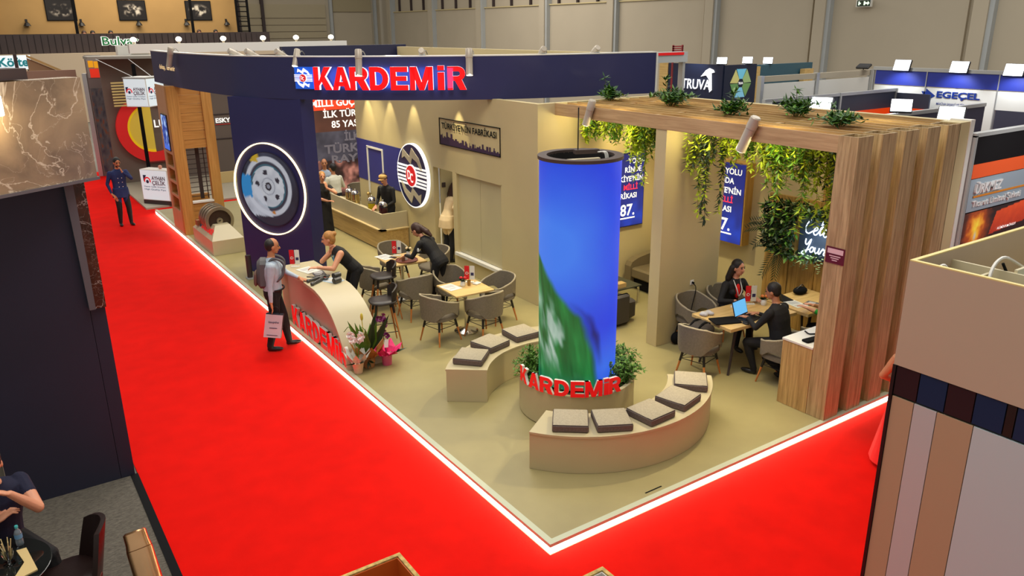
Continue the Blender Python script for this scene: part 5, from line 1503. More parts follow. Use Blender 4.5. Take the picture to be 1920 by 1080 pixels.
mb = MB(); mb.fbox(F, -.028, .238, .004, .39, .0, .006); part('white_front', mb, M('bag_white', (206, 206, 216), .5), tb)
mb = MB(); text(mb, F, 'kaupthe', .03, .25, .035, .16, .02, w0=.008); mb.fbox(F, .05, .17, .16, .172, .008, .01); mb.fbox(F, .02, .19, .04, .05, .008, .01); part('print', mb, M('bag_print', (70, 80, 110), .5), tb, kind='stuff')
mb = MB(); mb.tube(catmull([F.p(.04, .39, -.03), F.p(.07, .50, -.03), F.p(.14, .50, -.03), F.p(.18, .39, -.03)], 5), .006, 6); part('handle', mb, m_black, tb, 60)
# heads of restaurant guests beyond the parapet
for i, x in enumerate((2.6, 3.05, 4.0, 9.0, 10.0)):
    t = thing('person', OR[i] + ' restaurant guest from the left seen above the dark parapet', 'person', (x, 48.2, 3.6))
    mb = MB(); mb.ell((x, 48.2, 4.78), (.12, .13, .16)); mb.caps((x, 48.2, 4.5), .08, (x, 48.2, 4.66), .07); mb.ell((x, 48.2, 4.25), (.16, .26, .35)); mb.caps((x, 48.2, 3.6), .2, (x, 48.2, 4.2), .2)
    bm_ = remesh(mb, .03, 2); bm_.materials.clear(); bm_.materials.append([m_redcl, m_suit, m_cream, m_suit, m_suit][i]); bm_.shade_smooth()
    v0 = bm_.vertices
    co = np.empty(len(v0) * 3, np.float32); v0.foreach_get('co', co); co = co.reshape(-1, 3) - np.array((x, 48.2, 3.6), np.float32); v0.foreach_set('co', co.ravel())
    bm_.name = 'body'; o = bpy.data.objects.new('body', bm_); COL.objects.link(o); o.parent = t
    bm_.materials.append(m_skin)
    for pl_ in bm_.polygons:
        if pl_.center.z > .98: pl_.material_index = 1
    mb = MB(); mb.ell((x, 48.22, 4.83), (.135, .14, .13)); part('hair', mb, [m_hairbr, m_hairb, m_hairb, m_hairbr, m_hairb][i], t, 60)
# ================================================================== NEIGHBOURING STANDS
F0 = Frame((0, 0, 0), (1, 0, 0), (0, 1, 0))
# ---- dark stand at the left (its wall, marble fascia, table corner)
m_dcarp = M('dark_carpet', (96, 90, 80), .95, noise=(26, .38, (1, 3, 1)), bump=(160, .6))
mb = MB(); mb.box(-9, -3.12, -8, 3.94, -.10, -.04); single('dark_carpet_floor', mb, m_dcarp, 'dark grey textured carpet of the stand in the lower left corner', 'carpet')
mb = MB(); mb.box(-3.12, -3.04, -8, 3.94, -.09, -.03); single('floor_edge_strip', mb, m_blackmat, 'black edge strip between the dark carpet and the red aisle', 'strip')
m_dwall = M('dark_blue_wall', (34, 36, 56), .55, noise=(.8, .12), bump=(70, .05))
lw = thing('dark_stand_wall', 'tall dark navy wall panel of the left stand below the marble fascia', 'wall panel', (-3.7, 3.98, -.04))
mb = MB(); mb.box(-4.29, -3.22, 3.94, 4.10, -.04, 3.42); part('main_panel', mb, m_dwall, lw)
mb = MB(); mb.box(-3.215, -3.07, 3.945, 4.10, -.04, 2.04); part('edge_panel', mb, m_dwall, lw)
m_mar = marble('grey_marble', (172, 148, 118), (122, 104, 86), (226, 212, 190), .8)
m_marb = marble('brown_marble', (84, 40, 30), (50, 24, 22), (206, 190, 184), 2.2)
mb = MB(); mb.box(-3.17, -3.06, 3.90, 4.10, 2.04, 3.42); part('brown_marble_strip', mb, m_marb, lw, label='brown marble strip with white veins')
mb = MB(); mb.prism(fy(0, 3.93, 0), [(-3.225, 2.04), (-3.165, 2.04), (-3.165, 3.42), (-3.25, 3.42)], 0, .06); part('grey_reveal', mb, M('grey_reveal', (96, 92, 98), .5), lw)
mb = MB(); mb.box(-9, -4.30, 4.1, 4.2, -.04, 3.4); part('side_panel', mb, M('grey_side', (150, 142, 124), .7), lw)
r = V((.88, .54, 0)).normalized(); FM = Frame((-3.81, 3.34, 3.44), r, (0, 0, 1))
ms = thing('marble_fascia', 'large veined marble fascia slab at the left edge of the picture', 'fascia', (-3.4, 3.7, 3.42))
mb = MB(); mb.fbox(FM, -1.6, 1.03, 0, .99, -.22, 0); part('slab', mb, m_mar, ms)
mb = MB(); mb.fbox(FM, -1.6, 1.05, -.03, 0, -.22, .012); part('bottom_trim', mb, M('grey_reveal', (96, 92, 98), .5), ms)
mb = MB(); mb.fbox(FM, -1.6, .50, 1.0, 1.10, -.30, -.02); part('roof_edge', mb, m_dkbrown, ms)
lm = thing('wall_light', 'white box lamp glowing on the marble fascia at the left picture edge', 'lamp', (-3.75, 3.3, 4.2))
mb = MB(); mb.fbox(FM, -.10, .165, .70, .88, .03, .06, 0, .01); part('lens', mb, m_lampglow, lm)
mb = MB(); mb.fbox(FM, -.10, .14, .72, .86, 0, .03); part('housing', mb, m_black, lm)
l = bpy.data.lights.new('wall_light_glow', 'POINT'); l.energy = 7; l.color = (1, .8, .45); l.shadow_soft_size = .08
lo = bpy.data.objects.new('wall_light_glow', l); COL.objects.link(lo); lo.location = FM.p(.02, .70, .16)

# glass table, chairs, brass tube
gt = thing('glass_table', 'round glass table in the lower left corner', 'table', (-4.46, 1.60, -.04))
mb = MB(); mb.lathe((-4.46, 1.60, .715), [(.44, 0), (.45, .006), (.45, .012), (.44, .016)], 48); part('glass_top', mb, M('smoked_glass', (70, 74, 70), .03, trans=.85), gt, 30)
for a in (.6, 2.2, 3.8, 5.4):
    mb = MB(); mb.cone((-4.46 + .1 * math.cos(a), 1.60 + .1 * math.sin(a), .71), .018, (-4.46 + .3 * math.cos(a), 1.60 + .3 * math.sin(a), -.04), .014, 8); part('leg', mb, m_black, gt, 40)
m_dleath = M('brown_black_leather', (38, 24, 22), .35, bump=(70, .1))
def lchair(x, y, rz, label):
    t = thing('leather_chair', label, 'chair', (x, y, -.04)); t.rotation_euler = (0, 0, math.radians(rz))
    def lp(n, mb, m, sm=45):
        me = mesh_of(mb, n, m, (0, 0, 0), sm); o = bpy.data.objects.new(n, me); COL.objects.link(o); o.parent = t
    mb = MB(); seatpad(mb, .25, .25, .40, .48); lp('seat', mb, m_dleath)
    rows = []
    for j in range(9):
        f = j / 8; z = .42 + .48 * f; row = []
        wd = .22 - .05 * f ** 2
        for k in range(9):
            q = -1 + 2 * k / 8; row.append(V((-.22 - .10 * f + .10 * abs(q) ** 2, wd * q, z - .05 * abs(q) ** 3 * f)))
        for k in range(8, -1, -1):
            q = -1 + 2 * k / 8; row.append(V((-.26 - .10 * f + .10 * abs(q) ** 2, (wd + .01) * q, z - .05 * abs(q) ** 3 * f)))
        rows.append(row)
    mb = MB(); mb.grid(rows, close_u=True); mb.add(rows[-1], [tuple(range(18))]); mb.add(rows[0], [tuple(reversed(range(18)))]); lp('backrest', mb, m_dleath)
    for sx in (1, -1):
        for sy in (1, -1):
            mb = MB(); mb.cone((.16 * sx, .16 * sy, .41), .018, (.21 * sx, .22 * sy, 0), .012, 8); lp('leg', mb, m_black)
lchair(-3.93, 1.66, 186, 'dark brown leather chair with a tall back beside the glass table')
lchair(-4.36, 2.22, -62, 'dark brown leather chair the man in the navy T-shirt sits on')
tbx = thing('brass_tube', 'thick polished brass tube standing on the dark carpet', 'tube', (-3.36, 1.0, -.04))
m_brass = M('polished_brass', (216, 170, 124), .24, 1.0, noise=(3, .2, (1, 1, .2)))
a = V((-3.40, 1.40, .80)); b = V((-3.34, .92, -.04)); d = (b - a).normalized()
mb = MB(); mb.tube([a, a + d * .012, a + d * .10, a + d * .16, b], [.075, .092, .094, .104, .112], 28); part('tube_body', mb, m_brass, tbx, 30)
mb = MB(); mb.tube([a + d * .15, a + d * .158], .1035, 28); part('collar', mb, M('brass_dark', (140, 96, 62), .3, 1.0), tbx, 40)
bt = thing('water_bottle', 'small plastic water bottle with a teal cap on the glass table', 'bottle', (-4.20, 1.93, .731))
c = (-4.22, 1.86, .731)
mb = MB(); mb.lathe(c, [(.026, 0), (.03, .01), (.03, .05), (.027, .06), (.03, .07), (.03, .115), (.022, .14), (.011, .158), (.011, .168)], 16); part('bottle_body', mb, M('pet_plastic', (196, 216, 230), .08, trans=.7), bt, 40)
mb = MB(); mb.lathe(c, [(.0305, .07), (.0305, .11)], 16, cap=False); part('paper_band', mb, M('bottle_band', (110, 160, 200), .5), bt)
mb = MB(); mb.lathe(c, [(.014, .165), (.014, .185), (.012, .188)], 14); part('cap', mb, M('cap_teal', (70, 178, 178), .4), bt, 40)
rd = thing('reed_glass', 'glass with pale wooden reeds on the glass table', 'vase', (-4.30, 1.66, .731))
c = (-4.31, 1.62, .731)
mb = MB(); mb.lathe(c, [(.05, 0), (.05, .006), (.012, .012), (.012, .03), (.035, .06), (.045, .10), (.04, .14)], 20, cap=False); part('glass', mb, m_glass, rd, 40)
for k in range(6):
    a_ = k * 1.05; mb = MB(); mb.cone((c[0] + .01 * math.cos(a_), c[1] + .01 * math.sin(a_), c[2] + .04), .004, (c[0] + .045 * math.cos(a_), c[1] + .045 * math.sin(a_), c[2] + .22), .004, 6); part('reed', mb, M('reed', (226, 206, 150), .6), rd)
mb = MB(); mb.prism(Frame((-4.21, 1.47, .731), (1, .25, 0), (-.25, 1, 0)), [(-.14, -.12), (.06, -.10), (.10, .28), (.03, .30), (.02, .08), (-.06, -.02)], 0, .012); single('wooden_tray', mb, M('pale_ply', (212, 186, 128), .5), 'irregular pale wooden board lying on the glass table', 'board')

# chipboard boxes in the foreground
m_osb = M('chipboard_edge', (196, 164, 92), .8, noise=(45, .35), bump=(60, .5))
m_or = M('orange_laminate', (206, 92, 20), .5)
def osb(x1, y1, label, inner, dx, t=.02):
    o = thing('chipboard_box', label, 'box', (x1 - dx, y1 - .5, CZ))
    mb = MB(); mb.box(x1 - 2 * dx, x1, y1 - t, y1, CZ, 2.4); part('side_board', mb, [m_osb], o)
    mb = MB(); mb.box(x1 - t, x1, y1 - 1.0, y1 - t, CZ, 2.4); part('side_board', mb, [m_osb], o)
    mb = MB(); mb.box(x1 - 2 * dx, x1 - t - .001, y1 - t - .006, y1 - t - .001, CZ, 2.392); part('inner_laminate', mb, inner, o)
    mb = MB(); mb.box(x1 - t - .006, x1 - t - .001, y1 - 1.0, y1 - t - .006, CZ, 2.392); part('inner_laminate', mb, inner, o)
    mb = MB(); mb.box(x1 - 2 * dx, x1 - t - .006, y1 - 1.0, y1 - t - .006, 1.2, 1.22); part('inner_shelf', mb, inner, o)
osb(-2.565, -2.15, 'open chipboard box with orange lining at the bottom edge of the picture', m_or, .30)
osb(-1.815, -2.805, 'second open chipboard box with pale lining at the bottom edge of the picture', m_white, .30)

# ---- grey stand at the right
m_gs = M('greige_panel', (196, 176, 152), .55, noise=(.7, .03))
m_cream2 = M('cream_board', (214, 204, 170), .6)
gs = thing('open_top_stand', 'pale open-topped stand wall with a dark window band at the right edge', 'stand', (1.1, -3.5, CZ))
xs = 1.1; yt = -2.5
mb = MB(); mb.box(xs, xs + .03, -6.5, yt, 2.60, 3.35); part('upper_panel', mb, m_gs, gs)
mb = MB(); mb.box(xs + .03, 4.4, yt - .03, yt, CZ, 3.35); part('end_wall', mb, m_gs, gs)
mb = MB(); mb.box(xs, xs + .03, -6.5, yt, 3.35, 3.358); mb.box(xs + .03, 4.4, yt - .03, yt, 3.35, 3.358); part('rim', mb, M('rim_cream', (236, 216, 140), .5), gs)
mb = MB(); mb.box(xs + .5, xs + .52, -6.5, yt - .03, 2.7, 3.28); part('divider', mb, m_cream2, gs)
mb = MB(); mb.box(xs + .03, xs + .5, -2.80, -2.78, 2.7, 3.25); part('divider', mb, m_cream2, gs)
mb = MB(); mb.box(xs + .52, 4.4, -2.95, -2.93, 2.7, 3.3); part('divider', mb, m_cream2, gs)
mb = MB(); mb.box(xs + .03, 4.4, -6.5, yt - .03, 2.68, 2.70); part('deck_board', mb, m_cream2, gs)
mb = MB(); mb.box(1.64, 2.4, -3.6, -2.97, 2.72, 3.0); part('blue_box', mb, M('pale_blue', (176, 208, 232), .5), gs)
ysg = [-2.52, -2.69, -2.88, -3.06, -3.25, -3.31, -3.6, -3.9]
mr, nv = M('maroon_glass', (52, 22, 30), .12), M('navy_glass', (30, 42, 78), .12)
for i in range(7):
    mb = MB(); mb.box(xs + .006, xs + .02, ysg[i + 1] + .004, ysg[i] - .004, 2.38, 2.595); part('glass_pane', mb, [mr, nv, mr, nv, m_black, nv, mr][i], gs)
mb = MB(); mb.box(xs + .02, xs + .03, -6.5, yt, 2.365, 2.60); part('band_backing', mb, m_black, gs)
mb = MB(); mb.box(xs - .004, xs + .03, yt - .02, yt + .004, CZ, 2.60); part('corner_trim', mb, m_black, gs)
for y0, y1, m_ in ((-2.68, -2.52, M('tan_curtain', (186, 158, 126), .6)), (-2.84, -2.68, M('glare_strip', (196, 194, 194), .25)), (-3.08, -2.84, M('tan_curtain', (186, 158, 126), .6)), (-6.5, -3.08, M('cool_white', (196, 210, 214), .4))):  # pale strip is glare on the beige panel, painted as its own colour
    mb = MB(); mb.box(xs + .004, xs + .03, y0 + .003, y1 - .003, CZ, 2.365); part('lower_panel', mb, m_, gs)
for k, pts in enumerate([[(1.22, -2.62, 3.30), (1.26, -2.66, 3.32), (1.30, -2.70, 3.15), (1.32, -2.72, 2.72)], [(1.40, -2.98, 2.72), (1.45, -2.86, 3.2), (1.62, -2.84, 3.36), (1.9, -2.88, 3.25), (2.3, -2.92, 3.1)]]):
    mb = MB(); mb.tube(catmull(pts, 6), .011, 6); single('white_cable', mb, m_white, ['short', 'long arching'][k] + ' white cable inside the open-topped stand', 'cable', 60)
mb = MB(); mb.tube(catmull([(1.60, -2.86, 3.33), (1.66, -2.9, 3.2), (1.75, -2.97, 2.95), (1.8, -3.0, 2.72)], 6), .010, 6); single('black_cable', mb, m_blackmat, 'black cable inside the open-topped stand', 'cable', 60)

# ---- steel trader booth right of the pergola
ub = thing('exhibition_booth', 'booth panel with orange and black bands and ÜRKMEZ lettering right of the pergola', 'booth', (8.0, .05, CZ))
F = fy(6.97, 0.0, 0)
mb = MB(); mb.fbox(F, 0, 4.0, CZ, 3.44, -.08, 0); part('panel', mb, m_blackmat, ub)
mb = MB(); mb.fbox(F, .02, 4.0, 2.88, 3.07, .002, .012); part('orange_band', mb, M('orange_band', (226, 84, 26), .4, emit=.15), ub)
mb = MB(); mb.fbox(F, .02, 4.0, 2.42, 2.87, .002, .012); part('grey_band', mb, M('grey_blue_band', (156, 172, 184), .4), ub)
mb = MB(); text(mb, F, 'ÜRKMEZ', .14, 2.67, .13, .72, .012, .03, .012, shear=.12); text(mb, F, 'Ticaret Limited Şirketi', .14, 2.485, .085, 1.35, .008, .02, .012); mb.fbox(F, .14, 2.2, 2.615, 2.635, .012, .02); part('lettering', mb, M('silver_letter', (236, 236, 234), .35), ub)
mb = MB(); mb.fbox(F, .14, 2.2, 2.612, 2.637, .013, .022); part('orange_line', mb, M('orange_line', (226, 140, 30), .4), ub)
def firefn(u, v):
    n = vnoise(u * 26, v * 9, 71); d = np.hypot((u - .20) * 5.5, (v - .55) * 1.3)
    c = mixc((30, 6, 10), (228, 90, 10), np.clip(1.3 - d + .5 * (n - .5), 0, 1)); c = mixc(c, (250, 214, 60), np.clip(.62 - d + .5 * (n - .5), 0, 1) * 1.6)
    c = mixc(c, (190, 196, 220), np.clip(.22 - np.hypot((u - .20) * 8, (v - .35) * 1.3), 0, 1) * 4)
    br_ = (u > .42 + .12 * (v - .4)) & (v > .30 + .25 * (u - .42)) & (v < .85 + .3 * (u - .42))
    return mixc(c, mixc((150, 26, 8), (228, 74, 24), np.clip(v + .3 * n - .1, 0, 1)), br_ * 1.0)
print_sheet('furnace_print', Frame(F.p(.02, 1.84, .004), F.r, F.u), 1.9, .56, 110, 36, firefn, vcol('print_fire', .8), ub)
mb = MB(); text(mb, F, 'ALÜMİNYUM', .10, 1.90, .04, .42, .01, w0=.012); text(mb, F, 'ALÜMİNYUM İNGOT', 1.0, 2.05, .035, .55, .01, w0=.012); part('caption', mb, m_lwhite, ub, kind='stuff')
mb = MB()
for a in ((-.06, -.035), (-.03, -.005)): mb.fbox(F, a[0], a[1], CZ, 3.46, -.08, .02)
mb.fbox(F, -.06, 4.0, 3.44, 3.49, -.08, .02); part('aluminium_frame', mb, m_alu, ub)
for k in range(1, 3):
    mb = MB(); mb.box(6.95 + .0, 7.03, k * 2.9 - .06, k * 2.9, 3.3, 3.58); part('frame_joint', mb, m_alu, ub)
mb = MB(); mb.box(6.95, 7.02, .1, 6.0, CZ, 3.50); part('side_wall', mb, m_white, ub)
mb = MB(); mb.box(6.94, 7.03, .1, 6.0, 3.50, 3.58); part('top_rail', mb, m_alu, ub)
mb = MB(); mb.fbox(fy(8.2, 2.2, 0), 0, 3.5, CZ, 3.4, -.06, 0); mb.fbox(fx(9.2, 4.5, 0), 0, 1.0, CZ, 3.2, -.05, 0); part('inner_wall', mb, M('slate_wall', (66, 66, 88), .6), ub)
mb = MB(); mb.fbox(fy(8.2, 2.2, 0), 0, 3.5, 3.4, 3.46, -.06, .02); part('top_rail', mb, m_alu, ub)

# booth with dark wall and orange strip behind
db = thing('booth_walls', 'neighbouring booth with white panels, slate wall and orange stripe behind the pergola', 'booth', (11.5, 4.5, CZ))
mb = MB(); mb.fbox(fy(8.6, 4.5, 0), 0, 4.0, CZ, 3.5, -.05, 0); mb.fbox(fx(12.6, 4.5, 0), 0, .75, CZ, 3.47, -.05, 0); part('slate_wall', mb, M('slate_blue', (52, 60, 78), .5), db)
mb = MB(); mb.fbox(fy(8.6, 4.5, 0), 2.6, 3.98, CZ, 3.17, .002, .01); mb.fbox(fx(12.6, 4.48, 0), 0, .72, CZ, 3.17, .002, .01); part('orange_stripe', mb, M('orange_band2', (238, 74, 16), .4, emit=.25), db)
mb = MB(); mb.fbox(fy(8.6, 4.5, 0), -.3, 4.05, 3.50, 3.56, -.05, .02); part('top_rail', mb, m_alu, db)
for u0 in (2.0, 3.98):
    mb = MB(); mb.fbox(fy(8.6, 4.5, 0), u0, u0 + .05, 2.0, 3.56, -.05, .03); part('frame_post', mb, m_alu, db)
for u0, u1 in ((0, 1.78), (1.9, 3.85)):
    mb = MB(); mb.fbox(fy(10.1, 6.0, 0), u0, u1, 2.4, 3.68, -.05, 0); part('white_panel', mb, m_white, db)
for u0 in (-.1, 1.79, 3.86):
    mb = MB(); mb.fbox(fy(10.1, 6.0, 0), u0, u0 + .1, 1.5, 3.85, -.07, .03); part('frame_post', mb, m_alu, db)
mb = MB(); mb.fbox(fy(10.1, 6.0, 0), 0, 3.86, 3.72, 3.84, -.05, 0); part('beige_rail', mb, m_hall, db)

eg = thing('booth_wall', 'white booth wall with blue band and EGEÇEL lettering in the upper right', 'booth', (13, 3.5, CZ))
F = fx(13.0, 5.26, 0)
for k, (u0, u1) in enumerate(((0, 1.16), (1.18, 2.62), (2.64, 4.2))):
    mb = MB(); mb.fbox(F, u0, u1, 3.60, 3.90, -.05, 0); part('blue_panel', mb, M('blue_band_panel', (40, 54, 150), .45), eg)
    if k != 2:
        mb = MB(); mb.fbox(F, u0, u1, CZ, 3.58, -.05, 0); part('white_panel', mb, m_white, eg)
    else:
        mb = MB(); mb.fbox(F, u0, u1, 3.22, 3.58, -.05, 0); part('white_panel', mb, m_white, eg)
mb = MB(); mb.fbox(F, -.06, 4.3, 3.90, 3.97, -.06, .02)
for u0 in (-.06, 1.16, 2.62): mb.fbox(F, u0, u0 + .02, CZ, 3.9, -.05, .012)
part('aluminium_frame', mb, m_alu, eg)
m_ink = M('egec_blue', (24, 54, 140), .4)
mb = MB(); text(mb, F, 'EGEÇEL', 1.44, 3.39, .13, .88, .03, w0=.006, depth=.012); mb.prism(F, [(1.10, 3.40), (1.2, 3.36), (1.2, 3.30), (1.41, 3.42), (1.2, 3.56), (1.2, 3.50), (1.10, 3.50), (1.14, 3.45)], .004, .012)
part('lettering', mb, m_ink, eg)
mb = MB(); text(mb, F, 'MAKİNA SANAYİ VE TİC. LTD. ŞTİ.', 1.46, 3.24, .05, .82, .008, w0=.006); part('small_lettering', mb, m_ink, eg, kind='stuff')
mb = MB(); mb.fbox(fx(15.5, 4.5, 0), 0, 6, CZ, 3.2, -.05, 0); part('back_wall', mb, M('slate_wall', (66, 66, 88), .6), eg)
tv = thing('booth_corner', 'dark navy booth corner with illuminated TRUVA lettering behind the pergola', 'booth', (12, 8.75, CZ))
F = fx(12.0, 10.9, 0)
m_tv = M('truva_navy', (26, 34, 58), .4)
mb = MB(); mb.fbox(F, .22, 2.12, CZ, 3.93, -.06, 0); part('lettered_panel', mb, m_tv, tv)
mb = MB(); mb.fbox(F, -.12, .2, CZ, 3.93, -.06, 0); part('wood_strip', mb, m_barw, tv)
mb = MB(); mb.fbox(F, .72, .80, 3.29, 3.50, .01, .03) if False else None
text(mb, F, 'TRUVA', .76, 3.30, .25, 1.0, .008, w0=.02, depth=.012, shear=.05); part('lettering', mb, M('truva_white', (244, 246, 250), .4, emit=.8), tv)
mb = MB()   # stylised horse head mark above the letters
mb.prism(F, [(1.42, 3.62), (1.58, 3.78), (1.70, 3.84), (1.84, 3.80), (1.88, 3.74), (1.78, 3.72), (1.82, 3.30), (1.74, 3.24), (1.70, 3.56), (1.60, 3.66)], .02, .03)
part('horse_mark', mb, M('truva_white', (244, 246, 250)), tv)
F2 = fy(12.0, 8.75, 0)
mb = MB(); mb.fbox(F2, .04, 1.25, CZ, 3.92, -.06, 0); part('poster_panel', mb, m_tv, tv)
mb = MB(); mb.fbox(F2, 1.26, 1.40, CZ, 3.85, -.06, 0); part('wood_strip', mb, m_barw, tv)
cx_, cz_, R2 = .66, 3.46, .40
def hexp(k0, k1, r0, r1): 
    return [(cx_ + r0 * math.cos(math.radians(k0)), cz_ + r0 * math.sin(math.radians(k0))), (cx_ + r1 * math.cos(math.radians(k0)), cz_ + r1 * math.sin(math.radians(k0))),
            (cx_ + r1 * math.cos(math.radians(k1)), cz_ + r1 * math.sin(math.radians(k1))), (cx_ + r0 * math.cos(math.radians(k1)), cz_ + r0 * math.sin(math.radians(k1)))]
for k, cc in enumerate([(150, 178, 120), (110, 190, 220), (196, 190, 120), (96, 140, 84), (130, 196, 226), (110, 150, 90)]):
    mb = MB(); mb.prism(F2, hexp(2 + 60 * k, 58 + 60 * k, .12, R2), .002, .01); part('hexagon_piece', mb, M('hexcol_%d' % k, cc, .5, emit=.15), tv)
mb = MB(); text(mb, F2, 'TRUVA', cx_ - .09, cz_ - .03, .06, .18, .01, w0=.006); part('small_lettering', mb, m_lwhite, tv)
mb = MB(); mb.box(13.45, 16.2, 9.2, 9.3, CZ, 3.86); part('rear_panel', mb, M('truva_teal', (50, 84, 98), .5), tv)
mb = MB(); mb.box(15.6, 16.0, 9.0, 9.15, CZ, 3.7); part('wood_strip', mb, m_barw, tv)
rl = thing('rear_light_box', 'grey and red light box end behind the right end of the curved fascia', 'box', (10.4, 9, CZ))
mb = MB(); mb.box(9.9, 10.95, 9.0, 9.3, 4.03, 4.27); part('box_body', mb, m_steel, rl)
mb = MB(); mb.box(9.9, 10.8, 8.98, 9.3, 4.2, 4.26); part('red_edge', mb, m_red, rl)
mb = MB(); mb.box(9.9, 9.98, 9.05, 9.2, CZ, 4.03); mb.box(10.85, 10.93, 9.05, 9.2, CZ, 4.03); part('leg', mb, m_alu, rl, kind='stuff')
gr = thing('red_grille', 'small red perforated metal plate standing up behind the fascia end', 'grille', (11, 9.4, 4.0))
m_gr = M('grille_red', (140, 40, 44), .5)
for k in range(8):
    mb = MB(); mb.box(10.85, 11.2, 9.4, 9.43, 4.02 + k * .05, 4.05 + k * .05); part('slat', mb, m_gr, gr)
for x in (10.85, 11.17):
    mb = MB(); mb.box(x, x + .03, 9.4, 9.44, CZ, 4.42); part('upright', mb, m_gr, gr)

# flood lights on the booths
def flood(x, y, z, label, s=.3, rx=-55, rz=-60, glow=True):
    t = thing('flood_light', label, 'lamp', (x, y, z), 'flood lights on the booths at the right'); t.rotation_euler = (0, 0, math.radians(rz))
    R = Matrix.Rotation(math.radians(rx), 3, 'X')
    Fl = Frame((0, 0, .10), R @ V((1, 0, 0)), R @ V((0, 1, 0)))
    def lp(n, mb, m): 
        me = mesh_of(mb, n, m); o = bpy.data.objects.new(n, me); COL.objects.link(o); o.parent = t
    mb = MB(); mb.fbox(Fl, -s / 2, s / 2, -s * .35, s * .35, -.05, 0, 0, .01); lp('housing', mb, m_black)
    mb = MB(); mb.fbox(Fl, -s * .46, s * .46, -s * .31, s * .31, 0, .006, 0); lp('lens', mb, m_coolglow if glow else m_black)
    mb = MB(); mb.cone((0, 0, 0), .012, (0, 0, .10), .012, 8); lp('arm', mb, m_black)
for i, (y, z) in enumerate(((4.63, 3.9), (3.41, 3.9), (2.36, 3.88))):
    flood(12.92, y, z + .02, OR[i] + ' flood light from the left above the blue booth band', .36, 70, -90 + 5)
for i, (x, y) in enumerate(((12.03, 8.86), (12.9, 8.78), (14.3, 9.25))):
    flood(x, y, [3.93, 3.92, 3.86][i], OR[i] + ' flood light from the left above the navy TRUVA booth', .26, 70, -60)
flood(7.2, 2.54, 3.58, 'bright flood light on the rail behind the pergola, left one', .34, 60, -70)
flood(7.2, .5, 3.58, 'bright flood light on the rail behind the pergola, right one', .34, 60, -70)
flood(8.9, 2.2, 3.48, 'bright flood light farther behind the pergola rail', .34, 60, -60)
for (x, y, z) in ((12.7, 4.6, 3.88), (12.7, 3.4, 3.88), (12.7, 2.3, 3.86)):
    spot('booth_flood_and_fill_light', (x - .1, y, z + .06), (13.0, y, 3.3), 24, (.85, .92, 1), 110, .6, .08)
spot('booth_flood_and_fill_light', (11.5, 9.6, 4.3), (12, 9.7, 3.2), 40, (.85, .92, 1), 100, .6, .08)
flood(13.7, 6.02, 3.85, 'dark unlit flood light above the white panels', .3, 20, -80, False)

# ---- left background: booth with red ring arch, lantern, banner column
ay = thing('booth_backdrop', 'grey booth backdrop with a red ring and yellow disc behind the man in navy', 'booth', (2.2, 24, CZ))
m_gw = M('taupe_wall', (112, 98, 88), .7, noise=(.8, .05))
mb = MB(); mb.box(-.1, 6.5, 24.0, 24.15, CZ, 4.05); part('back_wall', mb, m_gw, ay)
F = fy(1.22, 23.98, 1.77)
mb = MB(); mb.ring(F, 0, 0, .80, 1.14, .0, .16, 0, 64); part('red_ring', mb, M('ring_red', (222, 36, 36), .4, emit=.15), ay)
mb = MB(); mb.prism(F, [(.80 * math.cos(a), .80 * math.sin(a)) for a in [PI / 2 + PI * i / 24 for i in range(25)]], 0, .06); part('yellow_half_disc', mb, M('disc_yellow', (222, 196, 70), .5, emit=.15), ay)
mb = MB(); mb.ring(F, 0, 0, .72, .80, .06, .08, 0, 40, PI / 2, PI * 1.5); part('yellow_rim', mb, M('disc_yellow2', (240, 214, 20), .5, emit=.2), ay)
mb = MB(); text(mb, F, 'LUX', .03, .02, .25, .62, .02, w0=.17); part('lettering', mb, m_lwhite, ay)
for k, z in enumerate((1.2, 2.05, 2.85, 3.45)):
    mb = MB(); mb.box(2.6, 6.5, 23.97, 24.0, z, z + .03); part('joint_line', mb, m_dkbrown, ay)
mb = MB(); text(mb, fy(3.2, 23.97, 1.78), 'ESKYS', .1, 0, .16, .6, .03, w0=.01); part('lettering', mb, m_lwhite, ay); mb = MB(); mb.fbox(fy(3.2, 23.97, 1.78), .08, .72, -.07, -.05, .005, .012); part('red_line', mb, m_red, ay)
mb = MB(); mb.box(2.6, 4.4, 22.0, 22.1, CZ, .36); part('counter_front', mb, M('pale_ply', (212, 186, 128)), ay)
mb = MB(); mb.box(-.1, 6.5, 19.3, 24.0, CZ, 0.0); part('booth_floor', mb, M('booth_floor', (168, 160, 140), .6), ay)
mb = MB(); mb.box(.62, .72, 22.5, 22.6, 0, 3.9); part('black_post', mb, m_blackmat, ay)
for k in range(9):
    mb = MB(); mb.box(.1 + .0, 1.0, 23.6 + .03 * 0, 23.62, 2.55 + k * .09, 2.6 + k * .09); part('ceiling_slat', mb, M('slat_yellow', (222, 204, 132), .5), ay)
mb = MB(); mb.box(.74, 1.9, 22.6, 22.65, .45, .50); mb.box(.74, 1.9, 22.6, 22.65, .8, .84); part('rail', mb, M('rail_red', (120, 30, 30), .5), ay)
mb = MB(); mb.prism(Frame((0, 0, 4.05), (1, 0, 0), (0, 1, 0)), [(-.5, 23.2), (1.9, 22.4), (1.9, 24.2), (-.5, 24.2)], 0, .08); part('canopy', mb, M('canopy_grey', (150, 146, 136), .6), ay)
m_lb = M('light_box_face', (206, 220, 226), .4, emit=.55)
m_ayt = M('maroon_ink', (96, 26, 50), .5)
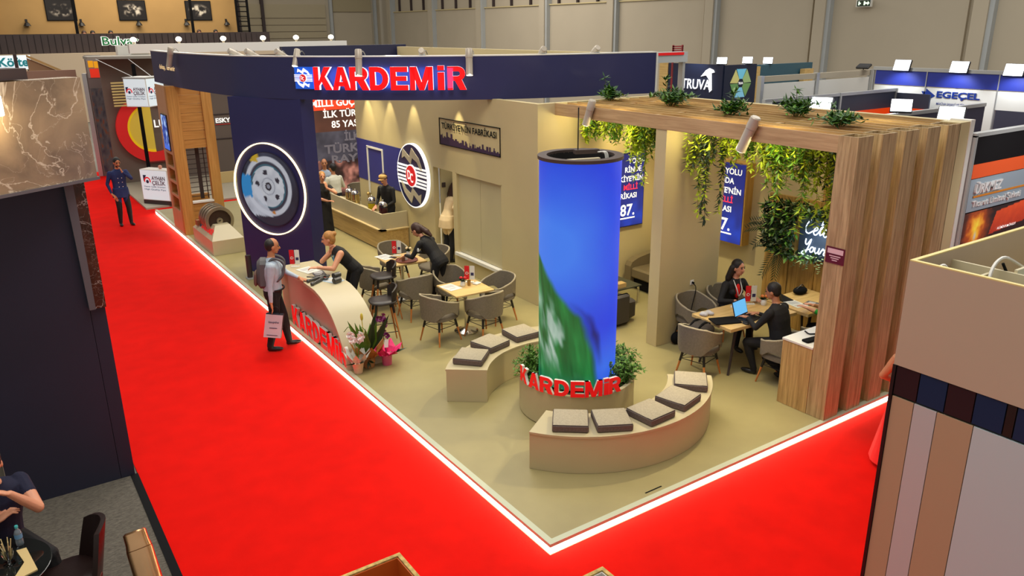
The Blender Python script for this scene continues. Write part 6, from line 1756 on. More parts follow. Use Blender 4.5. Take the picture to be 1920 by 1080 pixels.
def ay_logo(t, F, u, v, s):
    mb = MB(); mb.prism(F, [(u, v + s * .35), (u + s * .42, v + s), (u, v + s)], .002, .006); part('logo_corner', mb, m_lnavy, t)
    mb = MB(); mb.ring(F, u + s * .5, v + s * .38, s * .30, s * .44, .002, .007, 0, 24, -.3, PI + .3); part('logo_arc', mb, m_lred, t)
    mb = MB(); mb.ring(F, u + s * .5, v + s * .32, .001, s * .18, .002, .007, 0, 16); part('logo_dot', mb, m_lnavy, t)
    mb = MB(); text(mb, F, 'AYHAN', u + s * 1.1, v + s * .52, s * .42, s * 1.75, .02, w0=.004); text(mb, F, 'ÇELİK', u + s * 1.1, v + s * .02, s * .42, s * 1.75, .02, w0=.004); part('lettering', mb, m_ayt, t)
    for q, nm in ((-.26, 'Demir Çelik Ürünleri'), (-.55, 'High Quality Pipe')):
        mb = MB(); text(mb, F, nm, u, v + s * q, s * .15, s * 2.8, .008, w0=.004); part('small_lettering', mb, m_lnavy, t)
lb = thing('light_box_stand', 'free-standing light box with AYHAN ÇELİK lettering beside the red carpet', 'sign', (.3, 19.7, 0))
ru = V((.58, -.81, 0)).normalized(); F = Frame((-.01, 20.06, 0), ru, (0, 0, 1))
mb = MB(); mb.fbox(F, 0, 1.0, .12, 1.02, -.38, 0); part('box_body', mb, m_white, lb)
mb = MB(); mb.fbox(F, .02, .98, .14, 1.0, 0, .01); part('lit_face', mb, m_lb, lb)
mb = MB(); mb.fbox(F, 0, 1.0, 0, .12, -.38, .004); part('dark_base', mb, m_dkbrown, lb)
ay_logo(lb, Frame(F.p(0, 0, .012), F.r, F.u), .12, .58, .28)
mb = MB(); mb.ell(F.p(.6, 1.09, -.2), (.06, .06, .05)); mb.cone(F.p(.6, 1.02, -.2), .03, F.p(.6, 1.08, -.2), .05, 10); single('ornament', mb, M('ornament_pink', (206, 140, 116), .5), 'small pink ornament on top of the light box stand', 'ornament', 60)
ln = thing('hanging_light_cube', 'hanging cube lantern with AYHAN ÇELİK lettering near the left end of the fascia', 'sign', (.6, 20.8, 2.72))
pA, pB, pC = V((-.0, 20.5, 0)), V((.50, 19.95, 0)), V((1.08, 20.5, 0))
F = Frame((pA.x, pA.y, 0), (pB - pA), (0, 0, 1)); w1 = (pB - pA).length; F3 = Frame((pB.x, pB.y, 0), (pC - pB), (0, 0, 1)); w2 = (pC - pB).length
mb = MB(); mb.prism(Frame((0, 0, 0), (1, 0, 0), (0, 1, 0)), [(pA.x, pA.y), (pB.x, pB.y), (pC.x, pC.y), (.55, 21.05)], 2.78, 3.58); part('cube_body', mb, m_white, ln)
for Fq, wq in ((F, w1), (F3, w2)):
    mb = MB(); mb.fbox(Fq, .02, wq - .02, 2.80, 3.56, .002, .01); part('lit_face', mb, m_lb, ln)
    ay_logo(ln, Frame(Fq.p(0, 0, .012), Fq.r, Fq.u), .06, 3.12, .22)
mb = MB(); mb.prism(Frame((0, 0, 0), (1, 0, 0), (0, 1, 0)), [(pA.x - .02, pA.y), (pB.x, pB.y - .02), (pC.x + .02, pC.y), (.55, 21.07)], 3.58, 3.61); part('top_frame', mb, m_alu, ln)
mb = MB(); mb.cone((.3, 20.5, 3.6), .012, (-.3, 22.9, 4.06), .012, 6); mb.cone((.8, 20.6, 3.6), .012, (.6, 22.9, 4.06), .012, 6); part('suspension_wire', mb, m_alu, ln, kind='stuff')
bc = thing('banner_column', 'tall narrow banner column with orange and red prints left of the ring booth', 'sign', (.0, 26.5, CZ))
F = Frame((-.22, 26.3, 0), (.95, -.3, 0), (0, 0, 1))
mb = MB(); mb.fbox(F, 0, .48, CZ, 4.1, -.25, 0); part('column_body', mb, M('column_grey', (120, 112, 108), .5), bc)
def banfn(u, v):
    n = vnoise(u * 5, v * 16, 81); c = mixc((92, 74, 74), (176, 160, 158), n)
    c = mixc(c, (206, 90, 40), np.clip((n - .62) * 6, 0, 1)); c = mixc(c, (70, 66, 90), np.clip((.35 - n) * 6, 0, 1)); return c
print_sheet('banner_print', Frame(F.p(.04, .1, .012), F.r, F.u), .40, 2.9, 14, 60, banfn, vcol('print_matt2', .15), bc)
mb = MB(); mb.fbox(F, .04, .44, 3.35, 4.0, .002, .012); part('grey_plate', mb, M('plate_grey', (156, 150, 144), .4), bc)
mb = MB(); mb.fbox(F, .12, .42, 3.36, 3.66, .014, .03); part('red_block', mb, M('blk_red', (230, 50, 24), .4, emit=.4), bc)
mb = MB(); mb.fbox(F, .10, .26, 3.7, 3.92, .014, .03); mb.fbox(F, .28, .42, 3.68, 3.9, .014, .03); part('orange_block', mb, M('blk_or', (240, 166, 20), .4, emit=.4), bc, kind='stuff')
mb = MB(); mb.fbox(F, .48, .56, CZ, 3.9, -.2, .0); part('dark_edge', mb, m_blackmat, bc)
mb = MB(); mb.fbox(F, -.16, -.02, CZ, 3.5, -.25, 0); part('white_edge', mb, m_alu, bc)
mb = MB(); mb.box(-3.3, -.42, 27.4, 27.5, CZ, 3.6); single('distant_stand_wall', mb, M('far_wall', (150, 120, 100), .6), 'distant stand wall at the far end of the left aisle', 'wall panel')
bl = thing('restaurant_sign', 'green Bulvar lettering with white outlines on the dark parapet', 'sign', (4.2, 46.9, 4.1))
F = fy(3.25, 46.97, 4.12)
mb = MB(); text(mb, F, 'Bulvar', 0, 0, .5, 2.0, .06, .06, 0.02); part('white_outline', mb, m_lwhite, bl)
mb = MB(); text(mb, F, 'Bulvar', .04, .02, .46, 1.92, .015, .03, .085); part('lettering', mb, M('sign_green', (24, 110, 60), .4, emit=.2), bl)
kf = thing('food_sign', 'teal Köfte lettering with white glow at the far left edge', 'sign', (-2.1, 30, 3.6))
F = fy(-2.75, 30, 3.62)
mb = MB(); mb.fbox(F, -.2, 1.2, -.05, .45, -.08, 0); part('backing', mb, M('sign_white', (230, 240, 246), .4, emit=.6), kf)
mb = MB(); text(mb, F, 'Köfte', .16, .06, .32, .95, .03, w0=.01); part('lettering', mb, M('sign_teal', (20, 130, 140), .4, emit=.3), kf)
mb = MB(); mb.box(-2.7, -2.62, 30.02, 30.1, CZ, 3.6); mb.box(-1.7, -1.62, 30.02, 30.1, CZ, 3.6); part('post', mb, m_black, kf, kind='stuff')
mb = MB(); mb.box(-2.30, -2.20, 26, 26.1, CZ, 4.2); single('mast', mb, m_dkbrown, 'dark square mast crossing the Köfte sign', 'pole')
rb = thing('sloping_roof', 'sloping timber roof edge of the food kiosk at the far left', 'roof', (-1.2, 28.2, 3.0))
F = fy(0, 28, 0)
mb = MB(); mb.prism(F, [(-1.8, 4.04), (-.26, 3.22), (-.26, 3.30), (-1.8, 4.13)], -.1, 0); part('roof_beam', mb, M('roof_wood', (190, 150, 92), .6), rb)
mb = MB(); mb.prism(F, [(-1.8, 3.0), (-.5, 3.0), (-.5, 3.34), (-1.8, 4.02)], -.12, -.1); part('gable', mb, M('gable_tan', (170, 130, 96), .7), rb)
mb = MB(); mb.box(-2.9, -.5, 28.1, 28.3, CZ, 3.0); part('kiosk_wall', mb, m_dkbrown, rb)
wbx = thing('white_display_box', 'white display box below the Bulvar lettering', 'box', (1.2, 24.2, 4.13))
mb = MB(); mb.box(.55, 1.5, 24.2, 24.6, 4.13, 4.42); part('box_body', mb, m_white, wbx); mb = MB(); mb.box(.95, 1.5, 24.18, 24.2, 4.15, 4.40); part('grey_face', mb, m_hall, wbx)
mb = MB(); mb.box(.8, .95, 24.3, 24.45, CZ, 4.13); part('support', mb, m_alu, wbx)

# ---- spot lamps on the fascia and pergola
m_lamp = M('lamp_shell', (182, 172, 156), .4, .2)
def track(p, d, label, L=.30, r=.066, glow=True, grp='spot lamps on the curved fascia'):
    p = V(p); d = V(d).normalized()
    t = thing('spot_lamp', label, 'lamp', p, grp)
    a, b = p + V((0, 0, .06)), p + V((0, 0, .06)) + d * L
    a2 = a - d * .06
    mb = MB(); mb.tube([a2, a2 + d * .015, a + d * .10, a + d * .105, b - d * .01, b], [r * .75, r * .95, r, r * .92, r * .92, r], 14); part('lamp_body', mb, m_lamp, t, 40)
    mb = MB(); mb.tube([b, b + d * .006], r * .82, 14); part('lens', mb, m_lampglow if glow else m_steel, t)
    mb = MB(); mb.tube([p + V((0, 0, .0)), p + V((.03, .03, .03)), a + d * .05], .012, 6); mb.box(p.x - .03, p.x + .05, p.y - .03, p.y + .05, p.z - .004, p.z + .02); part('arm', mb, m_alu, t)
    mb = MB(); mb.tube(catmull([p + V((.05, .05, .01)), p + V((.12, .08, .08)), p + V((.2, .16, .01))], 5), .008, 5); part('cable', mb, m_grey, t)
def onarc(px_s, off=-.02):
    p = arc_at(px_s); t = arc_tan(px_s); n_ = t.cross(V((0, 0, 1))); return V((p.x, p.y, 4.405)) - n_ * off * -1, n_
LAMPS = [(3.05, 1, 'leftmost spot lamp, pointing down over the fascia edge'), (6.15, 0, 'second spot lamp from the left on the fascia'), (6.75, 0, 'third spot lamp from the left on the fascia'), (7.55, 0, 'lamp bracket left of the fascia emblem'), (8.0, 0, 'small lit spot lamp above the fascia emblem'),
         (9.32, 1, 'spot lamp hanging in front of the first R of the fascia lettering'), (10.42, 0, 'dark spot lamp turned back above the letter M'), (11.27, 1, 'spot lamp hanging right of the last letter of the fascia lettering'), (12.65, 2, 'spot lamp on the fascia right of the lettering, leaning back'), (13.75, 2, 'rightmost spot lamp on the curved fascia')]
for s, kind, lb_ in LAMPS:
    p = arc_at(s); t = arc_tan(s); n_ = V((t.y, -t.x, 0))
    if n_.dot(V((1, 1, 0))) > 0: n_ = -n_
    q = V((p.x, p.y, 4.406)) + (n_ * .05 if kind == 1 else -n_ * .08)
    if kind == 1: track(V((p.x, p.y, 4.406)) - n_ * .05 + n_ * .17, (n_.x * .12 - (t.x * .45 if s < 4 else 0), n_.y * .12 - (t.y * .45 if s < 4 else 0), -1), lb_, .40)
    elif kind == 0: track(q, (n_.x * .2, n_.y * .2, -.5) if s == 8.0 else (-n_.x * .5, -n_.y * .5, -.25), lb_, .26, .06, s == 8.0)
    else: track(q, (-n_.x * .7, -n_.y * .7, -.45), lb_, .24, .065, False)
    if kind == 1: spot('fascia_spot_light', (p.x + n_.x * .22, p.y + n_.y * .22, 4.1), (p.x + n_.x * .25, p.y + n_.y * .25, 0), 30, WARM, 60)
track((4.30, 4.66, 3.645), (-.05, .35, -1), 'spot lamp on the pergola beam above the screen column', .36, .066, True, 'spot lamps on the pergola beam')
track((4.30, 1.46, 3.645), (-.06, .42, -1), 'spot lamp on the pergola beam near the front posts', .42, .072, True, 'spot lamps on the pergola beam')
for i, x in enumerate((.35, 1.56, 2.82, 4.01, 5.05, 6.2)):
    y = 19.97
    t = thing('bullet_lamp', (OR + ['sixth'])[i] + ' glowing lamp from the left on the white beam behind the fascia', 'lamp', (x, y, 4.52), 'lamps on the white beam')
    mb = MB(); mb.ell((x, y, 4.64), (.085, .085, .07)); part('lens', mb, m_lampglow, t, 60)
    mb = MB(); mb.cone((x, y, 4.52), .03, (x, y, 4.59), .05, 10); part('socket', mb, m_lamp, t)
# ================================================================== PLANTS
m_lfy = M('leaf_lime_lit', (186, 208, 40), .5, noise=(9, .25))
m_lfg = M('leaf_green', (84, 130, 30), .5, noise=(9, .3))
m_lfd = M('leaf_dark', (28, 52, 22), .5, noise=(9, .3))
m_lfp = M('leaf_pale', (150, 170, 110), .55, noise=(9, .2))
m_stem = M('stem_brown', (84, 78, 40), .8)
PR = random.Random(11)
def hang(label, x, y, L, wd, seed, mats, nst=22, tail=0):
    r = random.Random(seed)
    t = thing('hanging_plant', label, 'plant', (x, y, 3.5 - L), 'trailing plants under the pergola')
    A = [MB(), MB()]; S = MB()
    for k in range(nst):
        a = r.random() * 2 * PI; q = math.sqrt(r.random()) * wd
        px, py = x + q * .8 * math.cos(a), y + q * math.sin(a); l = L * (.35 + .65 * r.random()) * (1 - .35 * q / wd)
        if k < tail: l = L * (1.05 + .15 * r.random())
        pts = []; cx, cy = px, py
        n = max(4, int(l / .045))
        for i in range(n + 1):
            f = i / n; pts.append(V((cx + .03 * math.sin(f * 5 + k), cy + (.10 * (py - y) / wd) * f + .03 * math.cos(f * 4 + k), 3.52 - l * f)))
        S.tube(pts[::3] + ([pts[-1]] if (len(pts) - 1) % 3 else []), .003, 3)
        dark = 0 if (py - y) > wd * .25 * (1 if seed % 2 else -1) else 1  # lit and shaded sides put into leaf colour: lime against darker green
        for i in range(1, len(pts)):
            for q2 in range(3):
                d = V((r.uniform(-1, 1), r.uniform(-1, 1), r.uniform(-.9, .1)))
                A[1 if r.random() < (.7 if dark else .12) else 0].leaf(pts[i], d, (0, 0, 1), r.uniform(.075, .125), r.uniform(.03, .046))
    part('stems', S, m_stem, t, kind='stuff')
    part('leaves', A[0], mats[0], t, kind='stuff'); part('leaves', A[1], mats[1], t, kind='stuff')
HP = [(5.0, 5.55, .66, .23, 'leftmost trailing plant hanging below the pergola beam'), (5.0, 4.95, .68, .19, 'second trailing plant from the left below the pergola beam'), (5.0, 4.18, .95, .30, 'third trailing plant from the left, full with painted lit and shaded leaves, below the pergola beam'),
      (4.85, 2.72, 1.15, .28, 'long thin trailing plant hanging in front of the partition wall'), (5.1, 2.30, .62, .24, 'short bright trailing plant above the second blue poster'), (5.0, 1.5, .95, .38, 'wide leafy trailing plant above the meeting table'), (5.35, 1.05, 1.15, .26, 'rightmost dark trailing plant beside the front post')]
for i, (x, y, L, wd, lb_) in enumerate(HP):
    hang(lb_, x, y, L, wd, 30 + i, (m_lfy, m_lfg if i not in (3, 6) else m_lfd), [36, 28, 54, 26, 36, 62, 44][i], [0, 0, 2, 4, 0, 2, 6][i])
def clump(label, x, y, z, rad, h, seed, n=130, name='leafy_plant', grp='plants on top of the pergola', mats=None, L=(.09, .15), W=(.028, .045), sprig=True):
    r = random.Random(seed); mats = mats or (M('leaf_forest', (40, 84, 26), .5, noise=(9, .3)), M('leaf_mid', (84, 128, 34), .5, noise=(9, .25)))
    t = thing(name, label, 'plant', (x, y, z), grp); A = [MB(), MB()]; S = MB()
    for k in range(int(n / 9)):
        a = r.random() * 2 * PI; q = rad * r.random(); hh = h * (.4 + .6 * r.random())
        if sprig and k == 0: hh = h * 1.7
        b = V((x + .2 * q * math.cos(a), y + .2 * q * math.sin(a), z)); m_ = V((x + q * .7 * math.cos(a), y + q * .7 * math.sin(a), z + hh)); e = V((x + q * 1.2 * math.cos(a), y + q * 1.2 * math.sin(a), z + hh * .75))
        if sprig and k == 0: e = m_ + V((0, 0, .02))
        pts = catmull([b, b.lerp(m_, .6), m_, e], 3); S.tube(pts, .004, 3)
        for p_ in pts[2:]:
            for _ in range(2): A[0 if r.random() < .6 else 1].leaf(p_, V((r.uniform(-1, 1), r.uniform(-1, 1), r.uniform(-.3, .8))), (0, 0, 1), r.uniform(*L), r.uniform(*W))
    part('stems', S, m_stem, t, kind='stuff'); part('leaves', A[0], mats[0], t, kind='stuff'); part('leaves', A[1], mats[1], t, kind='stuff')
for i, (x, y, rad, h, lb_) in enumerate([(5.45, 5.55, .26, .22, 'leftmost leafy plant on top of the pergola, before the navy fascia'), (5.55, 4.15, .40, .24, 'widest leafy plant on top of the pergola, second from the left'), (5.2, 2.62, .26, .18, 'third leafy plant from the left on top of the pergola'), (5.7, 1.85, .27, .22, 'fourth leafy plant from the left on top of the pergola'), (5.15, .82, .30, .16, 'rightmost leafy plant on top of the pergola near the posts')]):
    clump(lb_, x, y, 3.63, rad, h, 60 + i, [220, 330, 190, 220, 190][i], L=(.08, .15), W=(.03, .055))
# planter greenery
t = thing('planter_greenery', 'green leafy plants growing round the foot of the screen column', 'plant', (LC[0], LC[1], .46)); A = [MB(), MB()]; S = MB(); r = random.Random(5)
for k in range(170):
    a = math.radians(r.choice([r.uniform(100, 172), r.uniform(284, 440), r.uniform(284, 340), r.uniform(0, 360)])); fr = 160 < (math.degrees(a) % 360) < 278
    q = r.uniform(.52, .70); h = (.06 if fr else r.uniform(.12, .36)); out = -.04 if fr else r.uniform(-.08, .13)
    b = V((LC[0] + q * math.cos(a), LC[1] + q * math.sin(a), .46)); e = b + V((out * math.cos(a), out * math.sin(a), h)); e2 = e + V((out * .6 * math.cos(a), out * .6 * math.sin(a), -.06 if not fr else 0))
    pts = catmull([b, b.lerp(e, .6) + V((0, 0, .03)), e, e2], 3); S.tube(pts, .003, 3)
    for p_ in pts[1:]:
        for _ in range(2): A[0 if r.random() < .55 else 1].leaf(p_, V((r.uniform(-1, 1), r.uniform(-1, 1), r.uniform(-.4, .8))), (0, 0, 1), r.uniform(.05, .085), r.uniform(.022, .036))
part('stems', S, m_stem, t, kind='stuff'); part('leaves', A[0], m_lfg, t, kind='stuff'); part('leaves', A[1], M('leaf_mid', (104, 140, 34), .5, noise=(9, .2)), t, kind='stuff')
# foliage round the neon sign
t = thing('neon_foliage', 'dark foliage arrangement with pale leaves and palm fronds around the neon sign', 'plant', (6.55, 2.5, 1.2)); A = [MB(), MB(), MB()]; r = random.Random(8)
for k in range(2100):
    u_ = r.uniform(0, 1); v_ = r.uniform(0, 1); y = 2.95 - 1.5 * u_; z = 1.28 + .92 * v_
    inside = (2.36 - y > 0) and (1.42 < z < 2.02)
    edge = ((u_ - .38) / .62) ** 2 + ((v_ - .55) / .5) ** 2
    if inside or edge > 1.0: continue
    b = V((6.70 - r.uniform(0, .16), y, z)); A[0 if r.random() < .62 else (1 if r.random() < .7 else 2)].leaf(b, V((-r.uniform(.2, 1), r.uniform(-1, 1), r.uniform(-1, 1))), (0, 0, 1), r.uniform(.09, .17), r.uniform(.04, .075))
for k in range(10):   # drooping pale eucalyptus strands under the sign
    y = 2.3 - .085 * k * 1.1 + r.uniform(-.03, .03); L = r.uniform(.18, .45)
    for i in range(int(L / .035)):
        A[2].leaf(V((6.62, y + r.uniform(-.01, .01), 1.42 - i * .035)), V((-.4, r.choice((-1, 1)), -.3)), (0, 0, 1), .055, .045)
part('leaves', A[0], m_lfd, t, kind='stuff'); part('leaves', A[1], m_lfg, t, kind='stuff'); part('pale_leaves', A[2], m_lfp, t, kind='stuff')
for k, (dy, dz, L) in enumerate([(.9, .18, .5), (.8, -.05, .55), (.75, -.55, .5), (.45, -.9, .45), (-.6, .5, .5), (.3, .9, .3), (-.1, -.95, .4)]):
    mb = MB(); b = V((6.62, 2.62 if k != 4 else 2.3, 1.78 if dz > -.8 else 1.42)); d = V((-.25, dy, dz)).normalized(); prev = b; pts = [b + d * (L * i / 12) + V((0, 0, -.10 * (i / 12) ** 2)) for i in range(13)]
    mb.tube(pts, .005, 4)
    for i in range(2, 13):
        for q in (1, -1):
            sdv = d.cross(V((1, 0, 0))).normalized() * q; mb.leaf(pts[i], d * .8 + sdv * .8, (1, 0, 0), .20 * (1 - .5 * i / 13), .02)
    part('palm_frond', mb, m_lfd, t)

# three wrapped flower pots by the counter end
z = FZ
t = thing('white_orchid', 'white orchid in a pale wrapped pot at the end of the reception counter', 'plant', (.14, 4.86, z), 'wrapped gift plants by the counter')
mb = MB(); mb.lathe((.14, 4.86, z), [(.06, 0), (.085, .15), (.10, .17), (.085, .175)], 14); part('pot_wrap', mb, M('wrap_pale', (226, 188, 160), .5, noise=(20, .1)), t, 40)
mb = MB(); r = random.Random(2)
for k in range(9):
    a = k * .7; mb.leaf((.14 + .06 * math.cos(a), 4.86 + .06 * math.sin(a), z + .15), (math.cos(a) * .7, math.sin(a) * .7, 1), (0, 0, 1), .26, .13)
part('paper_collar', mb, M('wrap_white', (216, 212, 200), .5), t)
for k, (dx, dy) in enumerate(((-.05, .06), (.06, -.03))):
    mb = MB(); pts = catmull([(.14, 4.86, z + .15), (.14 + dx * .5, 4.86 + dy * .5, z + .45), (.14 + dx * 1.2, 4.86 + dy * 1.2, z + .70), (.14 + dx * 2.4, 4.86 + dy * 2.4, z + .62)], 6); mb.tube(pts, .005, 5); part('stem', mb, m_lfg, t)
    for j in range(7):
        p_ = pts[7 + j] if 7 + j < len(pts) else pts[-1]; p_ = p_ + V((r.uniform(-.03, .03), r.uniform(-.03, .03), -.02 * j)); mb = MB()
        for q in range(5):
            a = q * 2 * PI / 5 + j; mb.leaf(p_, (math.cos(a) * .6 - .5, math.cos(a) * .2 - .6, math.sin(a)), (-1, -1, 0), .07, .065)
        part('blossom', mb, M('orchid_white', (248, 240, 236), .5), t)
mb = MB(); mb.leaf((.12, 4.84, z + .17), (-.9, -.3, .15), (0, 0, 1), .24, .06); mb.leaf((.14, 4.84, z + .17), (.2, -.9, .3), (0, 0, 1), .2, .06); part('leaf', mb, m_lfd, t, kind='stuff')
x, y = .36, 4.97
t = thing('wrapped_lily', 'green leafy plant in brown wrapping paper between the two orchids', 'plant', (x, y, z), 'wrapped gift plants by the counter')
mb = MB(); mb.lathe((x, y, z), [(.08, 0), (.10, .13), (.09, .15)], 14); part('pot', mb, M('pot_terracotta', (170, 116, 70), .6), t, 40)
mb = MB()
for k in range(7):
    a = k * .9; mb.leaf((x + .05 * math.cos(a), y + .05 * math.sin(a), z + .12), (math.cos(a) * .75, math.sin(a) * .75, 1), (0, 0, 1), .36, .24)
part('kraft_wrap', mb, M('kraft_paper', (176, 112, 46), .6, noise=(14, .15)), t)
for k in range(11):
    a = k * 2.4; h = .46 + .12 * (k % 3); q = .45 + .3 * (k % 2); mb = MB(); b = V((x + .03 * math.cos(a), y + .03 * math.sin(a), z + .2))
    mb.leaf(b, (math.cos(a) * q * .8, math.sin(a) * q * .8, 1.2), (.6, .9, .4), h, .12); part('leaf', mb, [m_lfg, M('leaf_mid', (104, 140, 34)), m_lfd][k % 3], t)
mb = MB(); mb.cone((x - .03, y + .04, z + .3), .006, (x - .04, y + .06, z + .72), .006, 6); mb.ell((x - .04, y + .06, z + .78), (.022, .022, .06)); part('yellow_bud', mb, M('bud_yellow', (214, 196, 70), .5), t, 60)
mb = MB()
for k in range(8): mb.leaf((x - .05, y - .09, z + .14), (r.uniform(-.6, .4), -.6, r.uniform(-1, .2)), (0, -1, 0), .13, .03)
part('ribbon', mb, m_lfd, t, kind='stuff')
x, y = .62, 4.90
t = thing('pink_orchid', 'purple orchid in bright pink wrapping beside the dark bar stool', 'plant', (x, y, z), 'wrapped gift plants by the counter')
mb = MB(); mb.lathe((x, y, z), [(.07, 0), (.08, .14), (.085, .16), (.06, .17)], 14); part('pot_wrap', mb, M('wrap_pink', (214, 84, 130), .4), t, 40)
mb = MB()
for k in range(8):
    a = k * .8; mb.leaf((x + .05 * math.cos(a), y + .05 * math.sin(a), z + .15), (math.cos(a) * 1.0, math.sin(a) * 1.0, .7 + .3 * (k % 2)), (0, 0, 1), .26, .20)
part('paper_collar', mb, M('wrap_magenta', (226, 30, 112), .35, noise=(14, .15)), t)
mb = MB(); mb.leaf((x + .03, y - .05, z + .2), (.9, -.5, .25), (0, 0, 1), .28, .09); part('leaf', mb, m_lfd, t)
mb = MB(); pts = catmull([(x, y, z + .15), (x - .02, y + .02, z + .45), (x - .02, y + .03, z + .70), (x - .07, y + .04, z + .76)], 5); mb.tube(pts, .006, 5); part('stem', mb, m_lfd, t)
for j in range(9):
    p_ = pts[min(len(pts) - 1, 5 + j)] + V((r.uniform(-.05, .05), r.uniform(-.05, .05), r.uniform(-.03, .03))); mb = MB()
    for q in range(5):
        a = q * 2 * PI / 5 + j; mb.leaf(p_, (math.cos(a) * .6 - .5, math.cos(a) * .2 - .6, math.sin(a)), (-1, -1, 0), .065, .06)
    part('blossom', mb, M('orchid_purple', (124, 26, 96), .5), t)
mb = MB(); mb.fbox(Frame((x - .06, y - .06, z + .30), (.9, -.4, 0), (.2, .2, 1)), 0, .06, 0, .12, 0, .002); part('gift_card', mb, m_white, t)

# ================================================================== TABLE-TOP THINGS
TZ = FZ + .766
m_flagr = M('flag_red', (214, 16, 30), .6)
def flags(x, y, z, rz, label, s=1.0):
    t = thing('table_flag', label, 'flag', (x, y, z), 'twin table flags'); t.rotation_euler = (0, 0, math.radians(rz))
    def lp(n, mb, m, lb=None):
        me = mesh_of(mb, n, m); o = bpy.data.objects.new(n, me); COL.objects.link(o); o.parent = t
    F = Frame((0, 0, 0), (1, 0, 0), (0, 0, 1))
    mb = MB(); mb.fbox(Frame((0, 0, 0), (1, 0, 0), (0, 1, 0)), -.07, .07, -.03, .03, 0, .012); lp('base', mb, m_white)
    for q in (-1, 1):
        mb = MB(); mb.cone((.042 * q, 0, .01), .003, (.045 * q, 0, .27 * s), .003, 6); lp('flag_pole', mb, m_chrome)
    mb = MB(); mb.fbox(F, -.085, -.005, .05, .26 * s, .004, .008); lp('red_flag', mb, m_flagr)
    mb = MB(); mb.ring(F, -.045, .16, .014, .024, .009, .011, 0, 20, .6, 2 * PI - .6); mb.prism(F, [(-.02 + .012 * math.cos(a) * (1 if k % 2 == 0 else .4), .16 + .012 * math.sin(a) * (1 if k % 2 == 0 else .4)) for k, a in enumerate([PI + PI * i / 5 for i in range(10)])], .009, .011); lp('crescent_star', mb, m_white)
    mb = MB(); mb.fbox(F, .005, .085, .05, .26 * s, .004, .008); lp('white_flag', mb, M('flag_white', (222, 222, 214), .6))
    mb = MB(); mb.fbox(F, .02, .07, .12, .17, .009, .011); lp('flag_emblem', mb, m_lnavy)
flags(2.50, 5.56, TZ, -40, 'twin flag stand on the square table with the red flower', 1.1)
flags(2.24, 7.74, TZ, -35, 'twin flag stand on the table with the brown tray', 1.1)
flags(5.38, 2.12, TZ, -30, 'twin flag stand on the meeting table before the dark-haired woman', 1.15)
flags(.24, 7.55, 1.02, -35, 'twin flag stand at the far end of the reception counter', 1.15)
def papers(x, y, z, rz, sx, sy, label, mat=None, cat='paper', name='paper_sheet', h=.004):
    F = Frame((x, y, z), (math.cos(math.radians(rz)), math.sin(math.radians(rz)), 0), (-math.sin(math.radians(rz)), math.cos(math.radians(rz)), 0))
    mb = MB(); mb.fbox(F, -sx / 2, sx / 2, -sy / 2, sy / 2, 0, h); mb.fbox(F, -sx * .36, sx * .36, -sy * .02, sy * .36, h, h + .0006, 1); mb.fbox(F, -sx * .36, sx * .2, -sy * .3, -sy * .12, h, h + .0006, 1)
    return single(name, mb, [mat or m_white, M('print_grey', (190, 190, 190), .6)], label, cat)
papers(2.10, 5.50, TZ, 8, .24, .32, 'white menu sheet on the square table with the red flower')
papers(2.02, 7.78, TZ, 12, .26, .34, 'white menu sheet on the table with the brown tray')
mb = MB(); mb.fbox(Frame((2.12, 7.66, TZ + .005), (.9, .4, 0), (-.4, .9, 0)), -.035, .035, -.07, .07, 0, .008, 0, .002); single('phone', mb, m_black, 'black phone lying on the menu sheet beside the tray', 'phone')
ty = thing('serving_tray', 'round brown serving tray the waitress sets down', 'tray', (2.24, 7.34, TZ))
mb = MB(); mb.lathe((2.24, 7.34, TZ), [(.19, 0), (.20, .006), (.205, .022), (.195, .022), (.185, .01), (.01, .009)], 32); part('tray_disc', mb, M('tray_brown', (112, 58, 48), .4), ty, 40)
for k, (dx, dy) in enumerate(((.0, .03), (-.08, -.02))):
    mb = MB(); mb.lathe((2.24 + dx, 7.34 + dy, TZ + .012), [(.03, 0), (.036, .07), (.033, .07), (.028, .008)], 14); single('coffee_cup', mb, [m_white, M('cup_brown', (120, 80, 60), .4)][k], ['white coffee cup on the brown tray', 'brown coffee cup on the brown tray'][k], 'cup', 40)
def vase(x, y, z, label, fl, seed):
    t = thing('flower_vase', label, 'vase', (x, y, z)); r = random.Random(seed)
    mb = MB(); mb.lathe((x, y, z), [(.035, 0), (.045, .03), (.035, .08), (.03, .085)], 14); part('vase_body', mb, m_white, t, 40)
    mb = MB()
    for k in range(14): mb.leaf((x, y, z + .08), (r.uniform(-1, 1), r.uniform(-1, 1), r.uniform(.3, 1)), (0, 0, 1), .10, .035)
    part('leaves', mb, m_lfd, t, kind='stuff')
    for k in range(2):
        p_ = V((x + (-.02, .03)[k], y + (.02, -.02)[k], z + .14)); mb = MB(); mb.ell(p_, (.03, .03, .025), None, 10, 6); part('blossom', mb, fl, t, 60)
vase(2.30, 5.45, TZ, 'small white vase with a red flower on the square table', M('flower_red', (206, 30, 40), .5), 1)
vase(2.42, 7.62, TZ, 'small white vase with a pale flower beside the brown tray', m_cream, 2)
vase(5.52, 1.98, TZ, 'small vase with an orange flower beside the suited man', M('flower_orange', (226, 130, 60), .5), 3)
mb = MB(); mb.lathe((2.40, 5.42, TZ), [(.025, 0), (.032, .09), (.028, .09), (.022, .006)], 14); single('tea_glass', mb, M('amber_glass', (150, 110, 50), .1), 'amber glass beside the red flower', 'glass', 40)
mb = MB(); mb.fbox(Frame((2.55, 5.42, TZ), (1, .3, 0), (-.3, 1, 0)), -.06, .06, -.05, .05, 0, .02, 0, .006); single('napkin', mb, m_white, 'folded white napkin at the foot of the twin flags on the square table', 'napkin')

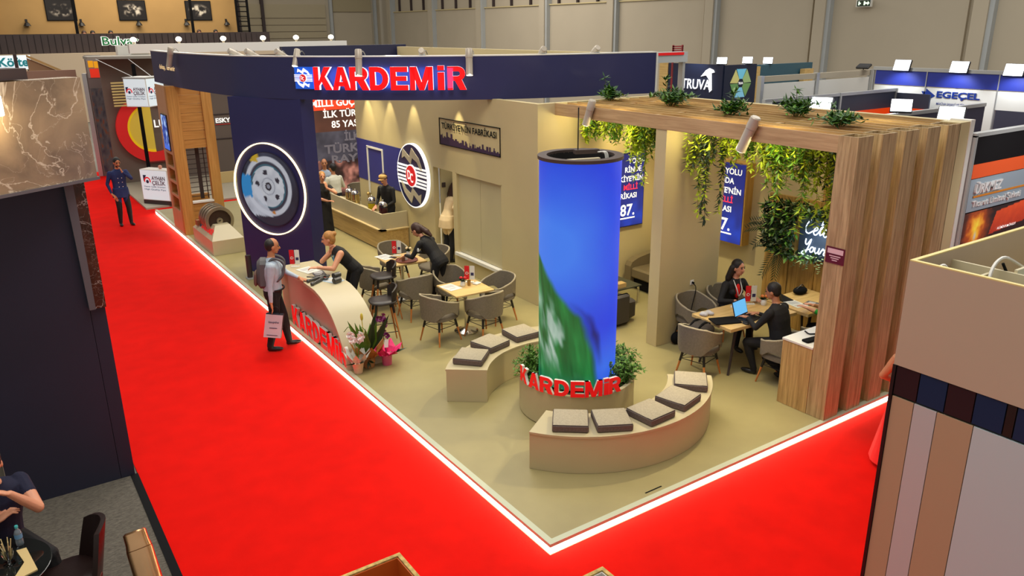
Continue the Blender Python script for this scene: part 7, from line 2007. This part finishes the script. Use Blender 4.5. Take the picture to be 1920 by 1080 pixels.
lp_ = thing('laptop', 'open laptop with a pale blue screen on the meeting table', 'laptop', (4.86, 1.72, TZ))
c_, s_ = math.cos(math.radians(8)), math.sin(math.radians(8)); Fb = Frame((4.72, 1.58, TZ), (c_, s_, 0), (-s_, c_, 0))
mb = MB(); mb.fbox(Fb, 0, .34, 0, .24, 0, .016, 0, .004); part('keyboard_base', mb, m_black, lp_)
mb = MB()
for i in range(5):
    for j in range(12): mb.fbox(Fb, .02 + j * .025, .042 + j * .025, .09 + i * .026, .113 + i * .026, .016, .019)
part('keys', mb, M('key_grey', (46, 46, 50), .5), lp_, kind='stuff')
Fs = Frame(Fb.p(0, .235, .018), Fb.r, V((0, 0, 1)) * .95 + Fb.u * .3)
mb = MB(); mb.fbox(Fs, 0, .34, 0, .235, -.012, 0, 0, .003); part('screen_lid', mb, m_black, lp_)
mb = MB(); mb.fbox(Fs, .012, .328, .02, .222, 0, .002); part('lit_screen', mb, M('laptop_screen', (96, 176, 236), .3, emit=.8), lp_)
mb = MB(); mb.fbox(Frame((4.55, 1.83, TZ), (.92, -.38, 0), (.38, .92, 0)), -.24, .16, -.13, .13, 0, .02, 0, .006); single('closed_laptop', mb, m_blackmat, 'closed black laptop at the near corner of the meeting table', 'laptop')
mb = MB(); mb.ell((4.66, 1.60, TZ + .012), (.035, .055, .018)); single('computer_mouse', mb, m_black, 'black mouse beside the closed laptop', 'mouse', 60)
mb = MB(); r = random.Random(6)
for k in range(7): mb.ell((4.50 + r.uniform(-.07, .08), 2.16 + r.uniform(-.06, .06), TZ + .025), (.06, .04, .025 + .01 * r.random()), Matrix.Rotation(r.random() * 3, 3, 'Z'), 10, 6)
single('crumpled_cloth', mb, [M('cloth_greywhite', (190, 188, 190), .8)], 'crumpled grey and white cloth at the far left corner of the meeting table', 'cloth', 60)
papers(5.12, 2.14, TZ, 20, .12, .18, 'small notebook on the meeting table before the twin flags', m_white, 'notebook', 'notebook', .015)
papers(5.95, 1.72, TZ, -10, .22, .30, 'printed sheets on the second table beside the neon wall')
papers(6.15, 1.55, TZ, 12, .20, .26, 'grey folder on the second table beside the printed sheets', M('folder_grey', (90, 88, 90), .6), 'folder', 'folder', .01)
dl = thing('open_dark_laptop', 'dark laptop seen from the side on the second table', 'laptop', (5.95, 2.0, TZ)); Fb = Frame((5.86, 1.90, TZ), (.3, .95, 0), (-.95, .3, 0))
mb = MB(); mb.fbox(Fb, 0, .30, -.2, 0, 0, .014, 0, .003); part('keyboard_base', mb, m_black, dl); mb = MB(); mb.fbox(Frame(Fb.p(0, 0, .014), Fb.r, V((0, 0, 1)) * .95 + Fb.u * .3), 0, .30, 0, .21, 0, .01); part('screen_lid', mb, m_black, dl)
hb = thing('black_handbag', 'black handbag lying on the second table by the timber wall', 'bag', (6.42, 2.02, TZ))
mb = MB(); mb.ell((6.42, 2.0, TZ + .05), (.14, .09, .06)); part('bag_body', mb, m_blackmat, hb, 60); mb = MB(); mb.tube(catmull([(6.33, 2.0, TZ + .09), (6.42, 1.98, TZ + .15), (6.52, 2.0, TZ + .09)], 5), .008, 6); part('handle', mb, m_black, hb, 60)
# backpack on the chair, bag on the floor
bg_ = thing('dark_backpack', 'dark brown backpack resting on the tub chair at the meeting table', 'bag', (4.20, 1.98, .545))
m_bag = M('bag_brown', (44, 36, 34), .75, bump=(90, .3))
mb = MB(); mb.fbox(Frame((4.17, 1.98, .56), (.95, .3, 0), (-.3, .95, 0)), -.17, .15, -.17, .17, 0, .30, 0, .07); part('bag_body', mb, m_bag, bg_, 60)
for q in (-.08, .08):
    mb = MB(); mb.tube(catmull([(4.06, 1.98 + q, .62), (4.04, 1.98 + q, .80), (4.14, 1.98 + q, .875), (4.28, 2.0 + q, .83)], 5), .016, 6); part('strap', mb, m_blackmat, bg_, 60)
mb = MB(); mb.ell((4.72, 2.96, FZ + .1), (.10, .07, .10)); mb.tube(catmull([(4.68, 2.96, FZ + .17), (4.74, 2.95, FZ + .32), (4.8, 2.96, FZ + .16)], 5), .01, 6); single('floor_bag', mb, m_blackmat, 'small black bag on the floor against the partition wall', 'bag', 60)
# counter things
papers(.34, 7.2, 1.021, 15, .26, .36, 'open white brochure on the far part of the reception counter', name='brochure', cat='brochure', h=.012)
papers(.42, 6.94, 1.021, -8, .2, .28, 'dark brochure under the hands of the blonde woman', M('folder_grey', (90, 88, 90), .6), 'brochure', 'brochure', .006)
papers(.46, 6.42, 1.021, 25, .22, .3, 'pale leaflet under the steel parts on the reception counter', M('leaflet_blue', (170, 190, 206), .5), 'leaflet', 'leaflet')
m_st2 = M('forged_steel', (84, 84, 84), .35, .7, noise=(12, .2))
for k, (x, y, rz, L) in enumerate(((.26, 6.62, 20, .34), (.22, 6.46, 35, .30))):
    t = thing('forged_coupling', ['forged steel coupling arm on the reception counter, the farther one', 'forged steel coupling arm on the reception counter, the nearer one'][k], 'metal part', (x, y, 1.021)); d = V((math.cos(math.radians(rz)), math.sin(math.radians(rz)), 0))
    mb = MB(); p_ = V((x, y, 1.05)); mb.tube([p_ - d * L / 2, p_ - d * .05, p_ + d * .06, p_ + d * L / 2], [.018, .026, .03, .02], 10); part('shank', mb, m_st2, t, 50)
    mb = MB(); q = p_ + d * L / 2; s2 = V((-d.y, d.x, 0)); mb.tube(catmull([q + s2 * .05 + d * .06, q + s2 * .055, q, q - s2 * .055, q - s2 * .05 + d * .06], 4), .018, 8); part('fork', mb, m_st2, t, 60)
    mb = MB(); mb.ell(p_ - d * L / 2, (.035, .035, .03), None, 10, 8); part('ball_end', mb, m_st2, t, 60)
for k, (x, y, z_) in enumerate(((.47, 6.28, 1.021), (.50, 6.36, 1.08))):
    a = V((x - .06, y - .02, z_ + .045)); b = V((x + .06, y + .02, z_ + .045)); mb = MB(); mb.cone(a, .045, b, .045, 18); mb.cone(a - V((.006, .002, 0)), .02, b + V((.006, .002, 0)), .02, 12)
    single('steel_roller', mb, m_st2, ['dark steel roller lying on the leaflet', 'dark steel roller on top of the other one'][k], 'metal part', 40)
mb = MB(); mb.tube(catmull([(.18, 6.85, 1.03), (.30, 6.76, 1.03), (.42, 6.80, 1.03), (.52, 6.70, 1.03)], 6), .009, 6); single('bent_rod', mb, m_st2, 'thin bent steel rod on the reception counter', 'metal part', 60)
mb = MB(); mb.fbox(Frame((.42, 6.66, 1.022), (.9, -.3, 0), (.3, .9, 0)), -.02, .06, -.012, .012, 0, .015); single('red_tag', mb, m_red, 'small red tag among the steel parts on the counter', 'tag')
